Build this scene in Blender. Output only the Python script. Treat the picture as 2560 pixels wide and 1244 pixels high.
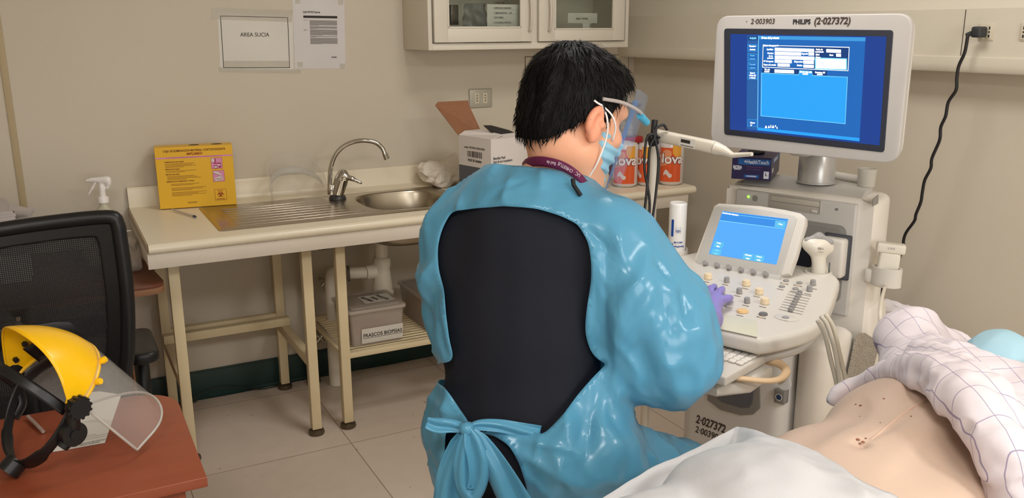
import bpy, bmesh, math, random
import numpy as np
from mathutils import Vector, Matrix, noise as mnoise
for o in list(bpy.data.objects): bpy.data.objects.remove(o)
SC = bpy.context.scene
COL = SC.collection
random.seed(7); np.random.seed(7)
# ------------------------------------------------------------------ camera
CAM_H = 1.6
RM = np.array([[0.88511077, 0.1177951, -0.45022577],
               [-0.46536107, 0.21520495, -0.85856037],
               [-0.00424339, 0.96943857, 0.24529747]])   # camera axes in the room
FPX = 2186.2466                                            # focal length for a 2560 px wide frame
cd = bpy.data.cameras.new('camera'); cam = bpy.data.objects.new('camera', cd); COL.objects.link(cam)
cam.matrix_world = Matrix.Translation((0, 0, CAM_H)) @ Matrix(RM.tolist()).to_4x4()
cd.sensor_width = 36.0; cd.lens = FPX / 2560 * 36.0; cd.clip_start = .02
SC.camera = cam
# ------------------------------------------------------------------ world and lights
SC.view_settings.view_transform = 'Standard'; SC.view_settings.look = 'None'
SC.view_settings.gamma = 1.0; SC.view_settings.use_curve_mapping = False
SC.view_settings.exposure = 0.14
wd = bpy.data.worlds.new('world'); SC.world = wd; wd.use_nodes = True
wd.node_tree.nodes['Background'].inputs[0].default_value = (0.9, 0.85, 0.75, 1)
wd.node_tree.nodes['Background'].inputs[1].default_value = 0.05

def area(name, loc, size, power, col, rot=(0, 0, 0), sy=None):
    l = bpy.data.lights.new(name, 'AREA'); l.energy = power; l.color = col
    l.shape = 'RECTANGLE'; l.size = size; l.size_y = sy or size
    o = bpy.data.objects.new(name, l); COL.objects.link(o); o.location = loc; o.rotation_euler = rot
    return o
area('ceiling_lamp_main', (1.9, -1.0, 2.72), .58, 33, (1.0, .985, .985), sy=.58)
area('added_fill_far', (-.4, -.5, 2.72), .58, 30, (1.0, .97, .95), sy=.58)  # added fill lamp that evens out the room and brightens the walls
area('added_fill_side', (1.45, 1.9, 2.72), .58, 15, (1.0, .97, .95), sy=.58)  # added fill lamp to lift the right wall and machine tower
area('added_fill_behind', (.7, -1.93, 1.55), 1.5, 30, (.97, .985, 1.0), rot=(math.radians(90), 0, 0), sy=1.1)  # added fill light for the sides that face the camera

# ------------------------------------------------------------------ helpers
def pt(px, py, d):
    """room point seen at image spot px,py at distance d along the view axis"""
    v = RM @ np.array([px - 1280., -(py - 622.), -FPX]) * (d / FPX)
    return np.array([v[0], v[1], v[2] + CAM_H])
def hit(px, py, P0, N):
    v = RM @ np.array([px - 1280., -(py - 622.), -FPX])
    o = np.array([0, 0, CAM_H]); P0 = np.array(P0, float); N = np.array(N, float)
    return o + v * (((P0 - o) @ N) / (v @ N))
def onz(px, py, z): return hit(px, py, (0, 0, z), (0, 0, 1))
def ony(px, py, y): return hit(px, py, (0, y, 0), (0, 1, 0))
def onx(px, py, x): return hit(px, py, (x, 0, 0), (1, 0, 0))

def lin(c):
    r = []
    for v in c[:3]:
        v = v / 255.
        r.append(v / 12.92 if v <= .04045 else ((v + .055) / 1.055) ** 2.4)
    return (*r, 1)
MATS = {}
def mat(name, col, rough=.5, metal=0., bump=0., bscale=50., var=0., vscale=5., trans=0., ior=1.45, emit=None, es=1.,
        alpha=1., sss=0., sheen=0., coat=0., detail=4., stretch=None, dirt=None):
    if name in MATS: return MATS[name]
    m = bpy.data.materials.new(name); m.use_nodes = True; nt = m.node_tree
    b = nt.nodes['Principled BSDF']
    c = lin(col)
    b.inputs['Base Color'].default_value = c
    b.inputs['Roughness'].default_value = rough; b.inputs['Metallic'].default_value = metal
    b.inputs['IOR'].default_value = ior
    if trans: b.inputs['Transmission Weight'].default_value = trans
    if alpha < 1: b.inputs['Alpha'].default_value = alpha
    if coat: b.inputs['Coat Weight'].default_value = coat; b.inputs['Coat Roughness'].default_value = .15
    if sss:
        b.inputs['Subsurface Weight'].default_value = sss; b.inputs['Subsurface Radius'].default_value = (.02, .008, .004)
        b.inputs['Subsurface Scale'].default_value = .4
    if sheen: b.inputs['Sheen Weight'].default_value = sheen
    if emit:
        b.inputs['Emission Color'].default_value = lin(emit); b.inputs['Emission Strength'].default_value = es
    tc = nt.nodes.new('ShaderNodeTexCoord')
    src = tc.outputs['Object']
    if stretch:
        mp = nt.nodes.new('ShaderNodeMapping'); mp.inputs['Scale'].default_value = stretch
        nt.links.new(src, mp.inputs['Vector']); src = mp.outputs[0]
    # every surface gets a little procedural variation
    n = nt.nodes.new('ShaderNodeTexNoise'); n.inputs['Scale'].default_value = vscale; n.inputs['Detail'].default_value = detail
    nt.links.new(src, n.inputs['Vector'])
    v = var if var else .04
    mr = nt.nodes.new('ShaderNodeMapRange'); mr.inputs['From Min'].default_value = .25; mr.inputs['From Max'].default_value = .75
    mr.inputs['To Min'].default_value = 1 - v; mr.inputs['To Max'].default_value = 1 + v
    nt.links.new(n.outputs['Fac'], mr.inputs['Value'])
    hs = nt.nodes.new('ShaderNodeHueSaturation'); hs.inputs['Color'].default_value = c
    nt.links.new(mr.outputs[0], hs.inputs['Value']); nt.links.new(hs.outputs[0], b.inputs['Base Color'])
    if bump:
        n2 = nt.nodes.new('ShaderNodeTexNoise'); n2.inputs['Scale'].default_value = bscale; n2.inputs['Detail'].default_value = 5
        nt.links.new(src, n2.inputs['Vector'])
        bp = nt.nodes.new('ShaderNodeBump'); bp.inputs['Strength'].default_value = bump; bp.inputs['Distance'].default_value = .01
        nt.links.new(n2.outputs['Fac'], bp.inputs['Height']); nt.links.new(bp.outputs[0], b.inputs['Normal'])
    MATS[name] = m
    return m

def tag(o, label=None, cat=None, group=None, kind=None):
    if label: o['label'] = label
    if cat: o['category'] = cat
    if group: o['group'] = group
    if kind: o['kind'] = kind
    return o
def thing(name, label, cat, loc=(0, 0, 0), rz=0., group=None):
    o = bpy.data.objects.new(name, None); COL.objects.link(o); o.empty_display_size = .05
    o.location = [float(v) for v in loc]; o.rotation_euler = (0, 0, rz)
    WM[o.name] = Matrix.Translation(o.location) @ Matrix.Rotation(rz, 4, 'Z')
    return tag(o, label, cat, group)
WM = {}
def link(name, me, m, parent=None, smooth=None, world=False):
    """world=True: vertices are room coordinates even though there is a parent"""
    o = bpy.data.objects.new(name, me); COL.objects.link(o)
    if m is not None:
        for q in (m if isinstance(m, (list, tuple)) else [m]): me.materials.append(q)
    if parent:
        o.parent = parent
        if world: o.matrix_parent_inverse = wm(parent).inverted()
    WM[o.name] = wm(parent) if (parent and not world) else Matrix()
    if smooth is not None: shade(me, smooth)
    return o
def wm(p): return WM.get(p.name, Matrix())
def shade(me, ang=40):
    if ang is True or ang >= 180:
        me.polygons.foreach_set('use_smooth', [True] * len(me.polygons)); return
    me.polygons.foreach_set('use_smooth', [True] * len(me.polygons))
    me.set_sharp_from_angle(angle=math.radians(ang))

class MB:
    def __init__(s): s.bm = bmesh.new()
    def raw(s, vs, fs):
        v = [s.bm.verts.new([float(q) for q in p]) for p in vs]
        for f in fs:
            try: s.bm.faces.new([v[i] for i in f])
            except ValueError: pass
        return v
    def box(s, x0, x1, y0, y1, z0, z1, bev=0., seg=2, mtx=None):
        b = bmesh.new(); bmesh.ops.create_cube(b, size=1)
        for v in b.verts:
            v.co = Vector(((x0 + x1) / 2 + v.co.x * (x1 - x0), (y0 + y1) / 2 + v.co.y * (y1 - y0), (z0 + z1) / 2 + v.co.z * (z1 - z0)))
        if bev: bmesh.ops.bevel(b, geom=b.edges[:], offset=bev, segments=seg, profile=.5, affect='EDGES')
        s._merge(b, mtx); return s
    def _merge(s, b, mtx=None):
        if mtx is not None: b.transform(mtx)
        me = bpy.data.meshes.new('t'); b.to_mesh(me); b.free(); s.bm.from_mesh(me); bpy.data.meshes.remove(me)
    def tube(s, pts, r, n=12, cap=True, closed=False):
        P = [Vector([float(q) for q in p]) for p in pts]; N = len(P)
        rr = r if isinstance(r, (list, tuple)) else [r] * N
        T = []
        for i in range(N):
            a = P[i - 1] if (i > 0 or closed) else P[i]; c = P[(i + 1) % N] if (i < N - 1 or closed) else P[i]
            T.append((c - a).normalized())
        up = Vector((0, 0, 1)) if abs(T[0].z) < .9 else Vector((1, 0, 0))
        x = T[0].cross(up).normalized(); rings = []
        for i in range(N):
            x = (x - T[i] * x.dot(T[i])).normalized(); y = T[i].cross(x)
            rings.append([s.bm.verts.new(P[i] + (x * math.cos(2 * math.pi * k / n) + y * math.sin(2 * math.pi * k / n)) * rr[i]) for k in range(n)])
        M = N if closed else N - 1
        for i in range(M):
            A, B = rings[i], rings[(i + 1) % N]
            for k in range(n): s.bm.faces.new((A[k], B[k], B[(k + 1) % n], A[(k + 1) % n]))
        if cap and not closed:
            s.bm.faces.new(rings[0]); s.bm.faces.new(rings[-1][::-1])
        return s
    def lathe(s, prof, c=(0, 0, 0), n=32, mtx=None, sx=1., sy=1.):
        b = bmesh.new(); rings = []
        for r, z in prof:
            if r < 1e-6: rings.append([b.verts.new((0, 0, z))])
            else: rings.append([b.verts.new((r * sx * math.cos(2 * math.pi * k / n), r * sy * math.sin(2 * math.pi * k / n), z)) for k in range(n)])
        for A, B in zip(rings, rings[1:]):
            for k in range(n):
                if len(A) == 1 and len(B) == 1: continue
                if len(A) == 1: b.faces.new((A[0], B[k], B[(k + 1) % n]))
                elif len(B) == 1: b.faces.new((A[k], B[0], A[(k + 1) % n]))
                else: b.faces.new((A[k], B[k], B[(k + 1) % n], A[(k + 1) % n]))
        bmesh.ops.recalc_face_normals(b, faces=b.faces[:])
        b.transform(Matrix.Translation(c)); s._merge(b, mtx); return s
    def prism(s, poly, z0, z1, bev=0., seg=2, mtx=None):
        """closed outline extruded from z0 to z1, outline edges bevelled"""
        b = bmesh.new()
        vs = [b.verts.new((float(p[0]), float(p[1]), z0)) for p in poly]; f = b.faces.new(vs)
        r = bmesh.ops.extrude_face_region(b, geom=[f])
        for v in r['geom']:
            if isinstance(v, bmesh.types.BMVert): v.co.z = z1
        bmesh.ops.recalc_face_normals(b, faces=b.faces[:])
        if bev:
            es = [e for e in b.edges if len(e.link_faces) == 2 and (len(e.link_faces[0].verts) > 4 or len(e.link_faces[1].verts) > 4 or len(poly) == 4) and abs(e.verts[0].co.z - e.verts[1].co.z) < 1e-6]
            bmesh.ops.bevel(b, geom=es, offset=bev, segments=seg, profile=.5, affect='EDGES')
        s._merge(b, mtx); return s
    def grid(s, fn, nu, nv, closeu=False):
        vs = [[s.bm.verts.new([float(q) for q in fn(i / (nu if closeu else nu - 1), j / (nv - 1))]) for j in range(nv)] for i in range(nu)]
        for i in range(nu if closeu else nu - 1):
            for j in range(nv - 1):
                s.bm.faces.new((vs[i][j], vs[(i + 1) % nu][j], vs[(i + 1) % nu][j + 1], vs[i][j + 1]))
        return s
    def build(s, name, m, parent=None, smooth=35, world=False, solid=0., off=0., sub=0):
        me = bpy.data.meshes.new(name)
        s.bm.to_mesh(me); s.bm.free()
        o = link(name, me, m, parent, smooth, world)
        if solid:
            md = o.modifiers.new('s', 'SOLIDIFY'); md.thickness = solid; md.offset = off
        if sub:
            md = o.modifiers.new('u', 'SUBSURF'); md.levels = sub; md.render_levels = sub
        return o
def box(name, x0, x1, y0, y1, z0, z1, m, parent=None, bev=.002, world=False, seg=2):
    return MB().box(x0, x1, y0, y1, z0, z1, bev, seg).build(name, m, parent, 35, world)

def arc(cx, cy, r, a0, a1, n):
    return [(cx + r * math.cos(math.radians(a0 + (a1 - a0) * i / n)), cy + r * math.sin(math.radians(a0 + (a1 - a0) * i / n))) for i in range(n + 1)]
def rrect(x0, x1, y0, y1, r, n=6):
    return arc(x1 - r, y1 - r, r, 0, 90, n) + arc(x0 + r, y1 - r, r, 90, 180, n) + arc(x0 + r, y0 + r, r, 180, 270, n) + arc(x1 - r, y0 + r, r, 270, 360, n)
def frame(origin, xdir, ydir):
    """matrix with local x along xdir, y along ydir"""
    x = Vector([float(q) for q in xdir]).normalized(); z = x.cross(Vector([float(q) for q in ydir])).normalized(); y = z.cross(x)
    M = Matrix((x, y, z)).transposed().to_4x4(); M.translation = Vector([float(q) for q in origin]); return M
def spline(pts, n=8, closed=False):
    P = [np.array(p, float) for p in pts]; out = []; N = len(P)
    rng = range(N if closed else N - 1)
    for i in rng:
        p0 = P[(i - 1) % N] if (closed or i > 0) else 2 * P[0] - P[1]
        p1, p2 = P[i], P[(i + 1) % N]; p3 = P[(i + 2) % N] if (closed or i < N - 2) else 2 * P[-1] - P[-2]
        for k in range(n):
            t = k / n
            out.append(.5 * (2 * p1 + (p2 - p0) * t + (2 * p0 - 5 * p1 + 4 * p2 - p3) * t * t + (3 * p1 - p0 - 3 * p2 + p3) * t ** 3))
    if not closed: out.append(P[-1])
    return out
def text(s, size, M, m, parent=None, name='lettering', align='CENTER', bold=0., shear=0., sx=1., depth=.0003, world=False, spacing=1.):
    cu = bpy.data.curves.new('t', 'FONT'); cu.body = s; cu.size = size; cu.align_x = align; cu.align_y = 'CENTER'
    cu.shear = shear; cu.offset = bold; cu.extrude = depth; cu.resolution_u = 3; cu.space_character = spacing
    to = bpy.data.objects.new('t', cu); COL.objects.link(to)
    bpy.context.view_layer.update()
    me = bpy.data.meshes.new_from_object(to.evaluated_get(bpy.context.evaluated_depsgraph_get()))
    bpy.data.objects.remove(to); bpy.data.curves.remove(cu)
    me.transform(M @ Matrix.Diagonal((sx, 1, 1, 1)))
    me.materials.clear()
    return link(name, me, m, parent, None, world)
def lines(name, rects, M, m, parent=None, t=.0003, world=False):
    """many small flat printed bars (x0,x1,y0,y1) as one mesh"""
    mb = MB()
    for x0, x1, y0, y1 in rects: mb.box(x0, x1, y0, y1, 0, t, mtx=M)
    return mb.build(name, m, parent, None, world)

# ------------------------------------------------------------------ smooth solids from distance fields
def fbm(P, scale, seed=0, octv=3):
    """cheap smooth vector noise on arrays, from sums of rotated sines"""
    rng = np.random.RandomState(seed); out = 0; amp = 1; tot = 0
    for o in range(octv):
        s = 0
        for k in range(5):
            d = rng.normal(size=3); d /= np.linalg.norm(d); d *= scale * rng.uniform(.7, 1.4) * 2 ** o
            e = rng.normal(size=3); e /= np.linalg.norm(e); e *= scale * .6 * 2 ** o
            ph = rng.uniform(0, 6.28)
            s = s + np.sin(P @ d + ph + 1.3 * np.sin(P @ e + ph * 2))
        out = out + amp * s / 3; tot += amp; amp *= .5
    return out / tot
def ridge(P, scale, seed=0, octv=3): return 1 - 2 * np.abs(fbm(P, scale, seed, octv))
class SDF:
    def __init__(s, lo, hi, res, fine=None):
        """fine = ((lo, hi), res): denser spacing in that box"""
        ax = []
        for i in range(3):
            c = []; x = lo[i]
            while x < hi[i]:
                c.append(x)
                x += fine[1] if (fine and fine[0][0][i] <= x < fine[0][1][i]) else res
            c.append(hi[i]); ax.append(np.array(c, np.float32))
        s.ax = ax; s.D = np.full([len(a) for a in ax], 1., np.float32)
    def win(s, lo, hi):
        sl = []
        for i in range(3):
            a = np.searchsorted(s.ax[i], lo[i]); b = np.searchsorted(s.ax[i], hi[i]) + 1
            sl.append(slice(max(a - 1, 0), min(b, len(s.ax[i]))))
        X, Y, Z = np.meshgrid(*[s.ax[i][sl[i]] for i in range(3)], indexing='ij')
        return tuple(sl), X, Y, Z
    def op(s, sl, d, k, mode):
        D = s.D[sl]
        if mode == 'sub': D2 = -D; 
        else: D2 = D
        h = np.clip(.5 + .5 * (d - D2) / max(k, 1e-5), 0, 1)
        m = d * (1 - h) + D2 * h - k * h * (1 - h)
        s.D[sl] = -m if mode == 'sub' else m
    def ell(s, c, r, R=None, k=.02, mode='add'):
        c = np.array(c, float); r = np.array(r, float); g = max(r) + .05 + k
        sl, X, Y, Z = s.win(c - g, c + g)
        x, y, z = X - c[0], Y - c[1], Z - c[2]
        if R is not None:   # columns of R = local axes
            R = np.array(R, np.float32)
            x, y, z = [x * R[0, i] + y * R[1, i] + z * R[2, i] for i in range(3)]
        q = np.sqrt((x / r[0]) ** 2 + (y / r[1]) ** 2 + (z / r[2]) ** 2) + 1e-6
        q2 = np.sqrt((x / r[0] ** 2) ** 2 + (y / r[1] ** 2) ** 2 + (z / r[2] ** 2) ** 2) + 1e-6
        s.op(sl, q * (q - 1) / q2, k, mode); return s
    def cap(s, a, b, ra, rb=None, k=.02, mode='add', flat=None):
        a = np.array(a, float); b = np.array(b, float); rb = ra if rb is None else rb
        g = max(ra, rb) + .05 + k
        sl, X, Y, Z = s.win(np.minimum(a, b) - g, np.maximum(a, b) + g)
        v = b - a; L = float(v @ v) + 1e-9
        t = np.clip(((X - a[0]) * v[0] + (Y - a[1]) * v[1] + (Z - a[2]) * v[2]) / L, 0, 1)
        dx, dy, dz = X - a[0] - t * v[0], Y - a[1] - t * v[1], Z - a[2] - t * v[2]
        d2 = dx * dx + dy * dy + dz * dz
        if flat is not None:  # (direction, factor): squash across that direction
            u = np.array(flat[0], float); u /= np.linalg.norm(u); q = dx * u[0] + dy * u[1] + dz * u[2]
            d2 = d2 + q * q * (flat[1] ** 2 - 1)
        s.op(sl, np.sqrt(d2) - (ra + (rb - ra) * t), k, mode); return s
    def chain(s, pts, rs, k=.02, flat=None):
        for i in range(len(pts) - 1): s.cap(pts[i], pts[i + 1], rs[i], rs[i + 1], k, 'add', flat)
        return s
    def half(s, p, n, k=.004):
        """keep only the side the normal n points away from"""
        X, Y, Z = np.meshgrid(*s.ax, indexing='ij', sparse=True)
        n = np.array(n, float); n /= np.linalg.norm(n)
        d = (X - p[0]) * n[0] + (Y - p[1]) * n[1] + (Z - p[2]) * n[2]
        s.D = np.maximum(s.D, d.astype(np.float32)); return s
    def mesh(s, name, iso=0., disp=None, keep=None, relax=1):
        D = s.D - iso; S = D < 0; nx, ny, nz = D.shape
        cs = np.zeros((nx - 1, ny - 1, nz - 1), np.int8)
        for i in (0, 1):
            for j in (0, 1):
                for k in (0, 1): cs += S[i:nx - 1 + i, j:ny - 1 + j, k:nz - 1 + k]
        act = (cs > 0) & (cs < 8); idx = np.argwhere(act)
        ids = np.full(cs.shape, -1, np.int32); ids[act] = np.arange(len(idx))
        acc = np.zeros((len(idx), 3)); cnt = np.zeros(len(idx)); I, J, K = idx.T
        corners = [(i, j, k) for i in (0, 1) for j in (0, 1) for k in (0, 1)]
        for a in corners:
            for b in corners:
                if sum(b) - sum(a) == 1 and all(b[q] >= a[q] for q in range(3)):
                    da = D[I + a[0], J + a[1], K + a[2]]; db = D[I + b[0], J + b[1], K + b[2]]
                    m = (da < 0) != (db < 0)
                    t = np.where(m, da / np.where(m, da - db, 1), 0)
                    pa = np.stack([s.ax[0][I + a[0]], s.ax[1][J + a[1]], s.ax[2][K + a[2]]], 1)
                    pb = np.stack([s.ax[0][I + b[0]], s.ax[1][J + b[1]], s.ax[2][K + b[2]]], 1)
                    acc += np.where(m[:, None], pa + (pb - pa) * t[:, None], 0); cnt += m
        V = acc / cnt[:, None]; F = []
        for ax in range(3):
            sh = [0, 0, 0]; sh[ax] = 1
            A = S[:nx - sh[0], :ny - sh[1], :nz - sh[2]]; B = S[sh[0]:, sh[1]:, sh[2]:]
            e = np.argwhere(A != B); u, v = (ax + 1) % 3, (ax + 2) % 3
            ok = (e[:, u] > 0) & (e[:, v] > 0) & (e[:, u] < D.shape[u] - 1) & (e[:, v] < D.shape[v] - 1); e = e[ok]
            ins = A[e[:, 0], e[:, 1], e[:, 2]]
            def g(du, dv):
                q = e.copy(); q[:, u] += du; q[:, v] += dv; return ids[q[:, 0], q[:, 1], q[:, 2]]
            q = np.stack([g(-1, -1), g(0, -1), g(0, 0), g(-1, 0)], 1)
            q[~ins] = q[~ins][:, ::-1]; F.append(q)
        F = np.concatenate(F); F = F[(F >= 0).all(1)]
        for _ in range(relax):   # light smoothing
            s2 = np.zeros_like(V); c2 = np.zeros(len(V))
            for a, b in ((0, 1), (1, 2), (2, 3), (3, 0)):
                for x, y in ((F[:, a], F[:, b]), (F[:, b], F[:, a])):
                    np.add.at(s2, x, V[y]); np.add.at(c2, x, 1)
            V = V * .5 + s2 / np.maximum(c2, 1)[:, None] * .5
        if disp is not None or keep is not None:
            # vertex normals
            fn = np.cross(V[F[:, 2]] - V[F[:, 0]], V[F[:, 3]] - V[F[:, 1]]); N = np.zeros_like(V)
            for a in range(4): np.add.at(N, F[:, a], fn)
            N /= np.linalg.norm(N, axis=1)[:, None] + 1e-9
            if disp is not None: V = V + N * disp(V, N)[:, None]
            if keep is not None:
                kv = keep(V, N); F = F[kv[F].sum(1) >= 4]
                used = np.unique(F); mp = np.full(len(V), -1); mp[used] = np.arange(len(used)); V = V[used]; F = mp[F]
        me = bpy.data.meshes.new(name)
        me.from_pydata(V.tolist(), [], F.tolist()); me.update()
        me.polygons.foreach_set('use_smooth', [True] * len(me.polygons))
        return me

def smooth_border(me, it=6, f=.5):
    """even out the open edges of a cut cloth mesh along themselves"""
    bm = bmesh.new(); bm.from_mesh(me)
    for _ in range(2):   # drop corner slivers that stick out of the border
        d = [fc for fc in bm.faces if sum(e.is_boundary for e in fc.edges) >= 3]
        if d: bmesh.ops.delete(bm, geom=d, context='FACES')
    nb = {}
    for e in bm.edges:
        if e.is_boundary:
            a, b = e.verts; nb.setdefault(a, []).append(b); nb.setdefault(b, []).append(a)
    inner = set()
    for _ in range(it):
        new = {v: v.co.lerp((n[0].co + n[1].co) / 2, f) for v, n in nb.items() if len(n) == 2}
        for v, c in new.items(): v.co = c
    ring = {w for v in nb for e in v.link_edges for w in e.verts} - set(nb)
    for _ in range(2):
        new = {v: v.co.lerp(sum((e.other_vert(v).co for e in v.link_edges), Vector()) / len(v.link_edges), .5) for v in ring}
        for v, c in new.items(): v.co = c
    bm.to_mesh(me); bm.free(); me.polygons.foreach_set('use_smooth', [True] * len(me.polygons)); return me
# ------------------------------------------------------------------ room shell
YW, XR, XL, YF, ZC = 3.867, 2.76, -2.2, -2.0, 2.76
m_wall = mat('wall_paint', (210, 200, 182), .75, bump=.04, bscale=220, var=.02, vscale=2)
m_ceil = mat('ceiling_paint', (225, 220, 208), .9)
m_trim = mat('trim_paint', (214, 206, 186), .5)
m_cream = mat('cream_steel', (226, 209, 170), .42, bump=.03, bscale=90)
def struct(name, mb, m, **k): return tag(mb.build(name, m, None, **k), kind='structure')

def floor_mat():
    m = bpy.data.materials.new('vinyl_tiles'); m.use_nodes = True; nt = m.node_tree; b = nt.nodes['Principled BSDF']
    tc = nt.nodes.new('ShaderNodeTexCoord')
    br = nt.nodes.new('ShaderNodeTexBrick'); br.offset = 0; br.inputs['Scale'].default_value = 1
    br.inputs['Brick Width'].default_value = .62; br.inputs['Row Height'].default_value = .62; br.inputs['Mortar Size'].default_value = .0022
    br.inputs['Color1'].default_value = lin((222, 206, 190)); br.inputs['Color2'].default_value = lin((217, 201, 185)); br.inputs['Mortar'].default_value = lin((164, 142, 124))
    mp = nt.nodes.new('ShaderNodeMapping'); mp.inputs['Location'].default_value = (-.29, -.02, 0)
    nt.links.new(tc.outputs['Object'], mp.inputs[0]); nt.links.new(mp.outputs[0], br.inputs['Vector'])
    n = nt.nodes.new('ShaderNodeTexNoise'); n.inputs['Scale'].default_value = 14; n.inputs['Detail'].default_value = 8
    nt.links.new(tc.outputs['Object'], n.inputs[0])
    mr = nt.nodes.new('ShaderNodeMapRange'); mr.inputs['To Min'].default_value = .93; mr.inputs['To Max'].default_value = 1.07
    nt.links.new(n.outputs['Fac'], mr.inputs[0])
    n2 = nt.nodes.new('ShaderNodeTexNoise'); n2.inputs['Scale'].default_value = 30; nt.links.new(tc.outputs['Object'], n2.inputs[0])
    st = nt.nodes.new('ShaderNodeMapRange'); st.inputs['From Min'].default_value = .72; st.inputs['From Max'].default_value = .76; st.inputs['To Min'].default_value = 1; st.inputs['To Max'].default_value = .6
    nt.links.new(n2.outputs['Fac'], st.inputs[0])
    mu = nt.nodes.new('ShaderNodeMath'); mu.operation = 'MULTIPLY'; nt.links.new(mr.outputs[0], mu.inputs[0]); nt.links.new(st.outputs[0], mu.inputs[1])
    hs = nt.nodes.new('ShaderNodeHueSaturation'); nt.links.new(br.outputs['Color'], hs.inputs['Color']); nt.links.new(mu.outputs[0], hs.inputs['Value'])
    nt.links.new(hs.outputs[0], b.inputs['Base Color']); b.inputs['Roughness'].default_value = .42
    return m
struct('floor', MB().box(XL - .1, XR + .1, YF - .1, YW + .1, -.05, 0), floor_mat())
struct('ceiling', MB().box(XL - .1, XR + .1, YF - .1, YW + .1, ZC, ZC + .05), m_ceil)
struct('wall_back', MB().box(XL - .1, XR + .1, YW, YW + .1, 0, ZC), m_wall)
struct('wall_right', MB().box(XR, XR + .1, YF, YW, 0, ZC), m_wall)
struct('wall_left', MB().box(XL - .1, XL, YF, YW, 0, ZC), m_wall)
struct('wall_front', MB().box(XL - .1, XR + .1, YF - .1, YF, 0, ZC), m_wall)
m_base = mat('green_skirting', (38, 62, 58), .45, var=.08, vscale=9)
mb = MB().box(XL, XR, YW - .008, YW, 0, .125, .002)
mb.box(XL, XR, YW - .014, YW - .001, .125, .131, .001)
# the vinyl skirting curls a little onto the floor
mb.grid(lambda u, v: (XL + u * (XR - XL), YW - .006 - v * (.014 + .012 * max(0, math.sin(u * 37) * math.sin(u * 11 + 1))), .0012 + .012 * (1 - v) ** 2), 200, 5)
struct('baseboard_back', mb, m_base)
struct('baseboard_right', MB().box(XR - .008, XR, YF, YW - .01, 0, .125, .002), m_base)
# vertical cover strip on the back wall, left edge of the picture
struct('trim_1', MB().box(-.142, -.118, YW - .006, YW + .002, .0, ZC, .002), mat('strip_paint', (186, 168, 132), .6))
# flush service panel on the back wall behind the head
m_panel = mat('panel_paint', (212, 202, 184), .7)
x0, z1 = ony(1312, 141, YW)[[0, 2]]
struct('trim_2', MB().box(x0, x0 + .62, YW - .002, YW + .001, 1.02, z1), mat('joint_dark', (120, 102, 84), .8))
struct('trim_3', MB().box(x0 + .004, x0 + .616, YW - .003, YW + .001, 1.024, z1 - .004), m_panel)

# ------------------------------------------------------------------ ceiling lamps (out of frame), second and third added as fill
m_diff = mat('lamp_diffuser', (255, 250, 240), .5, emit=(255, 246, 230), es=1.2)
for i, (x, y, l) in enumerate(((1.9, -1.0, 'square ceiling lamp beside the head end of the bed'), (-.4, -.5, 'added square fill lamp beside the foot of the bed'), (1.45, 1.9, 'added square fill lamp over the floor before the sink'))):
    t = thing('ceiling_lamp', l, 'lamp', (x, y, ZC), group='square ceiling lamps')
    mb = MB()
    for a in ((-.32, -.3, -.32, .32), (.3, .32, -.32, .32), (-.3, .3, -.32, -.3), (-.3, .3, .3, .32)): mb.box(*a, -.03, -.0005, .002)
    mb.build('frame', m_trim, t)
    box('diffuser', -.3, .3, -.3, .3, -.012, -.002, m_diff, t, 0)

# window behind the camera, added with a glowing pane to carry fill light
mb = MB()
for a in ((-.10, -.05, 1.0, 2.1), (1.45, 1.50, 1.0, 2.1), (-.05, 1.45, 1.0, 1.05), (-.05, 1.45, 2.05, 2.1), (.68, .72, 1.05, 2.05)): mb.box(a[0], a[1], YF - .001, YF + .05, a[2], a[3], .004)
struct('added_window_1', mb, m_trim)
struct('added_window_2', MB().box(-.05, 1.45, YF + .002, YF + .006, 1.05, 2.05), mat('added_pane_glow', (225, 232, 238), .3, emit=(225, 235, 245), es=.5))
# ------------------------------------------------------------------ bed head trunking on the right wall
m_trunk = mat('trunking', (220, 212, 194), .5, var=.02)
XT = 2.66
t = thing('bedhead_trunking', 'long cream bedhead trunking along the right wall behind the monitor', 'trunking', (XT, 2.0, 1.45))
prof = [(XT - 2.66 + 0, 1.452), (-.004, 1.456), (-.008, 1.478), (-.006, 1.500), (0, 1.503), (0, 1.652), (.012, 1.662), (.03, 1.70), (.05, 1.735), (.052, 1.742), (.098, 1.742), (.098, 1.452)]
mb = MB(); ys = (-3.6, YW - 2.0 - .001)
vs = [(x, y, z - 1.45) for y in ys for x, z in prof]; n = len(prof)
mb.raw(vs, [tuple(range(n))[::-1], tuple(range(n, 2 * n))] + [(i, (i + 1) % n, n + (i + 1) % n, n + i) for i in range(n)])
bmesh.ops.recalc_face_normals(mb.bm, faces=mb.bm.faces[:])
mb.build('housing', m_trunk, t)
m_dark = mat('dark_gap', (60, 50, 42), .8)
y0 = onx(2409, 78, XT)[1]
box('panel_joint', -.0012, 0, y0 - 2 - .001, y0 - 2 + .001, .055, .200, m_dark, t, 0)
m_sock = mat('socket_plastic', (216, 206, 184), .4)
m_hole = mat('socket_hole', (25, 20, 18), .8)
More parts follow.
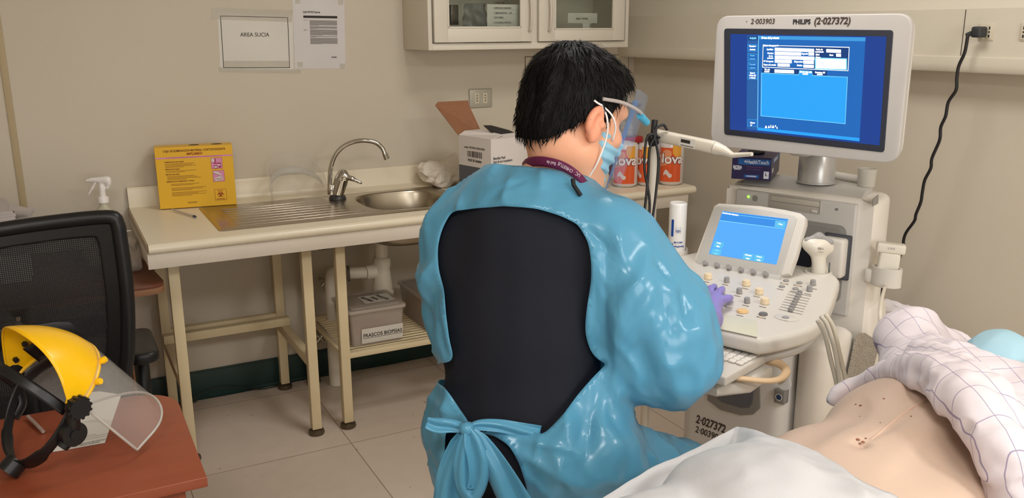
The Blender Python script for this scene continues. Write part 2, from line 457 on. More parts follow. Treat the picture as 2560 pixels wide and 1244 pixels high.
def sock(name, parent, cx, cz, cell_w, cell_h, M, n=2, gap=.0):
    """plate with n three-pin modules, in the plane of M"""
    o = MB().box(cx - n * cell_w / 2, cx + n * cell_w / 2, cz - cell_h / 2, cz + cell_h / 2, 0, .003, .001, mtx=M).build(name, m_sock, parent)
    for k in range(n):
        x = cx + (k - (n - 1) / 2) * cell_w; mb = MB()
        for dz in (-1, 0, 1):
            if dz: mb.box(x - .0022, x + .0022, cz + dz * .0125 - .0045, cz + dz * .0125 + .0045, .0045, .0056, mtx=M)
            else: mb.lathe([(0, .0056), (.0027, .0056), (.0027, .0046), (0, .0046)], (x, cz, 0), 12, mtx=M)
        MB().box(x - .0095, x + .0095, cz - cell_h / 2 + .004, cz + cell_h / 2 - .004, .003, .0048, .0012, mtx=M).build('socket_insert', m_sock, o)
        mb.build('pin_hole', m_hole, o)
    return o
ya, za = onx(2466, 80, XT)[1:]
yb = onx(2572, 80, XT)[1]
for yy, lab in ((ya, 'double wall socket in the trunking with a black plug in it'), (yb, 'wall socket in the trunking at the right edge of the frame')):
    t2 = thing('wall_socket', lab, 'socket', (XT - .0004, yy, za), group='sockets in the trunking')
    sock('plate', t2, 0, 0, .026, .052, Matrix(((0, 0, -1, 0), (-1, 0, 0, 0), (0, 1, 0, 0), (0, 0, 0, 1))))
# plug and cord
m_blk = mat('black_rubber', (26, 25, 26), .5)
tc_ = thing('power_cord', 'black wavy power cord hanging from the plug in the trunking', 'power cord', (XT, ya + .02, za))
pl = onx(2447, 80, 2.625)
mb = MB()
F_ = Matrix.Translation((2.633, float(pl[1]) + .006, float(pl[2])))
mb.box(-.020, .020, -.017, .015, -.017, .017, .007, 3, mtx=F_)
mb.box(.012, .024, -.013, .011, -.014, .014, .003, 3, mtx=F_)
mb.tube([(2.618, pl[1] + .020, pl[2] - .004), (2.612, pl[1] + .034, pl[2] - .010)], [.008, .006], 12)
mb.build('plug', mat('plug_grey', (52, 54, 56), .5), tc_, world=True)
cp = [(2420, 86), (2412, 130), (2397, 165), (2392, 195), (2390, 225), (2371, 255), (2364, 290), (2352, 318), (2349, 350), (2330, 395), (2327, 420), (2312, 450), (2306, 480), (2302, 505), (2290, 535), (2286, 552), (2266, 580), (2259, 600), (2258, 620), (2248, 645), (2236, 668)]
P3 = []
for i, (x, y) in enumerate(cp):
    u = i / (len(cp) - 1); P3.append(onx(x, y, 2.612 - .03 * math.sin(u * 3) + .05 * u))
P3.append(P3[-1] + np.array([0, .05, -.12])); P3.append(P3[-1] + np.array([0, .04, -.2]))
MB().tube(spline(P3, 6), .0052, 10).build('cord', m_blk, tc_, 180, world=True)
# dark board standing above the trunking, only its lower edge is in the frame
tag(MB().box(2.70, 2.74, 2.6, 3.44, 1.7425, 1.95, .002).build('wooden_board', mat('dark_wood', (60, 32, 28), .5, stretch=(1, 1, 12), var=.2)), 'dark wooden board standing on top of the trunking', 'board')

# ------------------------------------------------------------------ wall papers
m_pap = mat('paper', (222, 218, 208), .6); m_ink = mat('ink', (48, 42, 38), .7); m_ink2 = mat('ink_grey', (120, 112, 104), .8)
m_tape = mat('clear_tape', (226, 220, 204), .25, alpha=.35)
WB = lambda x, z, y=YW: Matrix(((1, 0, 0, x), (0, 0, -1, y), (0, 1, 0, z), (0, 0, 0, 1)))   # local x right, y up, z out of the back wall
def wp(px, py, y=YW): q = ony(px, py, y); return q[0], q[2]
t = thing('area_sign', 'white landscape paper sign reading AREA SUCIA with thin black border', 'sign', (.81, YW, 1.54))
c = [wp(*p) for p in ((543, 32), (732, 38), (734, 178), (550, 174))]
def quad_on_wall(name, c, m, parent, t0=.0005, t1=.001):
    mb = MB(); mb.raw([(x, YW - t0, z) for x, z in c] + [(x, YW - t1, z) for x, z in c], [(0, 3, 2, 1), (4, 5, 6, 7), (0, 1, 5, 4), (1, 2, 6, 5), (2, 3, 7, 6), (3, 0, 4, 7)][::1])
    bmesh.ops.recalc_face_normals(mb.bm, faces=mb.bm.faces[:]); return mb.build(name, m, parent, None, world=True)
quad_on_wall('sheet', c, m_pap, t)
b = [wp(*p) for p in ((551, 40), (719, 44), (724, 169), (559, 169))]
mb = MB()
for i in range(4):
    p, q = b[i], b[(i + 1) % 4]; mb.tube([(p[0], YW - .0012, p[1]), (q[0], YW - .0012, q[1])], .0013, 4)
mb.build('printed_border', m_ink, t, None, world=True)
x, z = wp(637, 87); text('AREA SUCIA', .0232, WB(x, z, YW - .0013) @ Matrix.Rotation(-.01, 4, 'Z'), m_ink, t, bold=.0001, sx=.94, world=True)
for pts_ in (((529, 19), (733, 25), (730, 55), (528, 48)), ((546, 168), (752, 174), (752, 184), (548, 180)), ((557, 152), (724, 152), (724, 168), (560, 168))):
    quad_on_wall('clear_tape', [wp(*p) for p in pts_], m_tape, t, .0013, .0016)
t = thing('instruction_sheet', 'white printed instruction sheet with black bar taped beside the AREA SUCIA sign', 'notice', (1.07, YW, 1.55))
c = [wp(*p) for p in ((730, -14), (860, -8), (864, 171), (737, 172))]
quad_on_wall('sheet', c, mat('paper_cool', (216, 212, 210), .6), t)
Mi = lambda px, py, r=-.0: WB(*wp(px, py), YW - .0013) @ Matrix.Rotation(r, 4, 'Z')
text('Quik Fill 950 Express', .0112, Mi(757, 30, -.01), m_ink, t, align='LEFT', bold=.0003, sx=.78, world=True)
s = abs(wp(843, 40)[0] - wp(758, 40)[0])
lines('printed_bar', [(0, s, -.0045, .0055)], Mi(758, 42, -.015), m_ink, t, world=True)
rr = []
yy = 0
for blk, nl in ((0, 12), (1, 6), (2, 13), (3, 3), (4, 14)):
    for k in range(nl):
        w = s - .029 if not (k == nl - 1) else (s - .029) * random.uniform(.2, .6)
        rr.append((.029, .029 + w, yy - .0009, yy + .0002)); yy -= .00195
    yy -= .002
lines('printed_paragraphs', rr, Mi(757, 50, -.02), m_ink2, t, world=True)
lines('printed_headings', [(0, .021, -.0005, .0008), (0, .018, -.042, -.0405), (0, .008, -.045, -.0438)], Mi(758, 50, -.02), m_ink2, t, world=True)
text('ECOLAB', .0075, Mi(835, 143, -.01), m_ink, t, bold=.0004, sx=.8, world=True)
for px, py in ((744, 3), (851, 6), (750, 161), (856, 165)):
    quad_on_wall('clear_tape', [wp(px - 7, py - 6), wp(px + 7, py - 6), wp(px + 6, py + 6), wp(px - 6, py + 6)], m_tape, t, .0013, .0016)
# double socket on the back wall
t = thing('wall_socket', 'silver double socket plate on the back wall above the carton', 'socket', (1.857, YW, 1.27))
c0 = [wp(*p) for p in ((1173, 223), (1228, 223), (1228, 267), (1172, 266))]
cx = sum(p[0] for p in c0) / 4; cz = sum(p[1] for p in c0) / 4
mb = MB(); mb.box(-.061, .061, -.045, .045, 0, .010, .006, 3, mtx=WB(cx, cz)); mb.build('plate', mat('socket_frame', (190, 186, 170), .35, metal=.3), t, world=True)
for dx in (-.022, .022):
    MB().box(dx - .012, dx + .012, -.025, .025, .009, .0115, .001, mtx=WB(cx, cz)).build('socket_insert', m_sock, t, world=True)
    mb = MB()
    for dz in (-.012, 0, .012): mb.lathe([(0, .0122), (.0028, .0122), (.0028, .011)], (dx, dz, 0), 12, mtx=WB(cx, cz))
    mb.build('pin_hole', m_hole, t, world=True)

# ------------------------------------------------------------------ wall cabinet
m_cab = mat('cabinet_white', (224, 216, 200), .4, var=.015)
m_cabs = mat('cabinet_side', (206, 196, 188), .45)
YC = YW - .30
xa, zb = ony(1072, 126, YC)[[0, 2]]; xb = ony(1570, 124, YC)[0]
t = thing('wall_cabinet', 'white wall cabinet with two glass doors above the sink counter', 'cabinet', ((xa + xb) / 2, YC, zb))
ZT = 2.18
mb = MB()
zs = zb + .032
mb.box(xa, xa + .018, YC + .001, YW - .001, zb, ZT, .001); mb.box(xb - .018, xb, YC + .001, YW - .001, zb, ZT, .001)
mb.box(xa + .018, xb - .018, YC, YW - .001, zb, zs - .004, .001); mb.box(xa + .018, xb - .018, YC + .02, YW - .001, ZT - .018, ZT, .001)
mb.box(xa + .018, xb - .018, YW - .01, YW - .001, zs - .004, ZT - .018)
xm = ony(1338, 60, YC)[0]
mb.box(xm - .016, xm + .016, YC + .004, YW - .012, zs - .004, ZT - .018, .001)
mb.box(xa + .018, xb - .018, YC + .03, YW - .012, 1.83, 1.846)
mb.build('carcass', m_cab, t, world=True)
m_glass = mat('door_glass', (235, 240, 235), .02, trans=1., ior=1.2)
def door(xl, xr, hx, gx0, gx1, gz):
    z0, z1 = zs, ZT
    mb = MB(); y0, y1 = YC - .018, YC - .0005
    mb.box(xl, gx0, y0, y1, z0, z1, .003); mb.box(gx1, xr, y0, y1, z0, z1, .003)
    mb.box(gx0 - .001, gx1 + .001, y0, y1, z0, gz, .002); mb.box(gx0 - .001, gx1 + .001, y0, y1, z1 - .05, z1, .002)
    d = mb.build('door', m_cab, t, world=True)
    MB().box(gx0 - .002, gx1 + .002, y0 + .007, y0 + .011, gz - .002, z1 - .045).build('glass_pane', m_glass, d, world=True)
    mb = MB()
    for (ax0, ax1, az0, az1) in ((gx0 - .002, gx0 + .006, gz, z1 - .05), (gx1 - .006, gx1 + .002, gz, z1 - .05), (gx0, gx1, gz - .002, gz + .005)):
        mb.box(ax0, ax1, y0 - .003, y0 + .006, az0, az1, .001)
    mb.build('glazing_bead', m_cab, d, world=True)
    hz0, hz1 = ony(1325, 78, y0)[2], ony(1325, -10, y0)[2]
    P = [(hx, y0 + .004, hz0), (hx, y0 - .018, hz0 + .012), (hx, y0 - .026, (hz0 + hz1) / 2), (hx, y0 - .018, hz1 - .012), (hx, y0 + .004, hz1)]
    MB().tube(spline(P, 6), .006, 10).build('handle', mat('handle_white', (214, 204, 186), .3), d, 180, world=True)
YD = YC - .018
X = lambda px: float(ony(px, 60, YD)[0])
door(X(1086), X(1331), X(1322), X(1120), X(1303), ony(1200, 69, YD)[2])
door(X(1348), X(1562), X(1371), X(1387), X(1533), ony(1450, 73, YD)[2])
# contents and labels of the cabinet
def ext_rect(name, px0, py0, px1, py1, y, m, label, cat, th=.002, z1=None):
    a = ony(px0, py1, y); b_ = ony(px1, py0, y)
    o = MB().box(a[0], b_[0], y, y + th, a[2], z1 or b_[2], min(.002, th / 3)).build(name, m, world=True)
    if label: tag(o, label, cat)
    return o
yl = YC + .022
t = thing('contents_list', 'white printed list of instruments inside the left glass door', 'notice', (1.7, yl, zs))
o = ext_rect('sheet', 1218, -30, 1301, 70, yl, m_pap, None, None, .001, 1.70); o.parent = t; o.matrix_parent_inverse = wm(t).inverted()
for s_, py in (('10 ESPECULOS', 7), ('2 ESPECULOS GRANDES', 20), ('2 TIJERAS RECTAS – 1 CU', 32.5), ('3 BIOTOMOS', 44), ('3 CUCHARILLA RECTAS', 56.5), ('6 BOSSEMAN – 2 POZZI', 67.5)):
    q = ony(1234, py, yl); text(s_, .0102, WB(q[0], q[2], yl - .0004), m_ink, t, align='LEFT', bold=.00012, sx=.80, world=True)
    lines('underline', [(0, .0068 * len(s_) * .78, -.0056, -.005)], WB(q[0], q[2], yl - .0004), m_ink, t, world=True)
ext_rect('steel_speculum', 1128, 12, 1146, 62, YC + .08, mat('dark_steel', (90, 84, 76), .3, metal=.8), 'dark metal instrument leaning in the left side of the cabinet', 'instrument', .02)
mb = MB(); a = ony(1163, 66, YC + .06); b_ = ony(1216, -20, YC + .06)
mb.grid(lambda u, v: (a[0] + u * (b_[0] - a[0]), YC + .075 + .012 * math.sin(u * 9 + v * 4) + .006 * math.sin(v * 23 + u * 7), zs - .0035 + v * (.17)), 24, 24)
tag(mb.build('sterile_pouch', mat('pouch_film', (150, 150, 146), .12, alpha=.55), None, 180, solid=.002), 'clear plastic sterile pouch of instruments in the left cabinet', 'pouch')
s_ = SDF((a[0] + .0, YC + .08, zs - .02), (a[0] + .18, YC + .2, zs + .08), .004)
s_.ell((a[0] + .075, YC + .14, zs + .0165), (.06, .04, .02))
tag(link('gauze_pack', s_.mesh('gauze_pack', disp=lambda V, N: .002 * fbm(V, 90, 3)), mat('gauze', (214, 208, 190), .9)), 'white gauze pack lying beside the list in the left cabinet', 'gauze')
yl2 = YC + .05
t = thing('shelf_label', 'white label reading AREA ESTERIL behind the right glass door', 'label', (2.2, yl2, zs))
o = ext_rect('card', 1419, 33, 1493, 58, yl2, m_pap, None, None, .0012); o.parent = t; o.matrix_parent_inverse = wm(t).inverted()
q = ony(1455, 47, yl2); text('AREA  ESTERIL', .0125, WB(q[0], q[2], yl2 - .0004), m_ink, t, bold=.0001, sx=.85, world=True)
o = ext_rect('stand', 1456, 58, 1474, 73, yl2, m_pap, None, None, .0012); o.parent = t; o.matrix_parent_inverse = wm(t).inverted()
mb = MB(); a = ony(1392, 73, YC + .1)
mb.tube([(a[0] + .01, YC + .12, zs + .02), (a[0] + .19, YC + .12, zs + .02)], .0225, 20)
tag(mb.build('rolled_pouch', mat('pouch_white', (196, 192, 182), .3), None), 'rolled clear pouch lying under the AREA ESTERIL label', 'pouch')
# ------------------------------------------------------------------ sink counter
ZK = .888; YK = 3.125; XK0, XK1 = .245, 2.60
m_top = mat('laminate_cream', (232, 221, 196), .28, var=.015)
t = thing('countertop', 'cream post-formed countertop with rolled front edge and backsplash', 'countertop', (XK0, YK, ZK))
prof = [(YK + .03, .855), (YK + .014, .853)] + [(YK + .018 + .018 * math.cos(math.radians(a)), .870 + .018 * math.sin(math.radians(a))) for a in range(250, 89, -20)] + \
       [(YW - .055, ZK), (YW - .035, ZK + .004), (YW - .024, ZK + .018), (YW - .022, .960), (YW - .018, .972), (YW - .002, .974), (YW - .001, .860), (YK + .03, .860)]
n = len(prof)
# top is cut for the sink: build as three strips (left, right of the sink, and behind/in front)
SX0, SX1, SY0, SY1 = .495, 1.545, 3.225, 3.715
BX0, BX1, BY0, BY1 = 1.105, 1.505, 3.262, 3.665
def strip(mb, xa, xb, pr):
    n = len(pr); mb.raw([(x, y, z) for x in (xa, xb) for y, z in pr], [tuple(range(n)), tuple(range(n, 2 * n))[::-1]] + [(i, n + i, n + (i + 1) % n, (i + 1) % n) for i in range(n)])
mb = MB(); strip(mb, XK0, BX0, prof); strip(mb, BX1, XK1, prof)
ifront = next(i for i, p in enumerate(prof) if p == (YW - .055, ZK))
fp = prof[:ifront] + [(BY0, ZK), (BY0, .860), (YK + .03, .860)]
bp = [(BY1, ZK)] + prof[ifront:-1] + [(BY1, .860)]
strip(mb, BX0, BX1, fp); strip(mb, BX0, BX1, bp)
bmesh.ops.recalc_face_normals(mb.bm, faces=mb.bm.faces[:])
mb.build('worktop', m_top, t, 40, world=True)
mb = MB().box(XK0 - .006, 2.565, YK + .012, YK + .03, .800, .8525, .0015); mb.box(XK0 - .004, XK0 + .012, YK + .03, YW - .002, .800, .8525, .0015)
mb.build('apron', mat('apron_white', (222, 212, 196), .45), t, world=True)
MB().box(XK0 - .004, XK0 - .0005, YK + .04, YW - .002, .853, .886, .001).build('end_band', mat('band_taupe', (196, 176, 150), .5), t, world=True)

# sink
m_steel = mat('brushed_steel', (178, 168, 152), .27, metal=1., bump=.01, bscale=6, stretch=(1, 40, 1), var=.03)
t = thing('sink', 'stainless steel inset sink with ribbed drainboard left of its bowl', 'sink', (1.0, 3.47, ZK))
mb = MB()
def rr_ring(x0, x1, y0, y1, r, z, n=8): return [(x, y, z) for x, y in rrect(x0, x1, y0, y1, r, n)]
outer = rr_ring(SX0, SX1, SY0, SY1, .018, ZK + .0006); inner0 = rr_ring(SX0 + .008, SX1 - .008, SY0 + .008, SY1 - .008, .014, ZK + .0032)
def bridge(mb, A, B):
    va = [mb.bm.verts.new([float(q) for q in p]) for p in A] if not isinstance(A[0], bmesh.types.BMVert) else A
    vb = [mb.bm.verts.new([float(q) for q in p]) for p in B] if not isinstance(B[0], bmesh.types.BMVert) else B
    for i in range(len(va)): mb.bm.faces.new((va[i], va[(i + 1) % len(va)], vb[(i + 1) % len(va)], vb[i]))
    return va, vb
va, vb = bridge(mb, outer, inner0)
# drainboard deck: right boundary follows the curved bowl
cxm = BX0
deckL = [p for p in inner0 if p[0] < 1.0]
bowl = []
for k in range(40):
    a = 2 * math.pi * k / 40; ca, sa = math.cos(a), math.sin(a); e = 3.2
    rr_ = (abs(ca) ** e + abs(sa) ** e) ** (-1 / e)
    bowl.append(((BX0 + BX1) / 2 + (BX1 - BX0) / 2 * rr_ * ca, (BY0 + BY1) / 2 + (BY1 - BY0) / 2 * rr_ * sa))
def bowl_in(f, z): 
    cx, cy = (BX0 + BX1) / 2, (BY0 + BY1) / 2
    return [(cx + (x - cx) * f, cy + (y - cy) * f, z) for x, y in bowl]
# flat deck with a hole, via boolean-free triangulated fill
edges = []
vo = vb; vi = [mb.bm.verts.new(p) for p in bowl_in(1.0, ZK + .0032)]
for L in (vo, vi):
    for i in range(len(L)):
        e = mb.bm.edges.get((L[i], L[(i + 1) % len(L)])) or mb.bm.edges.new((L[i], L[(i + 1) % len(L)]))
        edges.append(e)
bmesh.ops.triangle_fill(mb.bm, use_beauty=True, use_dissolve=False, edges=edges)
ob = mb.build('rim', m_steel, t, 30, world=True)
mb = MB(); ringsb = [vi_ for vi_ in (bowl_in(1.0, ZK + .0032), bowl_in(.985, ZK - .001), bowl_in(.965, ZK - .01), bowl_in(.93, ZK - .08), bowl_in(.89, ZK - .135), bowl_in(.80, ZK - .158), bowl_in(.5, ZK - .163), bowl_in(.12, ZK - .166))]
prev = [mb.bm.verts.new(p) for p in ringsb[0]]
for R_ in ringsb[1:]:
    nv = [mb.bm.verts.new(p) for p in R_]
    for i in range(40): mb.bm.faces.new((prev[i], prev[(i + 1) % 40], nv[(i + 1) % 40], nv[i]))
    prev = nv
mb.bm.faces.new(prev)
mb.build('bowl', mat('bowl_steel', (170, 160, 142), .3, metal=1., var=.03), t, 180, world=True, solid=.0015, off=1)
mb = MB()
for k in range(8):
    y = SY0 + .055 + k * .048; xr = 1.10 - .10 * math.sin(math.pi * k / 9.) ** .5 + (.05 if k < 2 else 0) - (.10 if k > 5 else 0)
    mb.tube([(SX0 + .07, y, ZK + .0022), (SX0 + .08, y, ZK + .0026), (xr - .01, y, ZK + .0026), (xr, y, ZK + .0018)], [.001, .0024, .0024, .001], 8)
mb.build('drainboard_rib', m_steel, t, 60, world=True)
mb = MB().lathe([(0, 0), (.026, 0), (.030, .002), (.034, .001)], ((BX0 + BX1) / 2, (BY0 + BY1) / 2, ZK - .165), 24); mb.build('strainer', m_steel, t, 40, world=True)
# faucet
m_chr = mat('chrome', (200, 198, 192), .12, metal=1.)
fx, fy = 1.052, 3.615
t = thing('faucet', 'chrome swan-neck mixer tap with single lever behind the sink', 'faucet', (fx, fy, ZK))
z0 = ZK + .0035
MB().lathe([(0, 0), (.037, 0), (.037, .006), (.033, .014), (.028, .018), (0, .018)], (fx, fy, z0), 32).build('base', mat('black_base', (58, 56, 54), .3), t, 40, world=True)
q = lambda px, py, y=fy: ony(px, py, y)
mb = MB(); bd = q(850, 470)
mb.lathe([(.024, .016), (.0265, .03), (.0265, .045), (0, .05)], (fx, fy, z0), 28)
mb.lathe([(.0, -.03), (.016, -.03), (.018, -.012), (.0155, .0), (.013, .012), (0, .013)], (q(827, 468)[0], fy, q(827, 468)[2]), 24)
mb.tube([(fx - .005, fy, z0 + .04), (q(827, 475)[0], fy, q(827, 485)[2])], .016, 16)
tb0, tb1, tb2 = np.array(q(843, 484, fy - .004)), np.array(q(853, 450, fy - .012)), np.array(q(857, 436, fy - .016))
mb.tube([tb0, tb1], [.027, .030], 28)
mb.build('mixer_body', m_chr, t, 60, world=True)
dy = lambda u: fy - .09 * u
sp = [(824, 468, 0), (825, 440, 0), (828, 415, 0), (838, 388, .1), (858, 366, .25), (885, 354, .45), (912, 351, .65), (938, 356, .8), (955, 370, .93), (963, 388, 1.)]
MB().tube(spline([q(x, y, dy(u)) for x, y, u in sp], 6), .0098, 16).build('spout', m_chr, t, 180, world=True)
MB().tube([q(962, 384, dy(1)), q(967, 397, dy(1))], [.0125, .0125], 18).build('nozzle', m_chr, t, 60, world=True)
s_ = SDF((.98, 3.46, .9), (1.26, 3.70, 1.08), .003)
s_.cap(tb1 + (tb2 - tb1) * .15, tb2, .030, .024, .004).chain([q(862, 441, fy - .03), q(880, 446, fy - .05), q(902, 457, fy - .065)], [.016, .009, .006], .010)
link('lever', s_.mesh('lever', relax=2), m_chr, t, None, True)

# supporting frames
def leg(mb, x, y, z0, z1, w=.038): mb.box(x - w / 2, x + w / 2, y - w / 2, y + w / 2, z0, z1, .002)
m_foot = mat('foot_pad', (96, 84, 66), .35, metal=.4)
fr = thing('counter_frame', 'cream steel table frame under the left end of the countertop', 'table frame', (.34, 3.27, 0), group='steel frames carrying the countertop')
xl, xr_ = .330, .812; yf, yr = 3.27, 3.80
def foot(x, y, par):
    MB().lathe([(0, 0), (.030, 0), (.033, .006), (.031, .016), (.018, .020), (.012, .022), (.012, .028), (0, .028)], (x, y, 0), 24).build('foot_pad', m_foot, par, 40, world=True)
for x in (xl, xr_):
    for y in (yf, yr):
        mb = MB(); leg(mb, x, y, .026, .798); o = mb.build('leg', m_cream, fr, world=True); foot(x, y, o)
MB().box(xl + .019, xr_ - .019, yr - .019, yr + .015, .758, .796, .002).build('top_rail', m_cream, fr, world=True)
for x in (xl, xr_): MB().box(x - .017, x + .017, yf + .019, yr - .019, .290, .330, .002).build('side_rail', m_cream, fr, world=True)
MB().box(xl - .02, xr_ + .02, yr - .10, yr - .062, .330, .366, .002).build('cross_rail', m_cream, fr, world=True)
MB().box(xl + .019, xr_ - .019, yr - .017, yr + .017, .330, .366, .002).build('cross_rail', m_cream, fr, world=True)
fr2 = thing('counter_frame', 'cream steel frame with a wire shelf below the sink bowl', 'table frame', (.945, 3.27, 0), group='steel frames carrying the countertop')
xs2 = (.945, 1.78)
for x in xs2:
    for y in (yf, yr):
        mb = MB(); leg(mb, x, y, .026, .798); o = mb.build('leg', m_cream, fr2, world=True); foot(x, y, o)
mb = MB()
mb.box(xs2[0] + .019, xs2[1] - .019, yf - .012, yf + .012, .300, .322, .003); mb.box(xs2[0] + .019, xs2[1] - .019, yr - .012, yr + .012, .300, .322, .003)
for k in range(17):
    y = yf + .03 + k * .030; mb.box(xs2[0] + .02, xs2[1] - .02, y - .004, y + .004, .3125, .3205, .002)
for x in (xs2[0] + .005, xs2[1] - .005, 1.36): mb.box(x - .010, x + .010, yf + .019, yr - .019, .302, .3125, .001)
mb.build('slatted_shelf', m_cream, fr2, world=True)
MB().box(xs2[0] + .019, xs2[1] - .019, yr - .019, yr + .015, .758, .796, .002).build('top_rail', m_cream, fr2, world=True)

# drain plumbing
m_pvc = mat('white_pvc', (232, 224, 206), .3); m_ring = mat('grey_gasket', (110, 100, 90), .5)
t = thing('drain_trap', 'white plastic bottle trap and drain pipes under the sink bowl', 'drain pipe', (1.25, 3.5, .45))
bx, by = 1.232, 3.60
mb = MB().lathe([(.0, .10), (.036, .10), (.036, .08), (.046, .075), (.046, .06), (.03, .052), (.03, -.06), (0, -.06)], (bx, by, .625), 28)
mb.build('tailpiece', m_pvc, t, 40, world=True)
MB().lathe([(0, .04), (.034, .04), (.040, .03), (.040, .0), (.036, -.008), (.037, -.03), (.046, -.10), (.044, -.112), (.050, -.116), (.050, -.13), (.03, -.142), (0, -.142)], (bx, by, .575), 28).build('bottle_trap', m_pvc, t, 40, world=True)
zz = .553; yv = 3.73
MB().tube([(bx - .03, by, zz), (bx - .075, by, zz)], .033, 24).tube([(bx - .07, by, zz), (bx - .145, by + .02, zz + .002)], .027, 24).build('coupling', m_pvc, t, 50, world=True)
MB().tube([(bx - .143, by + .02, zz), (bx - .152, by + .022, zz)], .035, 24).build('gasket', m_ring, t, 50, world=True)
ex = 1.035
P = [(bx - .15, by + .02, zz), (ex + .03, by + .07, zz), (ex + .005, yv - .03, zz - .008), (ex, yv - .01, zz - .05), (ex, yv, zz - .14), (ex, yv, .002)]
MB().tube(spline(P, 6), .029, 24).build('drain_pipe', m_pvc, t, 180, world=True)
MB().tube([(ex, yv, .30), (ex, yv, .002)], .034, 24).build('pipe_sleeve', m_pvc, t, 50, world=True)
MB().tube([(bx - .02, by, .50), (bx - .05, by + .02, .47), (bx - .02, by + .1, .5)], .004, 8)
# stop valves
def valve(px, py, lab):
    c = ony(px, py, YW - .07); t = thing('stop_valve', lab, 'valve', (c[0], YW, c[2]), group='water valves under the sink')
    MB().tube([(c[0], YW - .0005, c[2]), (c[0], YW - .05, c[2])], .011, 16).tube([(c[0], YW - .05, c[2]), (c[0], YW - .075, c[2])], .014, 16).build('valve_stem', m_chr, t, 50, world=True)
    mb = MB()
    for k in range(4):
        a = math.pi / 4 + k * math.pi / 2; mb.tube([(c[0], YW - .075, c[2]), (c[0] + .026 * math.cos(a), YW - .078, c[2] + .026 * math.sin(a))], [.009, .007], 10)
    mb.build('cross_handle', m_chr, t, 60, world=True)
valve(811, 705, 'chrome cross-handle stop valve left of the white drain pipe')
valve(800, 843, 'small valve low on the wall behind the frame leg')
c = ony(818, 612, YW - .04)
t = thing('inlet_hose', 'thin flexible water hose rising to the tap under the counter', 'hose', (c[0], YW, c[2]))
MB().tube(spline([ony(795, 622, YW - .02), ony(815, 620, YW - .06), ony(840, 612, YW - .12), ony(862, 600, YW - .17), (1.05, 3.63, .84)], 6), .006, 8).build('hose', mat('hose_dark', (98, 90, 80), .4, metal=.5), t, 180, world=True)

# plastic bins on the wire shelf
m_bin = mat('clear_plastic_bin', (206, 194, 180), .15, alpha=.42); m_lid = mat('clear_plastic_lid', (214, 202, 188), .2, alpha=.5)
def bin_(x0, x1, y0, y1, h, lab, front_txt, top_txt=None, fill=None):
    z0 = .3215; t = thing('storage_box', lab, 'storage box', ((x0 + x1) / 2, y0, z0), group='lidded boxes on the wire shelf')
    ta = .012; mb = MB()
    A = rrect(x0 + ta, x1 - ta, y0 + ta, y1 - ta, .012, 4); B = rrect(x0, x1, y0, y1, .014, 4)
    n = len(A); th = .0018
    A2 = rrect(x0 + ta + th, x1 - ta - th, y0 + ta + th, y1 - ta - th, .011, 4); B2 = rrect(x0 + th, x1 - th, y0 + th, y1 - th, .013, 4)
    vs = [(p[0], p[1], z0) for p in A] + [(p[0], p[1], z0 + h) for p in B] + [(p[0], p[1], z0 + h) for p in B2] + [(p[0], p[1], z0 + th) for p in A2]
    fs = [tuple(range(n))[::-1], tuple(range(3 * n, 4 * n))]
    for k in range(3): fs += [(k * n + i, k * n + (i + 1) % n, (k + 1) * n + (i + 1) % n, (k + 1) * n + i) for i in range(n)]
    mb.raw(vs, fs); mb.build('bin', m_bin, t, 40, world=True)
    mb = MB().prism(rrect(x0 - .008, x1 + .008, y0 - .008, y1 + .008, .016, 4), z0 + h - .010, z0 + h + .004, .003)
    mb.prism(rrect(x0 + .012, x1 - .012, y0 + .012, y1 - .012, .014, 4), z0 + h + .004, z0 + h + .009, .002)
    mb.build('lid', m_lid, t, 40, world=True)
    for k, (s_, dx, dz, w, hh, sz, ul) in enumerate(front_txt):
        M = Matrix(((1, 0, 0, x0 + dx), (0, -.11, -.994, y0 + .0095 - dz * .11), (0, .994, -.11, z0 + dz), (0, 0, 0, 1)))
        lab_o = MB().box(0, w, 0, hh, .0005, .0012, mtx=M).build('paper_label', m_pap, t, None, world=True)
        for j, ln in enumerate(s_):
            yy = hh - (j + .5) * hh / len(s_) * .95
            text(ln, sz, M @ Matrix.Translation((.006, yy, .0014)), m_ink, lab_o, align='LEFT', bold=.0004, sx=.9, world=True)
            lines('underline', [(.006, .006 + sz * .58 * len(ln), yy - sz * .55, yy - sz * .48)], M @ Matrix.Translation((0, 0, .0014)), m_ink, lab_o, world=True)
    return t, z0
t, z0 = bin_(.985, 1.225, 3.31, 3.542, .155, 'clear lidded box labelled FRASCOS BIOPSIAS on the wire shelf', [(('FRASCOS BIOPSIAS',), .050, .010, .180, .066, .0225, 1)])
lab_o = MB().box(1.075, 1.205, 3.37, 3.47, z0 + .1645, z0 + .1652).build('paper_label', m_pap, t, None, world=True)
for j, ln in enumerate(('FRASCOS', 'PARA', 'BIOPSIAS')):
    text(ln, .024, Matrix.Translation((1.165 - j * .033, 3.42, z0 + .1657)) @ Matrix.Rotation(math.radians(-72), 4, 'Z'), m_ink, lab_o, bold=.0005, sx=.85, world=True)
m_vial = mat('vial_plastic', (170, 120, 80), .4); m_vlid = mat('vial_cap', (205, 90, 60), .4)
v0 = None
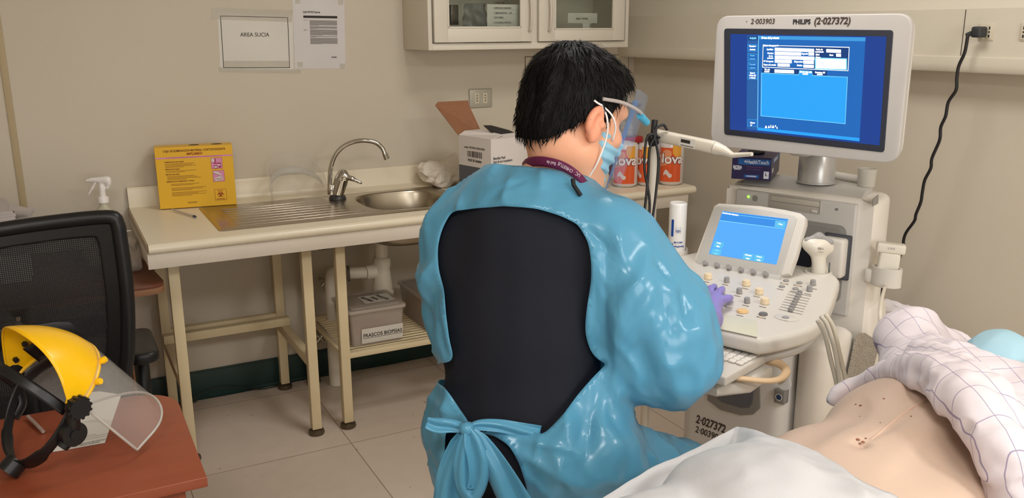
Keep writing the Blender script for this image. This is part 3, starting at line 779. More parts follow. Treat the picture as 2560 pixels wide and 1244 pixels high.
for k, (x, y) in enumerate([(1.03 + .036 * i, 3.36 + .042 * j) for j in range(4) for i in range(5)]):
    col = ('cup with an orange cap inside the FRASCOS BIOPSIAS box')
    if v0 is None:
        mb = MB().lathe([(0, 0), (.013, 0), (.014, .04), (0, .04)], (0, 0, 0), 12)
        v0 = tag(mb.build('specimen_cup', mat('cup_white', (205, 196, 186), .4)), 'small specimen ' + col, 'cup', 'specimen cups in the box')
        MB().lathe([(0, .052), (.0145, .052), (.0155, .04), (0, .04)], (0, 0, 0), 12).build('cap', m_vlid, v0)
        c0 = v0.children[0]; v = v0
    else:
        v = v0.copy(); COL.objects.link(v); c = c0.copy(); COL.objects.link(c); c.parent = v
    v.location = (x, y, .3238)
t, z0 = bin_(1.33, 1.62, 3.34, 3.66, .15, 'reddish clear lidded box with BOLSAS label at the right of the shelf', [(('BOLSAS', 'CINTA CONT', 'BOLSAS BIO'), .012, .012, .15, .075, .0165, 1)])
MB().box(1.349, 1.60, 3.365, 3.642, .3241, .425, .01).build('brown_paper_filling', mat('kraft_paper', (176, 118, 84), .8, var=.15, vscale=20), None) and None
o = bpy.data.objects['brown_paper_filling']; o.name = 'paper_pack'; tag(o, 'brown paper pack filling the reddish box on the shelf', 'paper pack')

# cable lying along the skirting
c = [onz(470, 1008, .004), onz(480, 996, .02), ony(520, 975, YW - .02), ony(560, 966, YW - .016), ony(610, 968, YW - .016), onz(650, 972, .01), onz(700, 962, .004), onz(760, 945, .004)]
tag(MB().tube(spline([(-.1, YW - .06, .004)] + [(q[0], min(q[1], YW - .012), max(q[2], .004)) for q in c], 6), .0028, 6).build('floor_cable', mat('cable_grey', (46, 52, 48), .5), None, 180), 'thin dark cable lying along the green skirting', 'cable')
# ------------------------------------------------------------------ things on the counter
ZT_ = ZK + .0006
m_yel = mat('yellow_card', (238, 186, 44), .42, var=.02); m_brn = mat('brown_print', (120, 66, 30), .7); m_mag = mat('magenta_print', (168, 40, 96), .6)
m_pnk = mat('pink_print', (226, 150, 190), .6); m_red = mat('red_brown_print', (150, 50, 24), .6)
# sharps box
A_ = Vector((.353, 3.742, ZK + .004)); B_ = Vector((.647, 3.699, ZK + .004)); W_ = (B_ - A_).length
xd = (B_ - A_).normalized(); Mb = frame(A_, xd, (-xd.y, xd.x, 0))       # local: x along front, y depth, z up
t = thing('sharps_box', 'yellow cardboard sharps disposal box with two black holes on top', 'sharps box', A_, math.atan2(xd.y, xd.x))
Hb, Db = .249, .083
MB().box(0, W_, 0, Db, 0, Hb, .0015, mtx=Mb).build('carton', m_yel, t, 20, world=True)
for cx_ in (.150, .238):
    MB().lathe([(0, 0), (.021, 0), (.021, .0008), (0, .0008)], (0, 0, 0), 28, mtx=Mb @ Matrix.Translation((cx_, .045, Hb)), sy=.62).build('disposal_hole', m_hole, t, 60, world=True)
Mf = Mb @ Matrix(((1, 0, 0, 0), (0, 0, -1, -.0004), (0, 1, 0, 0), (0, 0, 0, 1)))
text('CAJA DE ELIMINACION MATERIAL CORTOPUNZANTE', .0118, Mf @ Matrix.Translation((W_ / 2 + .002, Hb - .016, 0)), m_brn, t, bold=.0003, sx=.83, world=True)
text('IMPLEMED', .0135, Mf @ Matrix.Translation((W_ / 2 + .0, Hb - .030, 0)), m_red, t, bold=.0003, shear=.3, world=True)
lines('pink_band', [(0.002, W_ - .002, Hb - .046, Hb - .040)], Mf, m_pnk, t, .0002, world=True)
text('NO LLENAR MAS DE LA LINEA   ' * 5, .0042, Mf @ Matrix.Translation((W_ / 2, Hb - .043, .0003)), m_mag, t, sx=.72, world=True)
for s_, yy, sz in (('ELIMINACION DE AGUJAS', .060, .0066), ('SEPARACION AGUJA', .089, .0062), ('BISTURI CON HOJA', .110, .0062), ('ELIMINACION DE JERINGAS Y OTROS', .139, .0066)):
    text(s_, sz, Mf @ Matrix.Translation((.034, Hb - yy, 0)), m_brn, t, align='LEFT', bold=.0002, sx=.95, world=True)
rr = []
for y0_, n_, x_ in ((.067, 4, .034), (.096, 2, .036), (.117, 4, .038), (.150, 2, .05), (.166, 3, .05), (.184, 4, .05)):
    for k in range(n_):
        rr.append((x_, x_ + random.uniform(.10, .135) * (1 if k < n_ - 1 else .7), Hb - y0_ - .0045 * k - .0008, Hb - y0_ - .0045 * k + .0004))
lines('printed_text', rr, Mf, m_brn, t, .0002, world=True)
text('IMPLEMED', .009, Mf @ Matrix.Translation((.125, .020, 0)), m_brn, t, shear=.3, sx=.9, world=True)
def pict(x, y, s, k):
    M = Mf @ Matrix.Translation((x, y, 0))
    o = lines('pictogram', [(0, s, 0, s * 1.02)], M, m_mag if k < 2 else m_red, t, .0002, world=True)
    lines('pictogram_ground', [(.0012, s - .0012, .0012, s * 1.02 - .0012)], M, m_pnk if k < 2 else m_yel, o, .0004, world=True)
    if k == 0:
        mb = MB(); mb.box(.010, .024, .0, .014, .0003, .0006, mtx=M); mb.box(.028, .038, .004, .020, .0003, .0006, mtx=M); mb.box(.014, .019, .026, .042, .0003, .0006, mtx=M); mb.box(.008, .038, .021, .025, .0003, .0006, mtx=M)
        mb.build('pictogram_box', m_mag, o, None, world=True)
        mb = MB(); mb.box(.012, .022, .003, .011, .0005, .0009, mtx=M); mb.box(.002, .014, .030, .042, .0003, .0008, mtx=M); mb.box(.026, .036, .012, .018, .0005, .0009, mtx=M); mb.build('pictogram_white', m_pap, o, None, world=True)
    if k == 1:
        mb = MB(); mb.raw([M @ Vector(p) for p in ((.004, .006, .0006), (.018, .001, .0006), (.04, .008, .0006), (.04, .016, .0006), (.026, .022, .0006), (.004, .014, .0006))], [(0, 1, 2, 3, 4, 5)])
        mb.raw([M @ Vector(p) for p in ((.003, .036, .0007), (.003, .043, .0007), (.02, .040, .0007), (.036, .026, .0007), (.028, .024, .0007), (.014, .03, .0007))], [(0, 1, 2, 3, 4, 5)])
        mb.build('pictogram_white', m_pap, o, None, world=True)
        mb = MB()
        for a, b in (((.004, .010), (.022, .012)), ((.022, .012), (.040, .014)), ((.018, .002), (.020, .012)), ((.003, .036), (.018, .03)), ((.018, .03), (.028, .024)), ((.024, .005), (.034, .009))):
            mb.tube([M @ Vector((*a, .0008)), M @ Vector((*b, .0008))], .0008, 4)
        mb.build('pictogram_lines', m_mag, o, None, world=True)
    if k == 2:
        mb = MB(); cx, cy = s / 2, s * .55
        for a in (90, 210, 330):
            ca, sa = math.cos(math.radians(a)), math.sin(math.radians(a))
            px_, py_ = cx + ca * .0065, cy + sa * .0065
            ring = [M @ Vector((px_ + .0062 * math.cos(math.radians(a + q_)), py_ + .0062 * math.sin(math.radians(a + q_)), .0009)) for q_ in range(25, 336, 15)]
            mb.tube(ring, .0014, 5)
        ring = [M @ Vector((cx + .0058 * math.cos(q_ * .35), cy + .0058 * math.sin(q_ * .35), .0008)) for q_ in range(18)]
        mb.tube(ring, .0009, 5, closed=True)
        mb.build('biohazard_mark', m_red, o, 60, world=True)
        lines('pictogram_text', [(.006, .038, .006, .0075), (.004, .040, .003, .0045), (.010, .034, .0405, .042)], M, m_red, o, .0006, world=True)
pict(W_ - .087, Hb - .096, .044, 0); pict(W_ - .084, Hb - .149, .045, 1); pict(W_ - .083, .022, .046, 2)
# thin pen
a, b = onz(430, 523, ZK + .0075), onz(488, 541, ZK + .0065)
t = thing('pen', 'thin white pen with dark tip lying before the yellow sharps box', 'pen', a)
dv = (b - a) / np.linalg.norm(b - a)
MB().tube([a, a + dv * .02, b - dv * .012], [.003, .0036, .0036], 10).build('barrel', mat('pen_white', (200, 190, 176), .3), t, 60, world=True)
MB().tube([b - dv * .012, b - dv * .002, b + dv * .006], [.0048, .0048, .003], 10).build('cap', mat('pen_blue', (52, 64, 96), .3), t, 60, world=True)

# clear face shield propped on the drainboard
m_film = mat('clear_film', (222, 216, 206), .12, alpha=.16, ior=1.3)
def face_film(u, v, P):  # P: centre, radius x, radius y, height, lean
    a = math.pi * (1.06 - 1.12 * u); h = P['h'] * (max(0, math.sin(math.pi * (.04 + .92 * u)))) ** .55
    return (P['c'][0] + P['rx'] * math.cos(a), P['c'][1] + P['ry'] * math.sin(a) + P['lean'] * v, P['z'] + h * v)
t = thing('face_shield', 'clear plastic face shield standing against the backsplash on the drainboard', 'face shield', (.89, 3.68, ZK + .007))
PF = dict(c=(.895, 3.625), rx=.118, ry=.155, h=.180, z=ZK + .0075, lean=.03)
MB().grid(lambda u, v: face_film(u, v, PF), 40, 16).build('visor_film', m_film, t, 180, solid=.0008, world=True)
MB().tube([face_film(u / 39, 1, PF) for u in range(40)], .0012, 6).build('film_edge', mat('film_edge', (236, 232, 224), .3, alpha=.6), t, 180, world=True)
PF2 = dict(PF, rx=.108, ry=.125, h=.125); MB().grid(lambda u, v: face_film(.06 + u * .88, .75 + v * .25, PF2), 30, 4).build('forehead_band', mat('foam_clear', (210, 206, 198), .5, alpha=.4), t, 180, solid=.003, world=True)

# crumpled cloth
s_ = SDF((1.44, 3.58, .87), (1.78, 3.85, 1.06), .0035)
s_.ell((1.60, 3.73, ZK + .045), (.11, .075, .05), k=.02).ell((1.53, 3.755, ZK + .075), (.05, .05, .035)).ell((1.66, 3.74, ZK + .085), (.06, .06, .055)).ell((1.56, 3.66, ZK + .03), (.05, .03, .03)).cap((1.50, 3.72, ZK + .07), (1.58, 3.66, ZK + .012), .014, k=.01)
s_.cap((1.54, 3.74, ZK + .10), (1.68, 3.70, ZK + .03), .018, k=.01).cap((1.60, 3.67, ZK + .06), (1.70, 3.68, ZK + .012), .016, k=.01)
def dcl(V, N):
    d = .012 * ridge(V * [1, 1, 1.6], 38, 5, 3) - .006 + .003 * fbm(V, 120, 9)
    return np.where(V[:, 2] < ZK + .006, 0, d)
s_.half((0, 0, ZK + .001), (0, 0, -1))
tag(link('cloth', s_.mesh('cloth', disp=dcl, relax=2), mat('white_cotton', (226, 216, 200), .9, bump=.1, bscale=160), None), 'crumpled white cotton cloth lying behind the sink bowl', 'cloth')

# gown carton
m_cw = mat('carton_white', (222, 214, 208), .5); m_cg = mat('carton_grey', (92, 92, 98), .5); m_cbl = mat('carton_blue', (36, 74, 170), .5); m_kr = mat('kraft', (146, 100, 70), .8, var=.06, vscale=60)
Fc = Vector((1.600, 3.235, ZT_)); Lc = Vector((1.560, 3.455, ZT_)); Hc = .262
u1 = (Lc - Fc).normalized(); l1 = .215; u2 = Vector((-u1.y * -1, u1.x * -1, 0)) * -1
u2 = Vector((.97, .24, 0)).normalized(); l2 = .205
u1 = Vector((-.24, .97, 0)).normalized()
t = thing('gown_carton', 'open white and grey cardboard carton with raised brown flap beside the sink', 'box', Fc, 0)
Mc_ = frame(Fc, u2, u1)     # x along right face, y along left face
th = .004
def walls(name, z0, z1, m, inner=False):
    mb = MB(); mb.box(0, l2, 0, th, z0, z1, mtx=Mc_); mb.box(0, l2, l1 - th, l1, z0, z1, mtx=Mc_)
    mb.box(0, th, th, l1 - th, z0, z1, mtx=Mc_); mb.box(l2 - th, l2, th, l1 - th, z0, z1, mtx=Mc_)
    return mb.build(name, m, t, None, world=True)
walls('white_panel', .138, Hc, m_cw); walls('grey_panel', .026, .138, m_cg); walls('blue_stripe', .012, .026, m_cbl); walls('base_panel', 0, .012, m_cw)
MB().box(th, l2 - th, th, l1 - th, 0, .003, mtx=Mc_).build('bottom', m_cw, t, None, world=True)
V3 = lambda x, y, z: Mc_ @ Vector((x, y, z))
def flap(name, pts_, m, m2=None):
    mb = MB(); mb.raw([V3(*p) for p in pts_], [tuple(range(len(pts_)))]); return mb.build(name, m, t, None, solid=.003, world=True)
# brown flap hinged on the back edge, leaning up and away to the left
hl = V3(0, l1, Hc); hr = V3(.11, l1, Hc)
fl = [hl, V3(.13, l1 - .0, Hc), Vector([float(q) for q in ony(1172, 262, 3.53)]), Vector([float(q) for q in ony(1170, 251, 3.54)]), Vector([float(q) for q in ony(1094, 255, 3.56)]), Vector([float(q) for q in ony(1088, 263, 3.56)])]
mb = MB(); mb.raw(fl, [(0, 1, 2, 3, 4, 5)]); mb.build('brown_flap', m_kr, t, None, solid=.003, world=True)
flap('white_flap', [(.0, .0, Hc + .001), (.0, l1, Hc + .001), (.03, l1 - .005, Hc + .018), (.10, l1 - .02, Hc + .020), (.085, .02, Hc + .012)], m_cw)
flap('white_flap', [(.002, .0, Hc), (l2, .0, Hc), (l2 - .01, .045, Hc + .012), (.10, .05, Hc + .01), (.095, .03, Hc + .006), (.02, .028, Hc + .004)], m_cw)
flap('dark_flap', [(.07, .05, Hc + .004), (l2 - .002, .04, Hc - .002), (l2 - .002, .12, Hc + .015), (.13, .15, Hc + .038), (.095, .16, Hc + .040)], mat('carton_black', (46, 44, 44), .6))
#flap('brown_flap', [(l2, .0, Hc), (l2, l1, Hc), (l2 + .10, l1, Hc + .03), (l2 + .09, .0, Hc + .025)], m_kr)
MF1 = frame(V3(0, l1, 0), -u1, (0, 0, 1))     # left face: x runs from L to F
MF2 = frame(V3(0, 0, 0), u2, (0, 0, 1))
text('ecuatio  PECHERA DESECHABLE', .0125, MF1 @ Matrix.Translation((l1 / 2 - .0, .218, .0004)) , m_ink, t, sx=.80, world=True)
bars = []; x_ = 0
while x_ < .095:
    w_ = random.choice((.001, .0016, .0026)); bars.append((x_, x_ + w_, 0, .026)); x_ += w_ + random.choice((.0012, .002, .003))
lines('barcode', bars, MF1 @ Matrix.Translation((.058, .178, .0002)), m_ink, t, world=True)
text('PACK 50 Unidades', .0145, MF1 @ Matrix.Translation((l1 / 2 - .0, .164, .0004)), m_ink, t, bold=.0003, sx=.8, world=True)
text('Blunding Pack', .0150, MF2 @ Matrix.Translation((.012, .183, .0004)), m_ink, t, align='LEFT', bold=.0003, sx=.8, world=True)
text('Pack de uso hospitalario', .0150, MF2 @ Matrix.Translation((.012, .168, .0004)), m_ink, t, align='LEFT', bold=.0002, sx=.72, world=True)
m_gt = mat('grey_print', (128, 128, 132), .6)
lines('printed_text', [(.05, .11, .084, .087), (.05, .15, .077, .080), (.05, .15, .05, .053), (.05, .12, .040, .043)], MF1 @ Matrix.Translation((0, 0, .0002)), m_gt, t, world=True)

# paper towel rolls (the mascot on them is left out), bleach-style white can
m_wrap = mat('roll_wrap', (226, 216, 212), .22, coat=.5); m_or = mat('roll_orange', (226, 92, 44), .22, coat=.5); m_ye = mat('roll_yellow', (240, 170, 60), .22, coat=.5)
m_wt = mat('white_print', (246, 240, 236), .3); m_mar = mat('maroon_print', (110, 30, 44), .4); m_pk2 = mat('roll_peach', (236, 156, 108), .25, coat=.5)
def patch(R, a0, a1, z0, z1, off=.0006, n=16, edge=None):
    """printed patch that hugs a cylinder"""
    mb = MB(); mb.grid(lambda u, v: ((R + off) * math.cos(math.radians(a0 + u * (a1 - a0))), (R + off) * math.sin(math.radians(a0 + u * (a1 - a0))), (z0 + v * (z1 - z0)) if edge is None else edge(u, v)), n, 6); return mb
def wrap_text(s_, size, R, adeg, z, m, parent, off=.0009, **k):
    """lettering bent round a cylinder, centred on angle adeg"""
    o = text(s_, size, Matrix(), m, parent, **k)
    for v in o.data.vertices:
        a = math.radians(adeg) + v.co.x / R; r = R + off + v.co.z; v.co = Vector((r * math.cos(a), r * math.sin(a), z + v.co.y))
    return o
def roll(x, y, R, H_, face, lab, printed=True):
    t = thing('paper_towel_roll', lab, 'paper roll', (x, y, ZT_), math.radians(face), group='wrapped kitchen paper rolls on the counter')
    MB().lathe([(0, .004), (.02, .003), (R - .012, .0), (R, .012), (R, H_ - .018), (R - .006, H_ - .006), (.024, H_), (.02, H_ - .012), (0, H_ - .014)], (0, 0, 0), 40).build('roll', m_wrap, t, 60)
    if printed:
        patch(R, -58, 48, .018, H_ - .03).build('orange_print', m_or, t, 180)
        patch(R, 5, 48, .10, H_ - .012, .0009, edge=lambda u, v: .10 + .05 * (1 - u) + v * (H_ - .115 - .05 * (1 - u))).build('yellow_swirl', m_ye, t, 180)
        patch(R, -58, 0, .08, H_ * .62, .0009, edge=lambda u, v: .085 + .02 * u + v * (.05 + .02 * math.sin(u * 3))).build('peach_swirl', m_pk2, t, 180)
        wrap_text('Nova', .062, R, -12, H_ * .60, m_mar, t, .0010, bold=.0042, name='lettering_outline')
        wrap_text('Nova', .062, R, -12, H_ * .60, m_wt, t, .0019, bold=.0014)
        patch(R, -36, 4, .042, .068, .0010, edge=lambda u, v: .045 + .008 * math.sin(u * 6) + v * (.012 + .012 * math.sin(u * 3.14))).build('pale_motif', m_wrap, t, 180)
    return t
roll(2.318, 3.295, .058, .205, -126, 'wrapped kitchen paper roll nearest the doctor, Nova lettering cut by the visor')
roll(2.425, 3.265, .050, .198, -165, 'wrapped kitchen paper roll standing between the two Nova rolls', True)
roll(2.535, 3.235, .057, .205, -128, 'wrapped orange Nova kitchen paper roll at the counter end')
t = thing('white_tub', 'low white container with black lid rim beside the Nova roll', 'tub', (2.17, 3.33, ZT_))
MB().lathe([(0, 0), (.062, 0), (.070, .012), (.071, .055), (.064, .072), (0, .072)], (0, 0, 0), 36).build('body', mat('tub_cream', (226, 222, 200), .35), t, 60)
MB().lathe([(0, .084), (.050, .084), (.056, .080), (.058, .0722), (0, .0722)], (0, 0, 0), 36).build('lid', m_blk, t, 60)
# red sharps bin and tapered jar with cotton
t = thing('biohazard_container', 'dark red plastic container with a red lid behind the paper rolls', 'container', (2.50, 3.60, ZT_))
m_rb = mat('red_bin', (120, 62, 66), .35, alpha=.9); m_rl = mat('red_lid', (188, 52, 58), .4)
mb = MB(); mb.prism(rrect(-.085, .085, -.06, .06, .02), 0, .155, .004); mb.build('body', m_rb, t)
mb = MB(); mb.prism(rrect(-.098, .098, -.068, .068, .022), .156, .186, .004); mb.build('lid', m_rl, t)
MB().box(-.012, .035, -.0612, -.0600, .075, .108).build('paper_label', m_pap, t)
lines('printed_text', [(-.008, .030, .094, .098), (-.008, .012, .084, .088)], Matrix(((1, 0, 0, 0), (0, 0, -1, -.0612), (0, 1, 0, 0), (0, 0, 0, 1))), m_ink, t)
t = thing('cotton_jar', 'clear tapered jar of cotton balls standing on the red lid', 'jar', (2.51, 3.60, ZT_ + .187))
m_jar = mat('jar_clear', (214, 208, 198), .08, alpha=.28)
MB().lathe([(0, 0), (.060, 0), (.064, .003), (.086, .150), (.088, .152), (.084, .152), (.061, .004), (0, .003)], (0, 0, 0), 40).build('jar_body', m_jar, t, 40)
MB().lathe([(0, .158), (.080, .158), (.092, .156), (.092, .150), (.0885, .1495), (0, .1525)], (0, 0, 0), 40).build('jar_lid', mat('jar_lid', (150, 136, 128), .2, alpha=.6), t, 40)
cb = None; ct = None
for k, (x, y, z) in enumerate([(.038 * math.cos(a) * r, .038 * math.sin(a) * r, z) for z, r in ((.018, 1), (.042, 1.05), (.064, .8)) for a in (0, 1.05, 2.1, 3.15, 4.2, 5.25)] + [(0, 0, .018), (0, 0, .045), (0, 0, .068)]):
    if cb is None:
        s_ = SDF((-.03,) * 3, (.03,) * 3, .003); s_.ell((0, 0, 0), (.0165, .0165, .0155)); cb = s_.mesh('cotton_ball', disp=lambda V, N: .002 * fbm(V, 180, 4)); mc = mat('cotton', (240, 234, 224), 1.); cb.materials.append(mc)
    o = bpy.data.objects.new('cotton_ball', cb); COL.objects.link(o); o.location = (2.51 + x, 3.60 + y, ZT_ + .187 + z); o.rotation_euler = (k, k * 2, 0)
    tag(o, 'white cotton ball inside the tapered jar', 'cotton ball', 'cotton balls in the jar')
t = thing('tape_roll', 'white tape roll with teal end caps on top of the jar lid', 'tape', (2.475, 3.585, ZT_ + .187 + .158 + .0225))
m_teal = mat('teal_plastic', (30, 116, 112), .4)
Rm = Matrix.Rotation(math.radians(-20), 4, 'Z') @ Matrix.Rotation(math.pi / 2, 4, 'Y')
MB().lathe([(.008, -.022), (.018, -.022), (.018, .022), (.008, .022), (.008, -.022)], (0, 0, 0), 24, mtx=Rm).build('tape', mat('tape_white', (228, 224, 214), .6), t, 60)
for s1 in (-1, 1): MB().lathe([(.006, s1 * .0225), (.0215, s1 * .0225), (.0215, s1 * .032), (.006, s1 * .032), (.006, s1 * .0225)], (0, 0, 0), 24, mtx=Rm).build('end_cap', m_teal, t, 60)

# ------------------------------------------------------------------ side table, papers, spray bottle
m_cherry = mat('dark_table', (112, 66, 48), .35, var=.12, vscale=3, stretch=(1, 6, 1)); m_edge = mat('table_edge', (150, 108, 78), .6)
zt = .742; xs_, ysd = .288, 3.145
t = thing('side_table', 'brown wooden side table with rounded corner left of the counter', 'table', (-.5, 3.5, 0))
out = [(-1.2, ysd), (xs_ - .05, ysd)] + arc(xs_ - .05, ysd + .05, .05, 270, 360, 6)[1:] + [(xs_ - .06, YW - .03), (-1.2, YW - .03)]
MB().prism(out, zt - .012, zt, .001).build('table_top', m_cherry, t, 30, world=True)
MB().prism(out, zt - .034, zt - .0122, .001).build('edge_band', m_edge, t, 30, world=True)
for x in (-1.15, .17):
    box('side_panel', x - .011, x + .011, ysd + .12, YW - .05, .001, zt - .0345, m_edge, t, .002, world=True)
m_bag = mat('clear_bag', (196, 184, 170), .12, alpha=.45)
s_ = SDF((.02, 3.3, .73), (.30, 3.8, .95), .004)
s_.ell((.16, 3.47, zt + .05), (.12, .11, .06)).ell((.20, 3.42, zt + .03), (.07, .08, .04)).half((0, 0, zt + .001), (0, 0, -1)); s_.half((XK0 - .012, 0, 0), (1, 0, 0))
tag(link('plastic_bag', s_.mesh('plastic_bag', disp=lambda V, N: np.where(V[:, 2] < zt + .006, 0, .010 * ridge(V, 30, 8, 3) - .006)), m_bag), 'crumpled clear plastic bag lying on the brown side table', 'bag')
MB().box(-.06, .06, -.09, .09, 0, .0012, mtx=Matrix.Translation((.125, 3.50, zt + .125)) @ Matrix.Rotation(.5, 4, 'Z') @ Matrix.Rotation(-.12, 4, 'X')).build('folded_note', m_pap, None)
tag(bpy.data.objects['folded_note'], 'small white paper on the plastic bag behind the chair', 'paper')
# spray bottle
bxs, bys = .145, 3.66
t = thing('spray_bottle', 'white translucent spray bottle standing behind the mesh chair', 'spray bottle', (bxs, bys, zt + .0005), math.radians(160))
MB().lathe([(0, 0), (.043, 0), (.047, .006), (.047, .12), (.044, .155), (.030, .185), (.017, .20), (.015, .215), (0, .215)], (0, 0, 0), 32).build('bottle', mat('bottle_milky', (208, 204, 180), .35, alpha=.78), t, 60)
MB().lathe([(0, .212), (.020, .212), (.020, .232), (.017, .236), (0, .236)], (0, 0, 0), 28).build('screw_cap', m_wt, t, 40)
s_ = SDF((-.08, -.04, .22), (.09, .04, .34), .003)
s_.cap((0, 0, .236), (.0, 0, .275), .012, .011, .008).cap((-.022, 0, .298), (.035, 0, .30), .016, .009, .01, flat=((0, 1, 0), 1.3)).cap((-.028, 0, .285), (-.020, 0, .268), .008, .006, .008).cap((.035, 0, .30), (.050, 0, .298), .006, .007, .004)
link('spray_head', s_.mesh('spray_head', relax=2), m_wt, t)
s_ = SDF((.0, -.03, .22), (.08, .03, .31), .003); s_.chain([(.020, 0, .292), (.034, 0, .27), (.050, 0, .245)], [.006, .005, .004], .004)
link('trigger', s_.mesh('trigger', relax=2), m_wt, t)
# stack of papers at the left edge, each sheet bundle its own thing
zz = zt + .0005
lab = ['lowest bundle of papers in the stack behind the chair', 'grey folder in the paper stack under the white bundle', 'white bundle of papers in the middle of the stack', 'dark green folder near the top of the stack', 'thin white sheets over the green folder', 'topmost loose papers of the stack with a folded corner']
for k, (hh, c_, dx, rz) in enumerate(((.10, (206, 200, 192), 0, .05), (.028, (150, 150, 150), .01, -.05), (.042, (214, 208, 204), -.02, .1), (.022, (44, 66, 52), .0, .02), (.018, (208, 202, 202), .015, -.12), (.040, (200, 192, 190), -.04, .12))):
    mb = MB(); M = Matrix.Translation((-.23 + dx, 3.55, zz)) @ Matrix.Rotation(rz, 4, 'Z')
    ns = max(2, int(hh / .009)); z_ = 0
    for j in range(ns):
        h1 = hh / ns; ox = random.uniform(-.006, .006); mb.box(-.105 + ox, .105 + ox, -.148, .148, z_ + .0003, z_ + h1, .0004, 1, mtx=M); z_ += h1
    if k == 5: mb.raw([M @ Vector(p) for p in ((.09, -.14, hh + .001), (.105, .0, hh + .001), (.19, -.08, hh - .02))], [(0, 1, 2)])
    o = mb.build('paper_bundle' if k not in (1, 3) else 'folder', mat('stack_paper_%d' % k, c_, .7), None, 20); tag(o, lab[k], 'papers' if k not in (1, 3) else 'folder', 'paper stack on the side table'); zz += hh + .0006

# ------------------------------------------------------------------ foreground desk
m_desk = mat('cherry_desk', (146, 74, 48), .33, var=.07, vscale=5, stretch=(1.5, 8, 1), bump=.02, bscale=30)
ZD = .75
t = thing('desk', 'reddish brown wooden desk with rounded corner in the left foreground', 'desk', (-.5, 1.9, 0))
out = [(-1.5, 1.652), (.190, 1.652), (.190, 2.045)] + arc(.09, 2.045, .10, 0, 90, 8)[1:] + [(-1.5, 2.155)]
MB().prism(out, ZD - .022, ZD, .0035, 3).build('desk_top', m_desk, t, 30, world=True)
MB().box(-1.48, .150, 1.675, 1.70, .10, ZD - .0225, .002).build('front_panel', m_desk, t, world=True)
MB().box(.118, .142, 1.7005, 2.10, .001, ZD - .0225, .002).build('side_panel', m_desk, t, world=True)
MB().box(-1.46, -1.436, 1.7005, 2.10, .001, ZD - .0225, .002).build('side_panel', m_desk, t, world=True)
# printed form on the desk
t = thing('printed_form', 'white printed form lying on the desk under the yellow face guard', 'paper', (0, 2.0, ZD))
c = [onz(*p, ZD + .0015) for p in ((212, 982), (248, 978), (303, 986), (262, 1106), (142, 1127), (112, 1130), (150, 1060))]
mb = MB(); mb.raw(c, [tuple(range(len(c)))]); mb.build('sheet', m_pap, t, None, solid=.0012, world=True)
a = onz(166, 1121, ZD + .0023); b = onz(260, 1102, ZD + .0023); dv = Vector([float(q) for q in b - a]).normalized()
Mp = frame(a, dv, (-dv.y, dv.x, 0))
text('HOSPITAL REGIONAL DE MAULLIN', .0052, Mp @ Matrix.Translation((.002, .007, 0)), m_ink2, t, align='LEFT', sx=.9, world=True)
text('CENTRO MEDICO COSTADO', .0052, Mp @ Matrix.Translation((.002, .0005, 0)), m_ink2, t, align='LEFT', sx=.9, world=True)
lines('ruled_line', [(0, .105, .0112, .0116), (.01, .10, .026, .0264), (.005, .09, .036, .0364), (.02, .06, .045, .0454)], Mp, m_ink2, t, world=True)
# pen under the guard
a, b = onz(70, 1040, ZD + .008), onz(108, 1078, ZD + .006)
tag(MB().tube([a, b], .004, 10).build('pen', mat('pen_clear', (170, 150, 140), .2), None, 60), 'pale pen lying on the desk inside the face guard', 'pen')

# ------------------------------------------------------------------ yellow face guard
m_gy = mat('guard_yellow', (253, 196, 8), .3, coat=.3); m_bk = mat('strap_black', (22, 22, 23), .4)
Rv = np.array([[.425, .8375, -.3435], [-.905, .3858, -.1793], [-.0176, .3871, .9219]]); Ov = np.array([-.049, 1.832, .924])
_F, _U = Rv[:, 1].copy(), Rv[:, 2].copy(); _c, _s = math.cos(math.radians(15)), math.sin(math.radians(15))
Rv[:, 1] = _F * _c + _U * _s; Rv[:, 2] = _U * _c - _F * _s; Ov = Ov + np.array((-.020, .010, -.011))
Mv = Matrix(((*Rv[0], Ov[0]), (*Rv[1], Ov[1]), (*Rv[2], Ov[2]), (0, 0, 0, 1)))
t = thing('face_guard', 'yellow safety face guard with clear visor and black headband on the desk', 'face guard', (0, 1.85, ZD))
def LV(S, F, U): return Mv @ Vector((S, F, U))
RS = .124
Ov = Ov - Rv[:, 0] * .018; Mv = Matrix(((*Rv[0], Ov[0]), (*Rv[1], Ov[1]), (*Rv[2], Ov[2]), (0, 0, 0, 1)))
def guard(u, v):
    a = math.radians(-93 + 186 * u); c_ = math.cos(a); up = .026 + .112 * max(0, c_) ** .8
    r_in = 1 - .55 * v ** 1.7 * max(0, c_) ** .6
    S = RS * math.sin(a) * (1 - .10 * v * max(0, c_)); F = .118 * c_ * r_in
    U = -.012 + up * (v ** .8)
    return LV(-S, F, U)
MB().grid(guard, 48, 18).build('brow_guard', m_gy, t, 180, solid=.0025, off=1, world=True)
MB().tube([guard(u / 47, 0) for u in range(48)], .0042, 8).tube([guard(u / 47, 1) for u in range(48)], .0022, 6).build('guard_rim', m_gy, t, 180, world=True)
def film(u, v):
    a = math.radians(-86 + 172 * u); cut = 1 - .16 * abs(math.sin(a)) ** 5
    k = 1 + .03 * v
    return LV(-.127 * math.sin(a) * k, .121 * math.cos(a) * k - .006 * v, -.004 - .205 * v * cut)
m_vis = mat('visor_clear', (225, 222, 215), .04, alpha=.13, ior=1.4)
MB().grid(film, 48, 16).build('visor', m_vis, t, 180, solid=.001, world=True)
MB().tube([film(0, v / 12) for v in range(12)] + [film(u / 47, 1) for u in range(48)] + [film(1, v / 12) for v in range(11, -1, -1)], .0028, 8).build('visor_edging', mat('edge_strip', (206, 200, 190), .25, alpha=.75), t, 180, world=True)
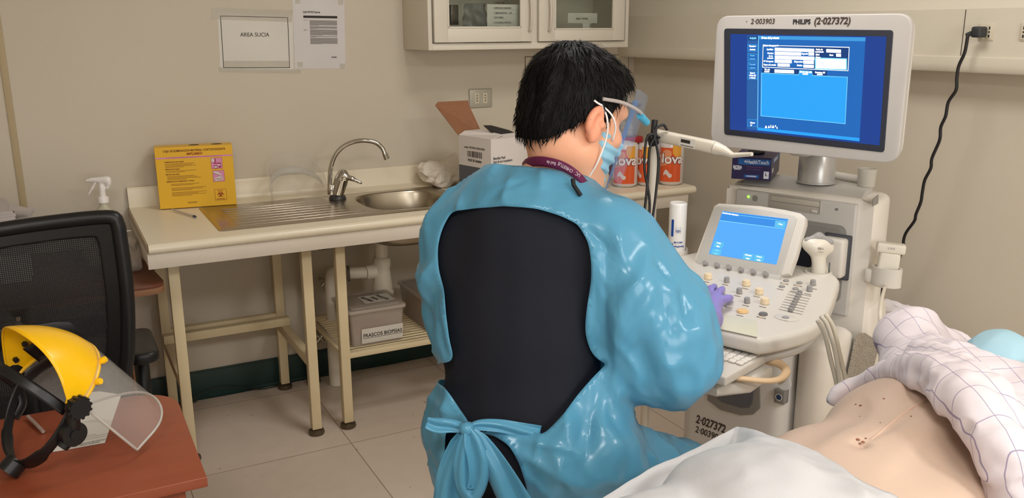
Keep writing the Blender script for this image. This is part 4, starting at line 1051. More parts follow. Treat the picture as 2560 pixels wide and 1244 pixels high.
for s1 in (1, -1):
    c = LV(s1 * (RS + .010), .0, -.004); ax = (Rv[:, 0] * s1)
    MB().tube([c - Vector(ax) * .012, c + Vector(ax) * .012], .020, 12).build('pivot_knob', m_bk, t, 30, world=True)
    mb = MB()
    for k in range(12):
        a = k * math.pi / 6; q_ = LV(s1 * (RS + .012), .0205 * math.cos(a), -.004 + .0205 * math.sin(a)); mb.tube([q_ - Vector(ax) * .007, q_ + Vector(ax) * .009], .0032, 6)
    mb.build('knob_grip', m_bk, t, 60, world=True)
for a in (-62, -38, 38, 62):
    u = (a + 93) / 186; q0 = guard(u, .0); e = (Vector(q0) - LV(0, 0, -.01)).normalized()
    MB().tube([Vector(q0) + e * .001, Vector(q0) + e * .011, Vector(q0) + e * .016], [.0045, .0075, .006], 10).build('visor_clip', m_gy, t, 60, world=True)
for a in (58, 78):
    q0 = Vector(guard((a + 93) / 186, .45)); e = (LV(0, 0, 0) - q0).normalized(); MB().tube([q0 + e * .0, q0 + e * .007], .006, 6).build('rivet', m_bk, t, 40, world=True)
def band(fn, n, w, name, th=.0022):
    mb = MB(); mb.grid(lambda u, v: fn(u, v, w), n, 5); return mb.build(name, m_bk, t, 180, solid=th, world=True)
# headband: ring round the head, crown strap and rear adjuster
def ring_(u, v, w):
    a = 2 * math.pi * u; c_ = math.cos(a)
    return LV(-.103 * math.sin(a), .095 * c_ - .01 if c_ > 0 else .125 * c_ - .01, -.02 + (.0 if c_ > 0 else -.045 * -c_) + (v - .5) * w * (1.4 if c_ < -.7 else 1))
band(ring_, 64, .022, 'headband')
band(lambda u, v, w: LV(-.103 * math.cos(math.pi * u), (v - .5) * w - .015, -.01 + .105 * math.sin(math.pi * u)), 32, .020, 'crown_strap')
for s1 in (1, -1):
    P = [LV(s1 * .118, .0, -.008), LV(s1 * .114, -.022, -.028), LV(s1 * .108, -.040, -.050), LV(s1 * .102, -.070, -.055)]
    MB().tube(spline(P, 6), [.013] * 19, 8).build('side_bracket', m_bk, t, 60, world=True)
c = LV(.108, -.040, -.048)
MB().tube([c - Vector(Rv[:, 0]) * .008, c + Vector(Rv[:, 0]) * .012], .024, 28).tube([c + Vector(Rv[:, 0]) * .012, c + Vector(Rv[:, 0]) * .016], .010, 20).build('adjuster_disc', m_bk, t, 30, world=True)
c = LV(0, -.140, -.065); MB().tube([c + Vector(Rv[:, 1]) * .012, c - Vector(Rv[:, 1]) * .018], .022, 16).build('rear_knob', m_bk, t, 30, world=True)
band(lambda u, v, w: LV(-.098 * math.sin(math.radians(-60 + 120 * u)), .088 * math.cos(math.radians(-60 + 120 * u)), -.005 + .045 * v), 24, .03, 'sweat_band', .004)

# ------------------------------------------------------------------ office chair
YCH = 2.45
t = thing('office_chair', 'black mesh-back office chair between the desk and the side table', 'office chair', (-.16, 2.72, 0))
def bk(px, py, y=YCH): q_ = ony(px, py, y); return (q_[0], q_[2])
rim = [bk(292, 556), bk(301, 600), bk(312, 680), bk(319, 760), bk(321, 840), bk(318, 910)]
zt0 = rim[0][1] + .008; xr0 = rim[0][0]; cxh = xr0 - .255
right = [(x, z) for x, z in rim] + [(rim[-1][0] - .03, rim[-1][1] - .12), (rim[-1][0] - .09, rim[-1][1] - .19)]
left = [(2 * cxh - x, z) for x, z in right][::-1]
top = [(cxh - .22, zt0 - .012), (cxh - .1, zt0 + .0), (cxh + .1, zt0 + .0), (xr0 - .035, zt0 + .012)]
top = [(2 * cxh - xr0 + .035, zt0 - .02), (cxh - .08, zt0 - .008), (cxh + .10, zt0 + .004), (xr0 - .022, zt0 + .008)]
loop = right + left + top
def curve_y(x, z): return YCH + .028 * (1 - ((x - cxh) / .26) ** 2) + .06 * max(0, (.95 - z)) ** 1
def ringtube(loop, r, n=8): return [(x, curve_y(x, z), z) for x, z in [tuple(q_) for q_ in spline([np.array(p) for p in loop], 5, True)]]
RT = ringtube(loop, .016)
MB().tube(RT, .019, 10, closed=True).build('back_frame', m_bk, t, 180, world=True)
# inner edging and mesh panel
m_mesh = bpy.data.materials.new('chair_mesh'); m_mesh.use_nodes = True; nt = m_mesh.node_tree; b = nt.nodes['Principled BSDF']
b.inputs['Base Color'].default_value = lin((20, 20, 21)); b.inputs['Roughness'].default_value = .7
tc2 = nt.nodes.new('ShaderNodeTexCoord'); sp_ = nt.nodes.new('ShaderNodeSeparateXYZ'); nt.links.new(tc2.outputs['Object'], sp_.inputs[0])
def holes(ax, f):
    m1 = nt.nodes.new('ShaderNodeMath'); m1.operation = 'MULTIPLY'; m1.inputs[1].default_value = f; nt.links.new(sp_.outputs[ax], m1.inputs[0])
    m2 = nt.nodes.new('ShaderNodeMath'); m2.operation = 'FRACT'; nt.links.new(m1.outputs[0], m2.inputs[0])
    m3 = nt.nodes.new('ShaderNodeMath'); m3.operation = 'GREATER_THAN'; m3.inputs[1].default_value = .70; nt.links.new(m2.outputs[0], m3.inputs[0]); return m3
h1, h2 = holes('X', 200), holes('Z', 200)
mm = nt.nodes.new('ShaderNodeMath'); mm.operation = 'MULTIPLY'; nt.links.new(h1.outputs[0], mm.inputs[0]); nt.links.new(h2.outputs[0], mm.inputs[1])
iv = nt.nodes.new('ShaderNodeMath'); iv.operation = 'SUBTRACT'; iv.inputs[0].default_value = 1; nt.links.new(mm.outputs[0], iv.inputs[1]); nt.links.new(iv.outputs[0], b.inputs['Alpha'])
pan = [tuple(q_) for q_ in spline([np.array(p) for p in loop], 5, True)]
def panel(name, f0, m, dy, solid=.0012, f1=0.):
    mb = MB(); zc = .88
    def fn(u, v):
        k = u * len(pan); i = int(k) % len(pan); x, z = pan[i]; f = f1 + (f0 - f1) * v
        X_, Z_ = cxh + (x - cxh) * f, zc + (z - zc) * f
        return (X_, curve_y(X_, Z_) + dy, Z_)
    mb.grid(fn, len(pan), 10, True); return mb.build(name, m, t, 180, world=True, solid=solid)
panel('mesh_back', .995, m_mesh, .002, .0004, .02)
panel('woven_border', 1.0, m_bk, -.003, .002, .80)
box('lumbar_bar', cxh - .20, cxh + .20, YCH + .03, YCH + .05, .80, .86, m_bk, t, .008, world=True)
MB().tube([(cxh, YCH + .055, .84), (cxh, YCH + .05, .55), (cxh, 2.56, .44), (cxh, 2.70, .43)], .022, 10).build('back_spine', m_bk, t, 180, world=True)
s_ = SDF((cxh - .3, 2.48, .40), (cxh + .3, 3.02, .56), .012); s_.cap((cxh - .17, 2.74, .47), (cxh + .17, 2.74, .47), .06, k=.01)
MB().prism(rrect(cxh - .25, cxh + .25, 2.50, 2.98, .09), .43, .50, .02, 3).build('seat', mat('seat_fabric', (26, 26, 27), .9), t, 40, world=True)
for s1, lb in ((1, 0), (-1, 1)):
    xa_ = cxh + s1 * .292
    pad = MB(); pad.prism(rrect(xa_ - .045, xa_ + .045, 2.60, 2.86, .035), .655, .69, .012, 3)
    o = pad.build('armrest_pad', m_bk, t, 40, world=True)
    MB().tube([(xa_, 2.74, .66), (xa_, 2.74, .45), (xa_ - s1 * .05, 2.74, .42), (xa_ - s1 * .10, 2.74, .42)], .022, 10).build('armrest_post', m_bk, t, 180, world=True)
MB().tube([(cxh + .292, 2.716, .50), (cxh + .292, 2.708, .50)], .012, 14).build('height_button', m_chr, t, 60, world=True)
MB().tube([(cxh, 2.74, .43), (cxh, 2.74, .12)], .028, 16).build('gas_lift', m_bk, t, 180, world=True)
for k in range(5):
    a = 2 * math.pi * k / 5 + .3; ex_, ey_ = cxh + .27 * math.cos(a), 2.74 + .27 * math.sin(a)
    MB().tube([(cxh, 2.74, .13), (ex_, ey_, .085)], [.028, .016], 10).build('base_arm', m_bk, t, 180, world=True)
    MB().lathe([(0, -.012), (.027, -.010), (.029, 0), (.027, .010), (0, .012)], (0, 0, 0), 20, mtx=Matrix.Translation((ex_, ey_, .030)) @ Matrix.Rotation(a, 4, 'Z') @ Matrix.Rotation(math.pi / 2, 4, 'X')).tube([(ex_, ey_, .08), (ex_, ey_, .05)], .008, 8).build('caster', m_bk, t, 40, world=True)
# ------------------------------------------------------------------ ultrasound machine
m_mc = mat('machine_cream', (216, 211, 202), .38, var=.01); m_mg = mat('machine_grey', (196, 193, 188), .4); m_mg2 = mat('machine_midgrey', (140, 138, 134), .4)
m_md = mat('machine_dark', (84, 86, 92), .4); m_kc = mat('knob_cream', (240, 220, 184), .4); m_kg = mat('knob_grey', (158, 156, 154), .35); m_lb = mat('label_grey', (128, 122, 114), .6)
m_hn = mat('handle_peach', (228, 196, 156), .45); m_mc2 = mat('tower_cream_lit', (230, 224, 214), .38); m_mon = mat('monitor_cream_dimmed', (200, 196, 191), .38)  # same cream lightened on tower, dimmed on monitor, to imitate lower light
m_silver = mat('silver_plastic', (190, 188, 184), .3, metal=.35)
YAW = math.radians(-71); OM = (1.80, 1.91, 0)
us = thing('ultrasound_machine', 'cream and grey ultrasound machine with lit monitor and control console', 'ultrasound machine', OM, YAW)
MM = WM[us.name]; MI = np.array(MM.inverted()); C0 = MI @ np.array([0, 0, CAM_H, 1.]); C0 = C0[:3]
def mdir(px, py): return MI[:3, :3] @ (RM @ np.array([px - 1280., -(py - 622.), -FPX]))
def mh(px, py, P0, N):
    v = mdir(px, py); P0 = np.array(P0, float); N = np.array(N, float); return C0 + v * (((P0 - C0) @ N) / (v @ N))
def mb_(px, py, b): return mh(px, py, (0, b, 0), (0, 1, 0))       # on a plane parallel to the front
def ma_(px, py, a): return mh(px, py, (a, 0, 0), (1, 0, 0))
def mz_(px, py, z): return mh(px, py, (0, 0, z), (0, 0, 1))
PF_ = lambda a, z, b: Matrix(((1, 0, 0, a), (0, 0, -1, b), (0, 1, 0, z), (0, 0, 0, 1)))    # drawing plane on a front face, z towards the user
def XZ(mb, poly, b0, b1, bev=0., seg=3):
    """outline in (a,z), extruded from depth b0 (front) to b1"""
    return mb.prism([(p[0], p[1]) for p in poly], 0, b1 - b0, bev, seg, mtx=Matrix(((1, 0, 0, 0), (0, 0, 1, b0), (0, 1, 0, 0), (0, 0, 0, 1))))
# base with casters
mb = MB(); mb.prism(rrect(-.26, .24, -.06, .50, .10), .10, .17, .02, 3); mb.build('base', m_mg2, us)
for a, b in ((-.2, 0), (.18, 0), (-.2, .42), (.18, .42)):
    MB().lathe([(0, -.02), (.046, -.018), (.05, 0), (.046, .018), (0, .02)], (0, 0, 0), 24, mtx=Matrix.Translation((a, b, .051)) @ Matrix.Rotation(math.pi / 2, 4, 'X')).tube([(a, b, .098), (a, b, .06)], .014, 10).build('caster', m_md, us, 40)
# tower
AL, AR, BT, BB = -.190, .222, .25, .46
top = [(AL, BT), (AR, BT), (AR + .03, BT + .012), (AR + .042, BT + .06), (AR + .03, BB - .06), (AR - .02, BB - .012), (AR - .08, BB), (AL + .08, BB), (AL + .0, BB - .012), (AL - .04, BB - .06), (AL - .045, BT + .06), (AL - .02, BT + .008)]
mb = MB(); mb.prism([(p[0], p[1]) for p in spline([np.array(p) for p in top], 3, True)], .17, 1.098, .018, 3); mb.build('tower', m_mc2, us, 40)
# grey fascia with sloping top
mb = MB(); vs = []; n = 0
fa = [(AL + .004, .74), (AR - .004, .74), (AR - .004, 1.088), (AL + .004, 1.088)]
mb.box(AL + .006, AR - .006, BT - .016, BT + .012, .735, 1.085, .006, 3)
mb.raw([(AL + .006, BT - .006, 1.08), (AR - .006, BT - .006, 1.08), (AR - .012, BT + .05, 1.112), (AR - .03, BB - .05, 1.118), (AL + .02, BB - .05, 1.118), (AL + .006, BT + .05, 1.112)], [(0, 1, 2, 5), (2, 3, 4, 5)])
mb.raw([(AR - .006, BT - .006, 1.08), (AR - .006, BT + .05, 1.08), (AR - .012, BT + .05, 1.112)], [(0, 1, 2)])
mb.raw([(AL + .006, BT - .006, 1.08), (AL + .006, BT + .05, 1.112), (AL + .006, BT + .05, 1.08)], [(0, 1, 2)])
mb.raw([(AR - .012, BT + .05, 1.112), (AR - .012, BT + .05, 1.08), (AR - .03, BB - .05, 1.08), (AR - .03, BB - .05, 1.118)], [(0, 1, 2, 3)])
mb.raw([(AR - .03, BB - .05, 1.118), (AR - .03, BB - .05, 1.08), (AL + .02, BB - .05, 1.08), (AL + .02, BB - .05, 1.118)], [(0, 1, 2, 3)])
fas = mb.build('fascia', m_mg, us, 30)
FB = BT - .0165
q = mb_(1871, 491, FB); MB().lathe([(0, 0), (.0035, 0), (.0035, .002), (0, .003)], (0, 0, 0), 12, mtx=PF_(q[0], q[2], FB)).build('power_light', mat('led_green', (120, 255, 60), .3, emit=(130, 255, 60), es=3), fas)
q = mb_(1888, 495, FB); MB().lathe([(0, .002), (.009, .002), (.0095, .001), (.0095, 0)], (0, 0, 0), 24, mtx=PF_(q[0], q[2], FB)).build('power_button', m_mg2, fas, 60)
# optical drive
d = [mb_(*p, FB) for p in ((1925, 484), (2054, 499), (2050, 537), (1925, 514))]
x0, x1 = d[0][0], d[1][0]; z1, z0 = d[0][2], (d[2][2] + d[3][2]) / 2
dr = MB().box(x0, x1, FB - .003, FB + .01, z0, z1, .001).build('optical_drive', mat('drive_grey', (176, 170, 160), .4), fas)
MB().box(x0 + .008, x1 - .004, FB - .0042, FB - .003, z0 + (z1 - z0) * .5, z1 - .004, .0005).build('drive_tray', mat('drive_tray', (188, 182, 170), .4), dr)
MB().box(x1 - .028, x1 - .010, FB - .0055, FB - .003, z0 + .003, z0 + .010, .001).build('eject_button', m_mc, dr)
mb = MB(); mb.box(x0 + .007, x1 - .004, FB - .0034, FB - .003, z0 + (z1 - z0) * .5 - .001, z0 + (z1 - z0) * .5); mb.box(x0 + .007, x1 - .003, FB - .0034, FB - .003, z1 - .0035, z1 - .0028); mb.box(x1 - .004, x1 - .003, FB - .0034, FB - .003, z0, z1); mb.build('drive_seam', m_md, dr, None)
q = mb_(2092, 523, FB); mb = MB()
for k in (-1, 0, 1): mb.box(q[0] + k * .0035 - .0005, q[0] + k * .0035 + .0005, FB - .001, FB + .001, q[2] - .004 + abs(k) * .001, q[2] + .004 - abs(k) * .001)
mb.build('microphone_slit', m_md, fas, None)
# recess with connector ports
rc = [mb_(*p, FB) for p in ((1960, 545), (2117, 573), (2104, 735), (1960, 720))]
rx1, rz1, rz0 = rc[1][0], rc[0][2] + .004, .775
mb = MB(); loopo = rrect(-.17, rx1, rz0, rz1, .022); loopi = rrect(-.155, rx1 - .015, rz0 + .012, rz1 - .012, .016)
n = len(loopo); mb.raw([(x, FB - .0008, z) for x, z in loopo] + [(x, FB - .0035, z) for x, z in loopi], [(i, (i + 1) % n, n + (i + 1) % n, n + i) for i in range(n)])
mb.raw([(x, FB - .0032, z) for x, z in loopi], [tuple(range(n))])
mb.build('connector_bay', m_mg2, fas, 30)
q0, q1 = mb_(1985, 590, FB - .012), mb_(2036, 660, FB - .012)
o = MB().box(q0[0] - .04, q1[0], FB - .012, FB - .003, q1[2] - .05, q0[2] + .004, .004).build('connector_port', m_md, fas)
MB().box(q0[0] - .036, q1[0] - .008, FB - .0135, FB - .011, q1[2] - .04, q0[2] - .004, .002).build('port_face', mat('port_black', (30, 32, 40), .3), o)
q0, q1 = mb_(2052, 592, FB - .045), mb_(2106, 700, FB - .045)
o = MB().box(q0[0], q1[0] - .006, FB - .045, FB - .003, q1[2], q0[2], .010, 3).build('connector_plug', m_mc, fas)
MB().box(q0[0] - .004, q1[0] + .002, FB - .006, FB - .0032, q1[2] - .01, q0[2] + .008, .004).build('port_surround', m_md, fas)
# oval badge on the tower side
q = [ma_(*p, AR + .0405) for p in ((2182, 497), (2196, 486), (2195, 508), (2182, 515))]
mb = MB(); mb.raw(q, [(0, 1, 2, 3)]); mb.build('side_badge', m_mg2, us, None, solid=.002)
# monitor column, collar and arm
MB().lathe([(0, 0), (.060, 0), (.060, .004), (.057, .005), (.056, .085), (.045, .10), (0, .10)], (.035, .345, 1.119), 40).build('column', m_silver, us, 40)
MB().box(.0, .07, .20, .36, 1.215, 1.30, .015, 3).tube([(.035, .345, 1.21), (.035, .345, 1.26)], .04, 24).build('monitor_arm', m_mg, us, 40)
MB().lathe([(.024, 0), (.026, .0), (.0285, .055), (.0265, .055), (.024, .002)], tuple(np.array((mz_(2165, 462, 1.12)[0], mz_(2165, 462, 1.12)[1], 1.117))), 28).build('cup_holder', mat('cup_clear', (214, 210, 198), .2, alpha=.7), us, 60)
mb = MB(); mb.tube([(-.05, BB - .03, 1.128), (.06, BB - .02, 1.13), (.16, BB - .04, 1.128)], .014, 12); mb.build('rear_rail', m_mc, us, 60)
# monitor: front plane
SB = .12
mc_ = [mb_(*p, SB) for p in ((1783, 37), (2287, 36), (2240, 414), (1783, 362))]
ax0 = (mc_[0][0] + mc_[3][0]) / 2; ax1 = (mc_[1][0] + mc_[2][0]) / 2; az1 = (mc_[0][2] + mc_[1][2]) / 2; az0 = (mc_[2][2] + mc_[3][2]) / 2
def quadloop(c, r, n=6):
    """rounded quadrilateral through four corners (TL,TR,BR,BL) in (a,z)"""
    c = [np.array((p[0], p[2])) for p in c]; out = []
    for i in range(4):
        p, a, b = c[i], c[i - 1], c[(i + 1) % 4]; u = (a - p) / np.linalg.norm(a - p); v = (b - p) / np.linalg.norm(b - p)
        s0, s1 = p + u * r, p + v * r
        for k in range(n + 1):
            t = k / n; out.append(tuple((1 - t) ** 2 * s0 + 2 * t * (1 - t) * p + t * t * s1))
    return out
rect = [(ax0, 0, az1), (ax1, 0, az1), (ax1, 0, az0), (ax0, 0, az0)]
mon = XZ(MB(), quadloop(rect, .045, 8), SB, SB + .022, .004).build('monitor_front', m_mon, us, 40)
r2 = [(ax0 + .002, 0, az1 - .002), (ax1 - .002, 0, az1 - .002), (ax1 - .002, 0, az0 + .002), (ax0 + .002, 0, az0 + .002)]
XZ(MB(), quadloop(r2, .05, 8), SB + .0225, SB + .045, .012).build('monitor_back', m_mc, us, 40)
MB().box((ax0 + ax1) / 2 - .12, (ax0 + ax1) / 2 + .12, SB + .045, SB + .085, az0 + .06, az1 - .09, .015, 3).build('monitor_hub', m_mg, us, 40)
bz = [mb_(*p, SB) for p in ((1811, 71), (2234, 75), (2211, 381), (1811, 336))]
m_bz = mat('screen_bezel', (52, 55, 66), .35)
XZ(MB(), quadloop(bz, .010, 4), SB - .0022, SB + .002, .0012).build('screen_bezel', m_bz, mon, 40)
def emi(name, c, es=1.): 
    return mat(name, (10, 12, 20), .25, emit=c, es=es, var=.001)
m_s1 = emi('screen_navy', (24, 62, 140)); m_s2 = emi('screen_blue', (26, 100, 180)); m_s3 = emi('screen_sky', (40, 160, 240)); m_s4 = emi('screen_white', (250, 252, 255), 1.5); m_s5 = emi('screen_cyan', (60, 150, 215)); m_s6 = emi('screen_deep', (16, 60, 120)); m_s7 = emi('screen_line', (130, 215, 250), 1.1)
KX, KY = 560 / 1583., 440 / 1244.
lay = [0]
def scr(name, pts_, m, parent, b=None, plane=None, lift=None):
    """flat lit patch on the screen; corners given where they are seen in the close-up"""
    lay[0] += 1
    bb = SB - .0024 - .00004 * lay[0] if b is None else b
    q = [mb_(1760 + x * KX, y * KY, bb) for x, y in pts_]
    mb = MB(); mb.raw(q, [tuple(range(len(q)))]); return mb.build(name, m, parent, None)
R4 = lambda x0, y0, x1, y1, k=.0: ((x0, y0), (x1, y0 + (x1 - x0) * k), (x1, y1 + (x1 - x0) * k), (x0, y1))
panel_ = scr('display', ((187, 240), (1290, 258), (1240, 1027), (183, 915)), m_s1, mon)
scr('display_window', ((306, 250), (1142, 264), (1098, 998), (300, 912)), m_s2, panel_)
scr('side_menu', ((306, 250), (384, 252), (376, 918), (300, 912)), mat('screen_menu', (10, 12, 20), emit=(34, 92, 160), es=1), panel_)
scr('menu_edge', ((384, 252), (388, 252), (380, 918), (376, 918)), m_s7, panel_)
scr('title_bar', ((388, 252), (1142, 264), (1140, 292), (388, 276)), m_s5, panel_)
scr('status_bar', ((376, 900), (1100, 975), (1098, 998), (376, 920)), m_s3, panel_)
def stx(s_, x, y, size, m, parent, rot=-.06, bold=.0003, sx=.9, b=None, align='CENTER'):
    bb = SB - .0085 if b is None else b; bb = SB - .0024 - .00004 * (lay[0] + 4)
    q = mb_(1760 + x * KX, y * KY, bb)
    return text(s_, size, PF_(q[0], q[2], bb) @ Matrix.Rotation(0, 4, 'Z'), m, parent, bold=bold, sx=sx, align=align, depth=.00002)
scr('logo_plate', R4(312, 256, 380, 284, .01), m_s6, panel_); stx('PHILIPS', 346, 271, .0075, m_s7, panel_, bold=.0004)
for i, (y0, y1, s_, on) in enumerate(((312, 364, ('Terminar', 'examen'), 1), (377, 431, ('Pausar', 'examen'), 0), (440, 494, ('Cancelar', 'examen'), 0), (506, 560, ('Borrar', 'datos del', 'paciente'), 1), (842, 893, ('Cerrar',), 1))):
    scr('menu_button_edge', R4(308, y0, 378, y1, .03), m_s5, panel_); scr('menu_button', R4(312, y0 + 4, 375, y1 - 3, .03), m_s2, panel_)
    for j, l in enumerate(s_): stx(l, 343, y0 + (y1 - y0) * (j + .65) / (len(s_) + .3), .0065, m_s4 if on else m_s7, panel_, bold=.0005 if on else .0001)
scr('cursor', ((325, 880), (342, 880), (333, 892)), m_s4, panel_)
stx('Datos del paciente', 468, 268, .0082, m_s4, panel_, bold=.0006)
scr('form_outline', ((416, 318), (1028, 332), (1020, 502), (411, 476)), m_s4, panel_); scr('form_area', ((420, 322), (1024, 337), (1016, 498), (415, 472)), m_s6, panel_)
scr('form_ground', ((424, 327), (780, 338), (778, 484), (419, 468)), m_s2, panel_)
scr('form_ground', ((786, 338), (1020, 342), (1014, 494), (784, 486)), m_s6, panel_)
stx('Informacion general', 470, 322, .0065, m_s4, panel_, bold=.0006)
for a in ((500, 337, 778, 360, .03), (500, 364, 686, 388, .03), (738, 370, 778, 392, .03), (500, 392, 780, 417, .03), (500, 420, 620, 443, .03), (702, 426, 776, 450, .03), (520, 448, 606, 470, .03), (702, 456, 776, 478, .03), (864, 346, 968, 370, .04), (934, 378, 968, 400, .04)):
    scr('form_field', R4(*a), m_s4, panel_)
scr('note_field_edge', R4(784, 406, 1010, 488, .03), m_s7, panel_); scr('note_field', R4(792, 414, 1002, 482, .03), m_s4, panel_)
for s_, x, y in (('Apellidos', 466, 349), ('Nombre', 470, 376), ('Id. de', 472, 396), ('paciente', 468, 410), ('Nº de ingreso', 456, 433), ('Datos del estudio', 465, 458), ('Fecha de', 815, 350), ('nacimiento', 816, 366), ('Edad', 802, 386), ('Sexo', 900, 389), ('Notas', 806, 405), ('Diagnostico', 668, 436), ('Medico', 676, 462), ('Segundo', 712, 380)):
    stx(s_, x, y, .0062, m_s4, panel_, bold=.0004)
scr('tab_bar', ((414, 482), (870, 500), (868, 534), (668, 524), (410, 512)), m_s6, panel_)
scr('tab_field', R4(498, 490, 636, 514, .035), m_s4, panel_)
scr('content_edge', ((404, 514), (668, 526), (674, 496), (764, 502), (768, 532), (1016, 543), (999, 876), (400, 820)), m_s7, panel_)
scr('content_area', ((408, 518), (670, 530), (676, 500), (762, 506), (766, 536), (1012, 546), (996, 872), (404, 817)), m_s3, panel_)
for s_, x, y in (('Tipo de', 446, 491), ('estudio', 444, 505), ('Informacion del', 718, 509), ('estudio', 716, 522), ('Resumen del', 820, 512), ('estudio', 818, 525)): stx(s_, x, y, .0062, m_s4, panel_, bold=.0005)
mb = MB()
for x, y, w_, h_ in ((430, 888, 16, 16), (452, 888, 12, 16), (468, 882, 8, 20), (480, 886, 16, 18), (500, 884, 10, 12), (511, 896, 10, 12)):
    c = [mb_(1760 + xx * KX, yy * KY, SB - .0024 - .00004 * (lay[0] + 3)) for xx, yy in ((x, y + h_), (x + w_, y + h_ + 1), (x + w_ * .7, y), (x + w_ * .3, y))]; mb.raw(c, [(0, 1, 2, 3)])
mb.build('tray_icons', m_s4, panel_, None)
m_pen = mat('marker_ink', (74, 62, 52), .6)
def ltx(s_, px, py, size, b, m, parent, rot=0., **k):
    q = mb_(px, py, b); return text(s_, size, PF_(q[0], q[2], b) @ Matrix.Rotation(rot, 4, 'Z'), m, parent, **k)
ltx('PHILIPS', 2004, 55, .0185, SB - .0006, mat('logo_dark', (44, 42, 46), .5), mon, bold=.0006, sx=.90)
ltx('(2·027372)', 2080, 53, .026, SB - .0006, m_pen, mon, bold=.0007, shear=.12, sx=.92)
ltx('·  2·003903', 1900, 54, .021, SB - .0006, m_pen, mon, bold=.0002, shear=.12, sx=.98)
# touch panel on the console
TN = np.array((0, -math.cos(math.radians(31)), math.sin(math.radians(31)))); TP = np.array((0, 0, .99))
TX = np.array((1, 0, 0)); TY = np.cross(-TX, TN) * -1; TY = np.array((0, TN[2], -TN[1]))
MT = frame(TP, TX, TY)
MTi = np.array(MT.inverted())
def th_(px, py, off=0.):
    q = mh(px, py, TP + TN * off, TN); return (MTi @ np.r_[q, 1])[:3]
def tpoly(name, pts_, z0, z1, m, parent, bev=0., off=None, seg=2):
    q = [th_(x, y, z1 if off is None else off)[:2] for x, y in pts_]; 
    return MB().prism([(float(p[0]), float(p[1])) for p in q], z0, z1, bev, seg, mtx=MT).build(name, m, parent, 40)
sh = tpoly('touch_panel_shell', ((1797, 507), (1900, 514), (1960, 523), (2000, 532), (2012, 541), (2012, 556), (1988, 640), (1972, 683), (1952, 688), (1945, 700), (1748, 657), (1735, 652), (1738, 640), (1785, 514)), -.028, 0, m_mc, us, .004)
tpoly('touch_panel_bezel', ((1792, 515), (1880, 519), (1985, 539), (1992, 546), (1947, 700), (1938, 704), (1742, 670), (1735, 664), (1744, 650), (1786, 520)), .0002, .004, m_mg, sh, .0015)
tpoly('knob_ledge', ((1744, 650), (1952, 688), (1944, 712), (1932, 715), (1741, 673), (1736, 665)), .0003, .010, m_mg, sh, .003)
tk = lambda n_, pts_, m, z: tpoly(n_, pts_, z - .0002, z, m, disp_, 0)
disp_ = tpoly('touch_display', ((1806, 527), (1971, 547), (1941, 661), (1772, 634)), .0042, .0046, mat('touch_blue', (10, 12, 20), .2, emit=(86, 168, 242), es=1.), sh, 0)
m_t2 = emi('touch_top', (56, 140, 224)); m_t3 = emi('touch_button', (96, 190, 232))
S2 = (380 / 1818., 260 / 1244.); tp_ = lambda L: [(1640 + x * S2[0], 480 + y * S2[1]) for x, y in L]
tk('touch_header', tp_(((795, 232), (1575, 325), (1540, 436), (764, 338))), m_t2, .0048)
tk('header_line', tp_(((764, 336), (1540, 434), (1539, 440), (763, 342))), m_s7, .0050); tk('header_line', tp_(((795, 248), (1570, 345), (1569, 349), (794, 252))), m_s7, .0050)
for i, L in enumerate((((705, 588), (812, 602), (790, 670), (682, 655)), ((678, 672), (787, 685), (765, 757), (655, 742)), ((1048, 728), (1168, 742), (1150, 818), (1034, 803)), ((1178, 746), (1298, 760), (1280, 838), (1164, 824)), ((1428, 340), (1558, 355), (1540, 427), (1416, 412)))):
    tk('touch_key', tp_(L), m_t3, .0052)
    c = np.mean(np.array(tp_(L)), 0)
    for dy_, ln in ((-4, ('Teclado', 'Config', 'Informacion', 'Resumen', 'Cerrar')[i]), (4, ('Grupo', 'usuario', 'estudio', 'estudio', '')[i])):
        if not ln: continue
        q = th_(c[0] - dy_ * .25, c[1] + (dy_ if i < 4 else 0), .0054); text(ln, .0058, MT @ Matrix.Translation((q[0], q[1], .0055)), m_s4 if i != 1 else m_s7, disp_, bold=.0003, sx=.75, depth=.00002)
q = th_(1808, 535, .005); text('Introducir datos del paciente', .0062, MT @ Matrix.Translation((q[0] - .004, q[1] + .004, .0052)), m_s4, disp_, align='LEFT', bold=.0004, sx=.75, depth=.00002)
S3 = (420 / 2177., 240 / 1244.); c3 = lambda x, y: (1700 + x * S3[0], 640 + y * S3[1])
def knob(name, c, r, h, m, parent, M, group=None):
    return MB().lathe([(0, h), (r * .82, h), (r * .9, h * .95), (r * .92, h * .6), (r, h * .5), (r, .001), (0, .001)], (0, 0, 0), 22, mtx=M @ Matrix.Translation((c[0], c[1], 0))).build(name, m, parent, 30)
for x, y in ((342, 100), (492, 125), (645, 152), (802, 180), (960, 208), (1120, 238)):
    q = th_(*c3(x, y), .010); knob('panel_knob', (q[0], q[1]), .0078, .015, m_kg, sh, MT @ Matrix.Translation((0, 0, .0095)))
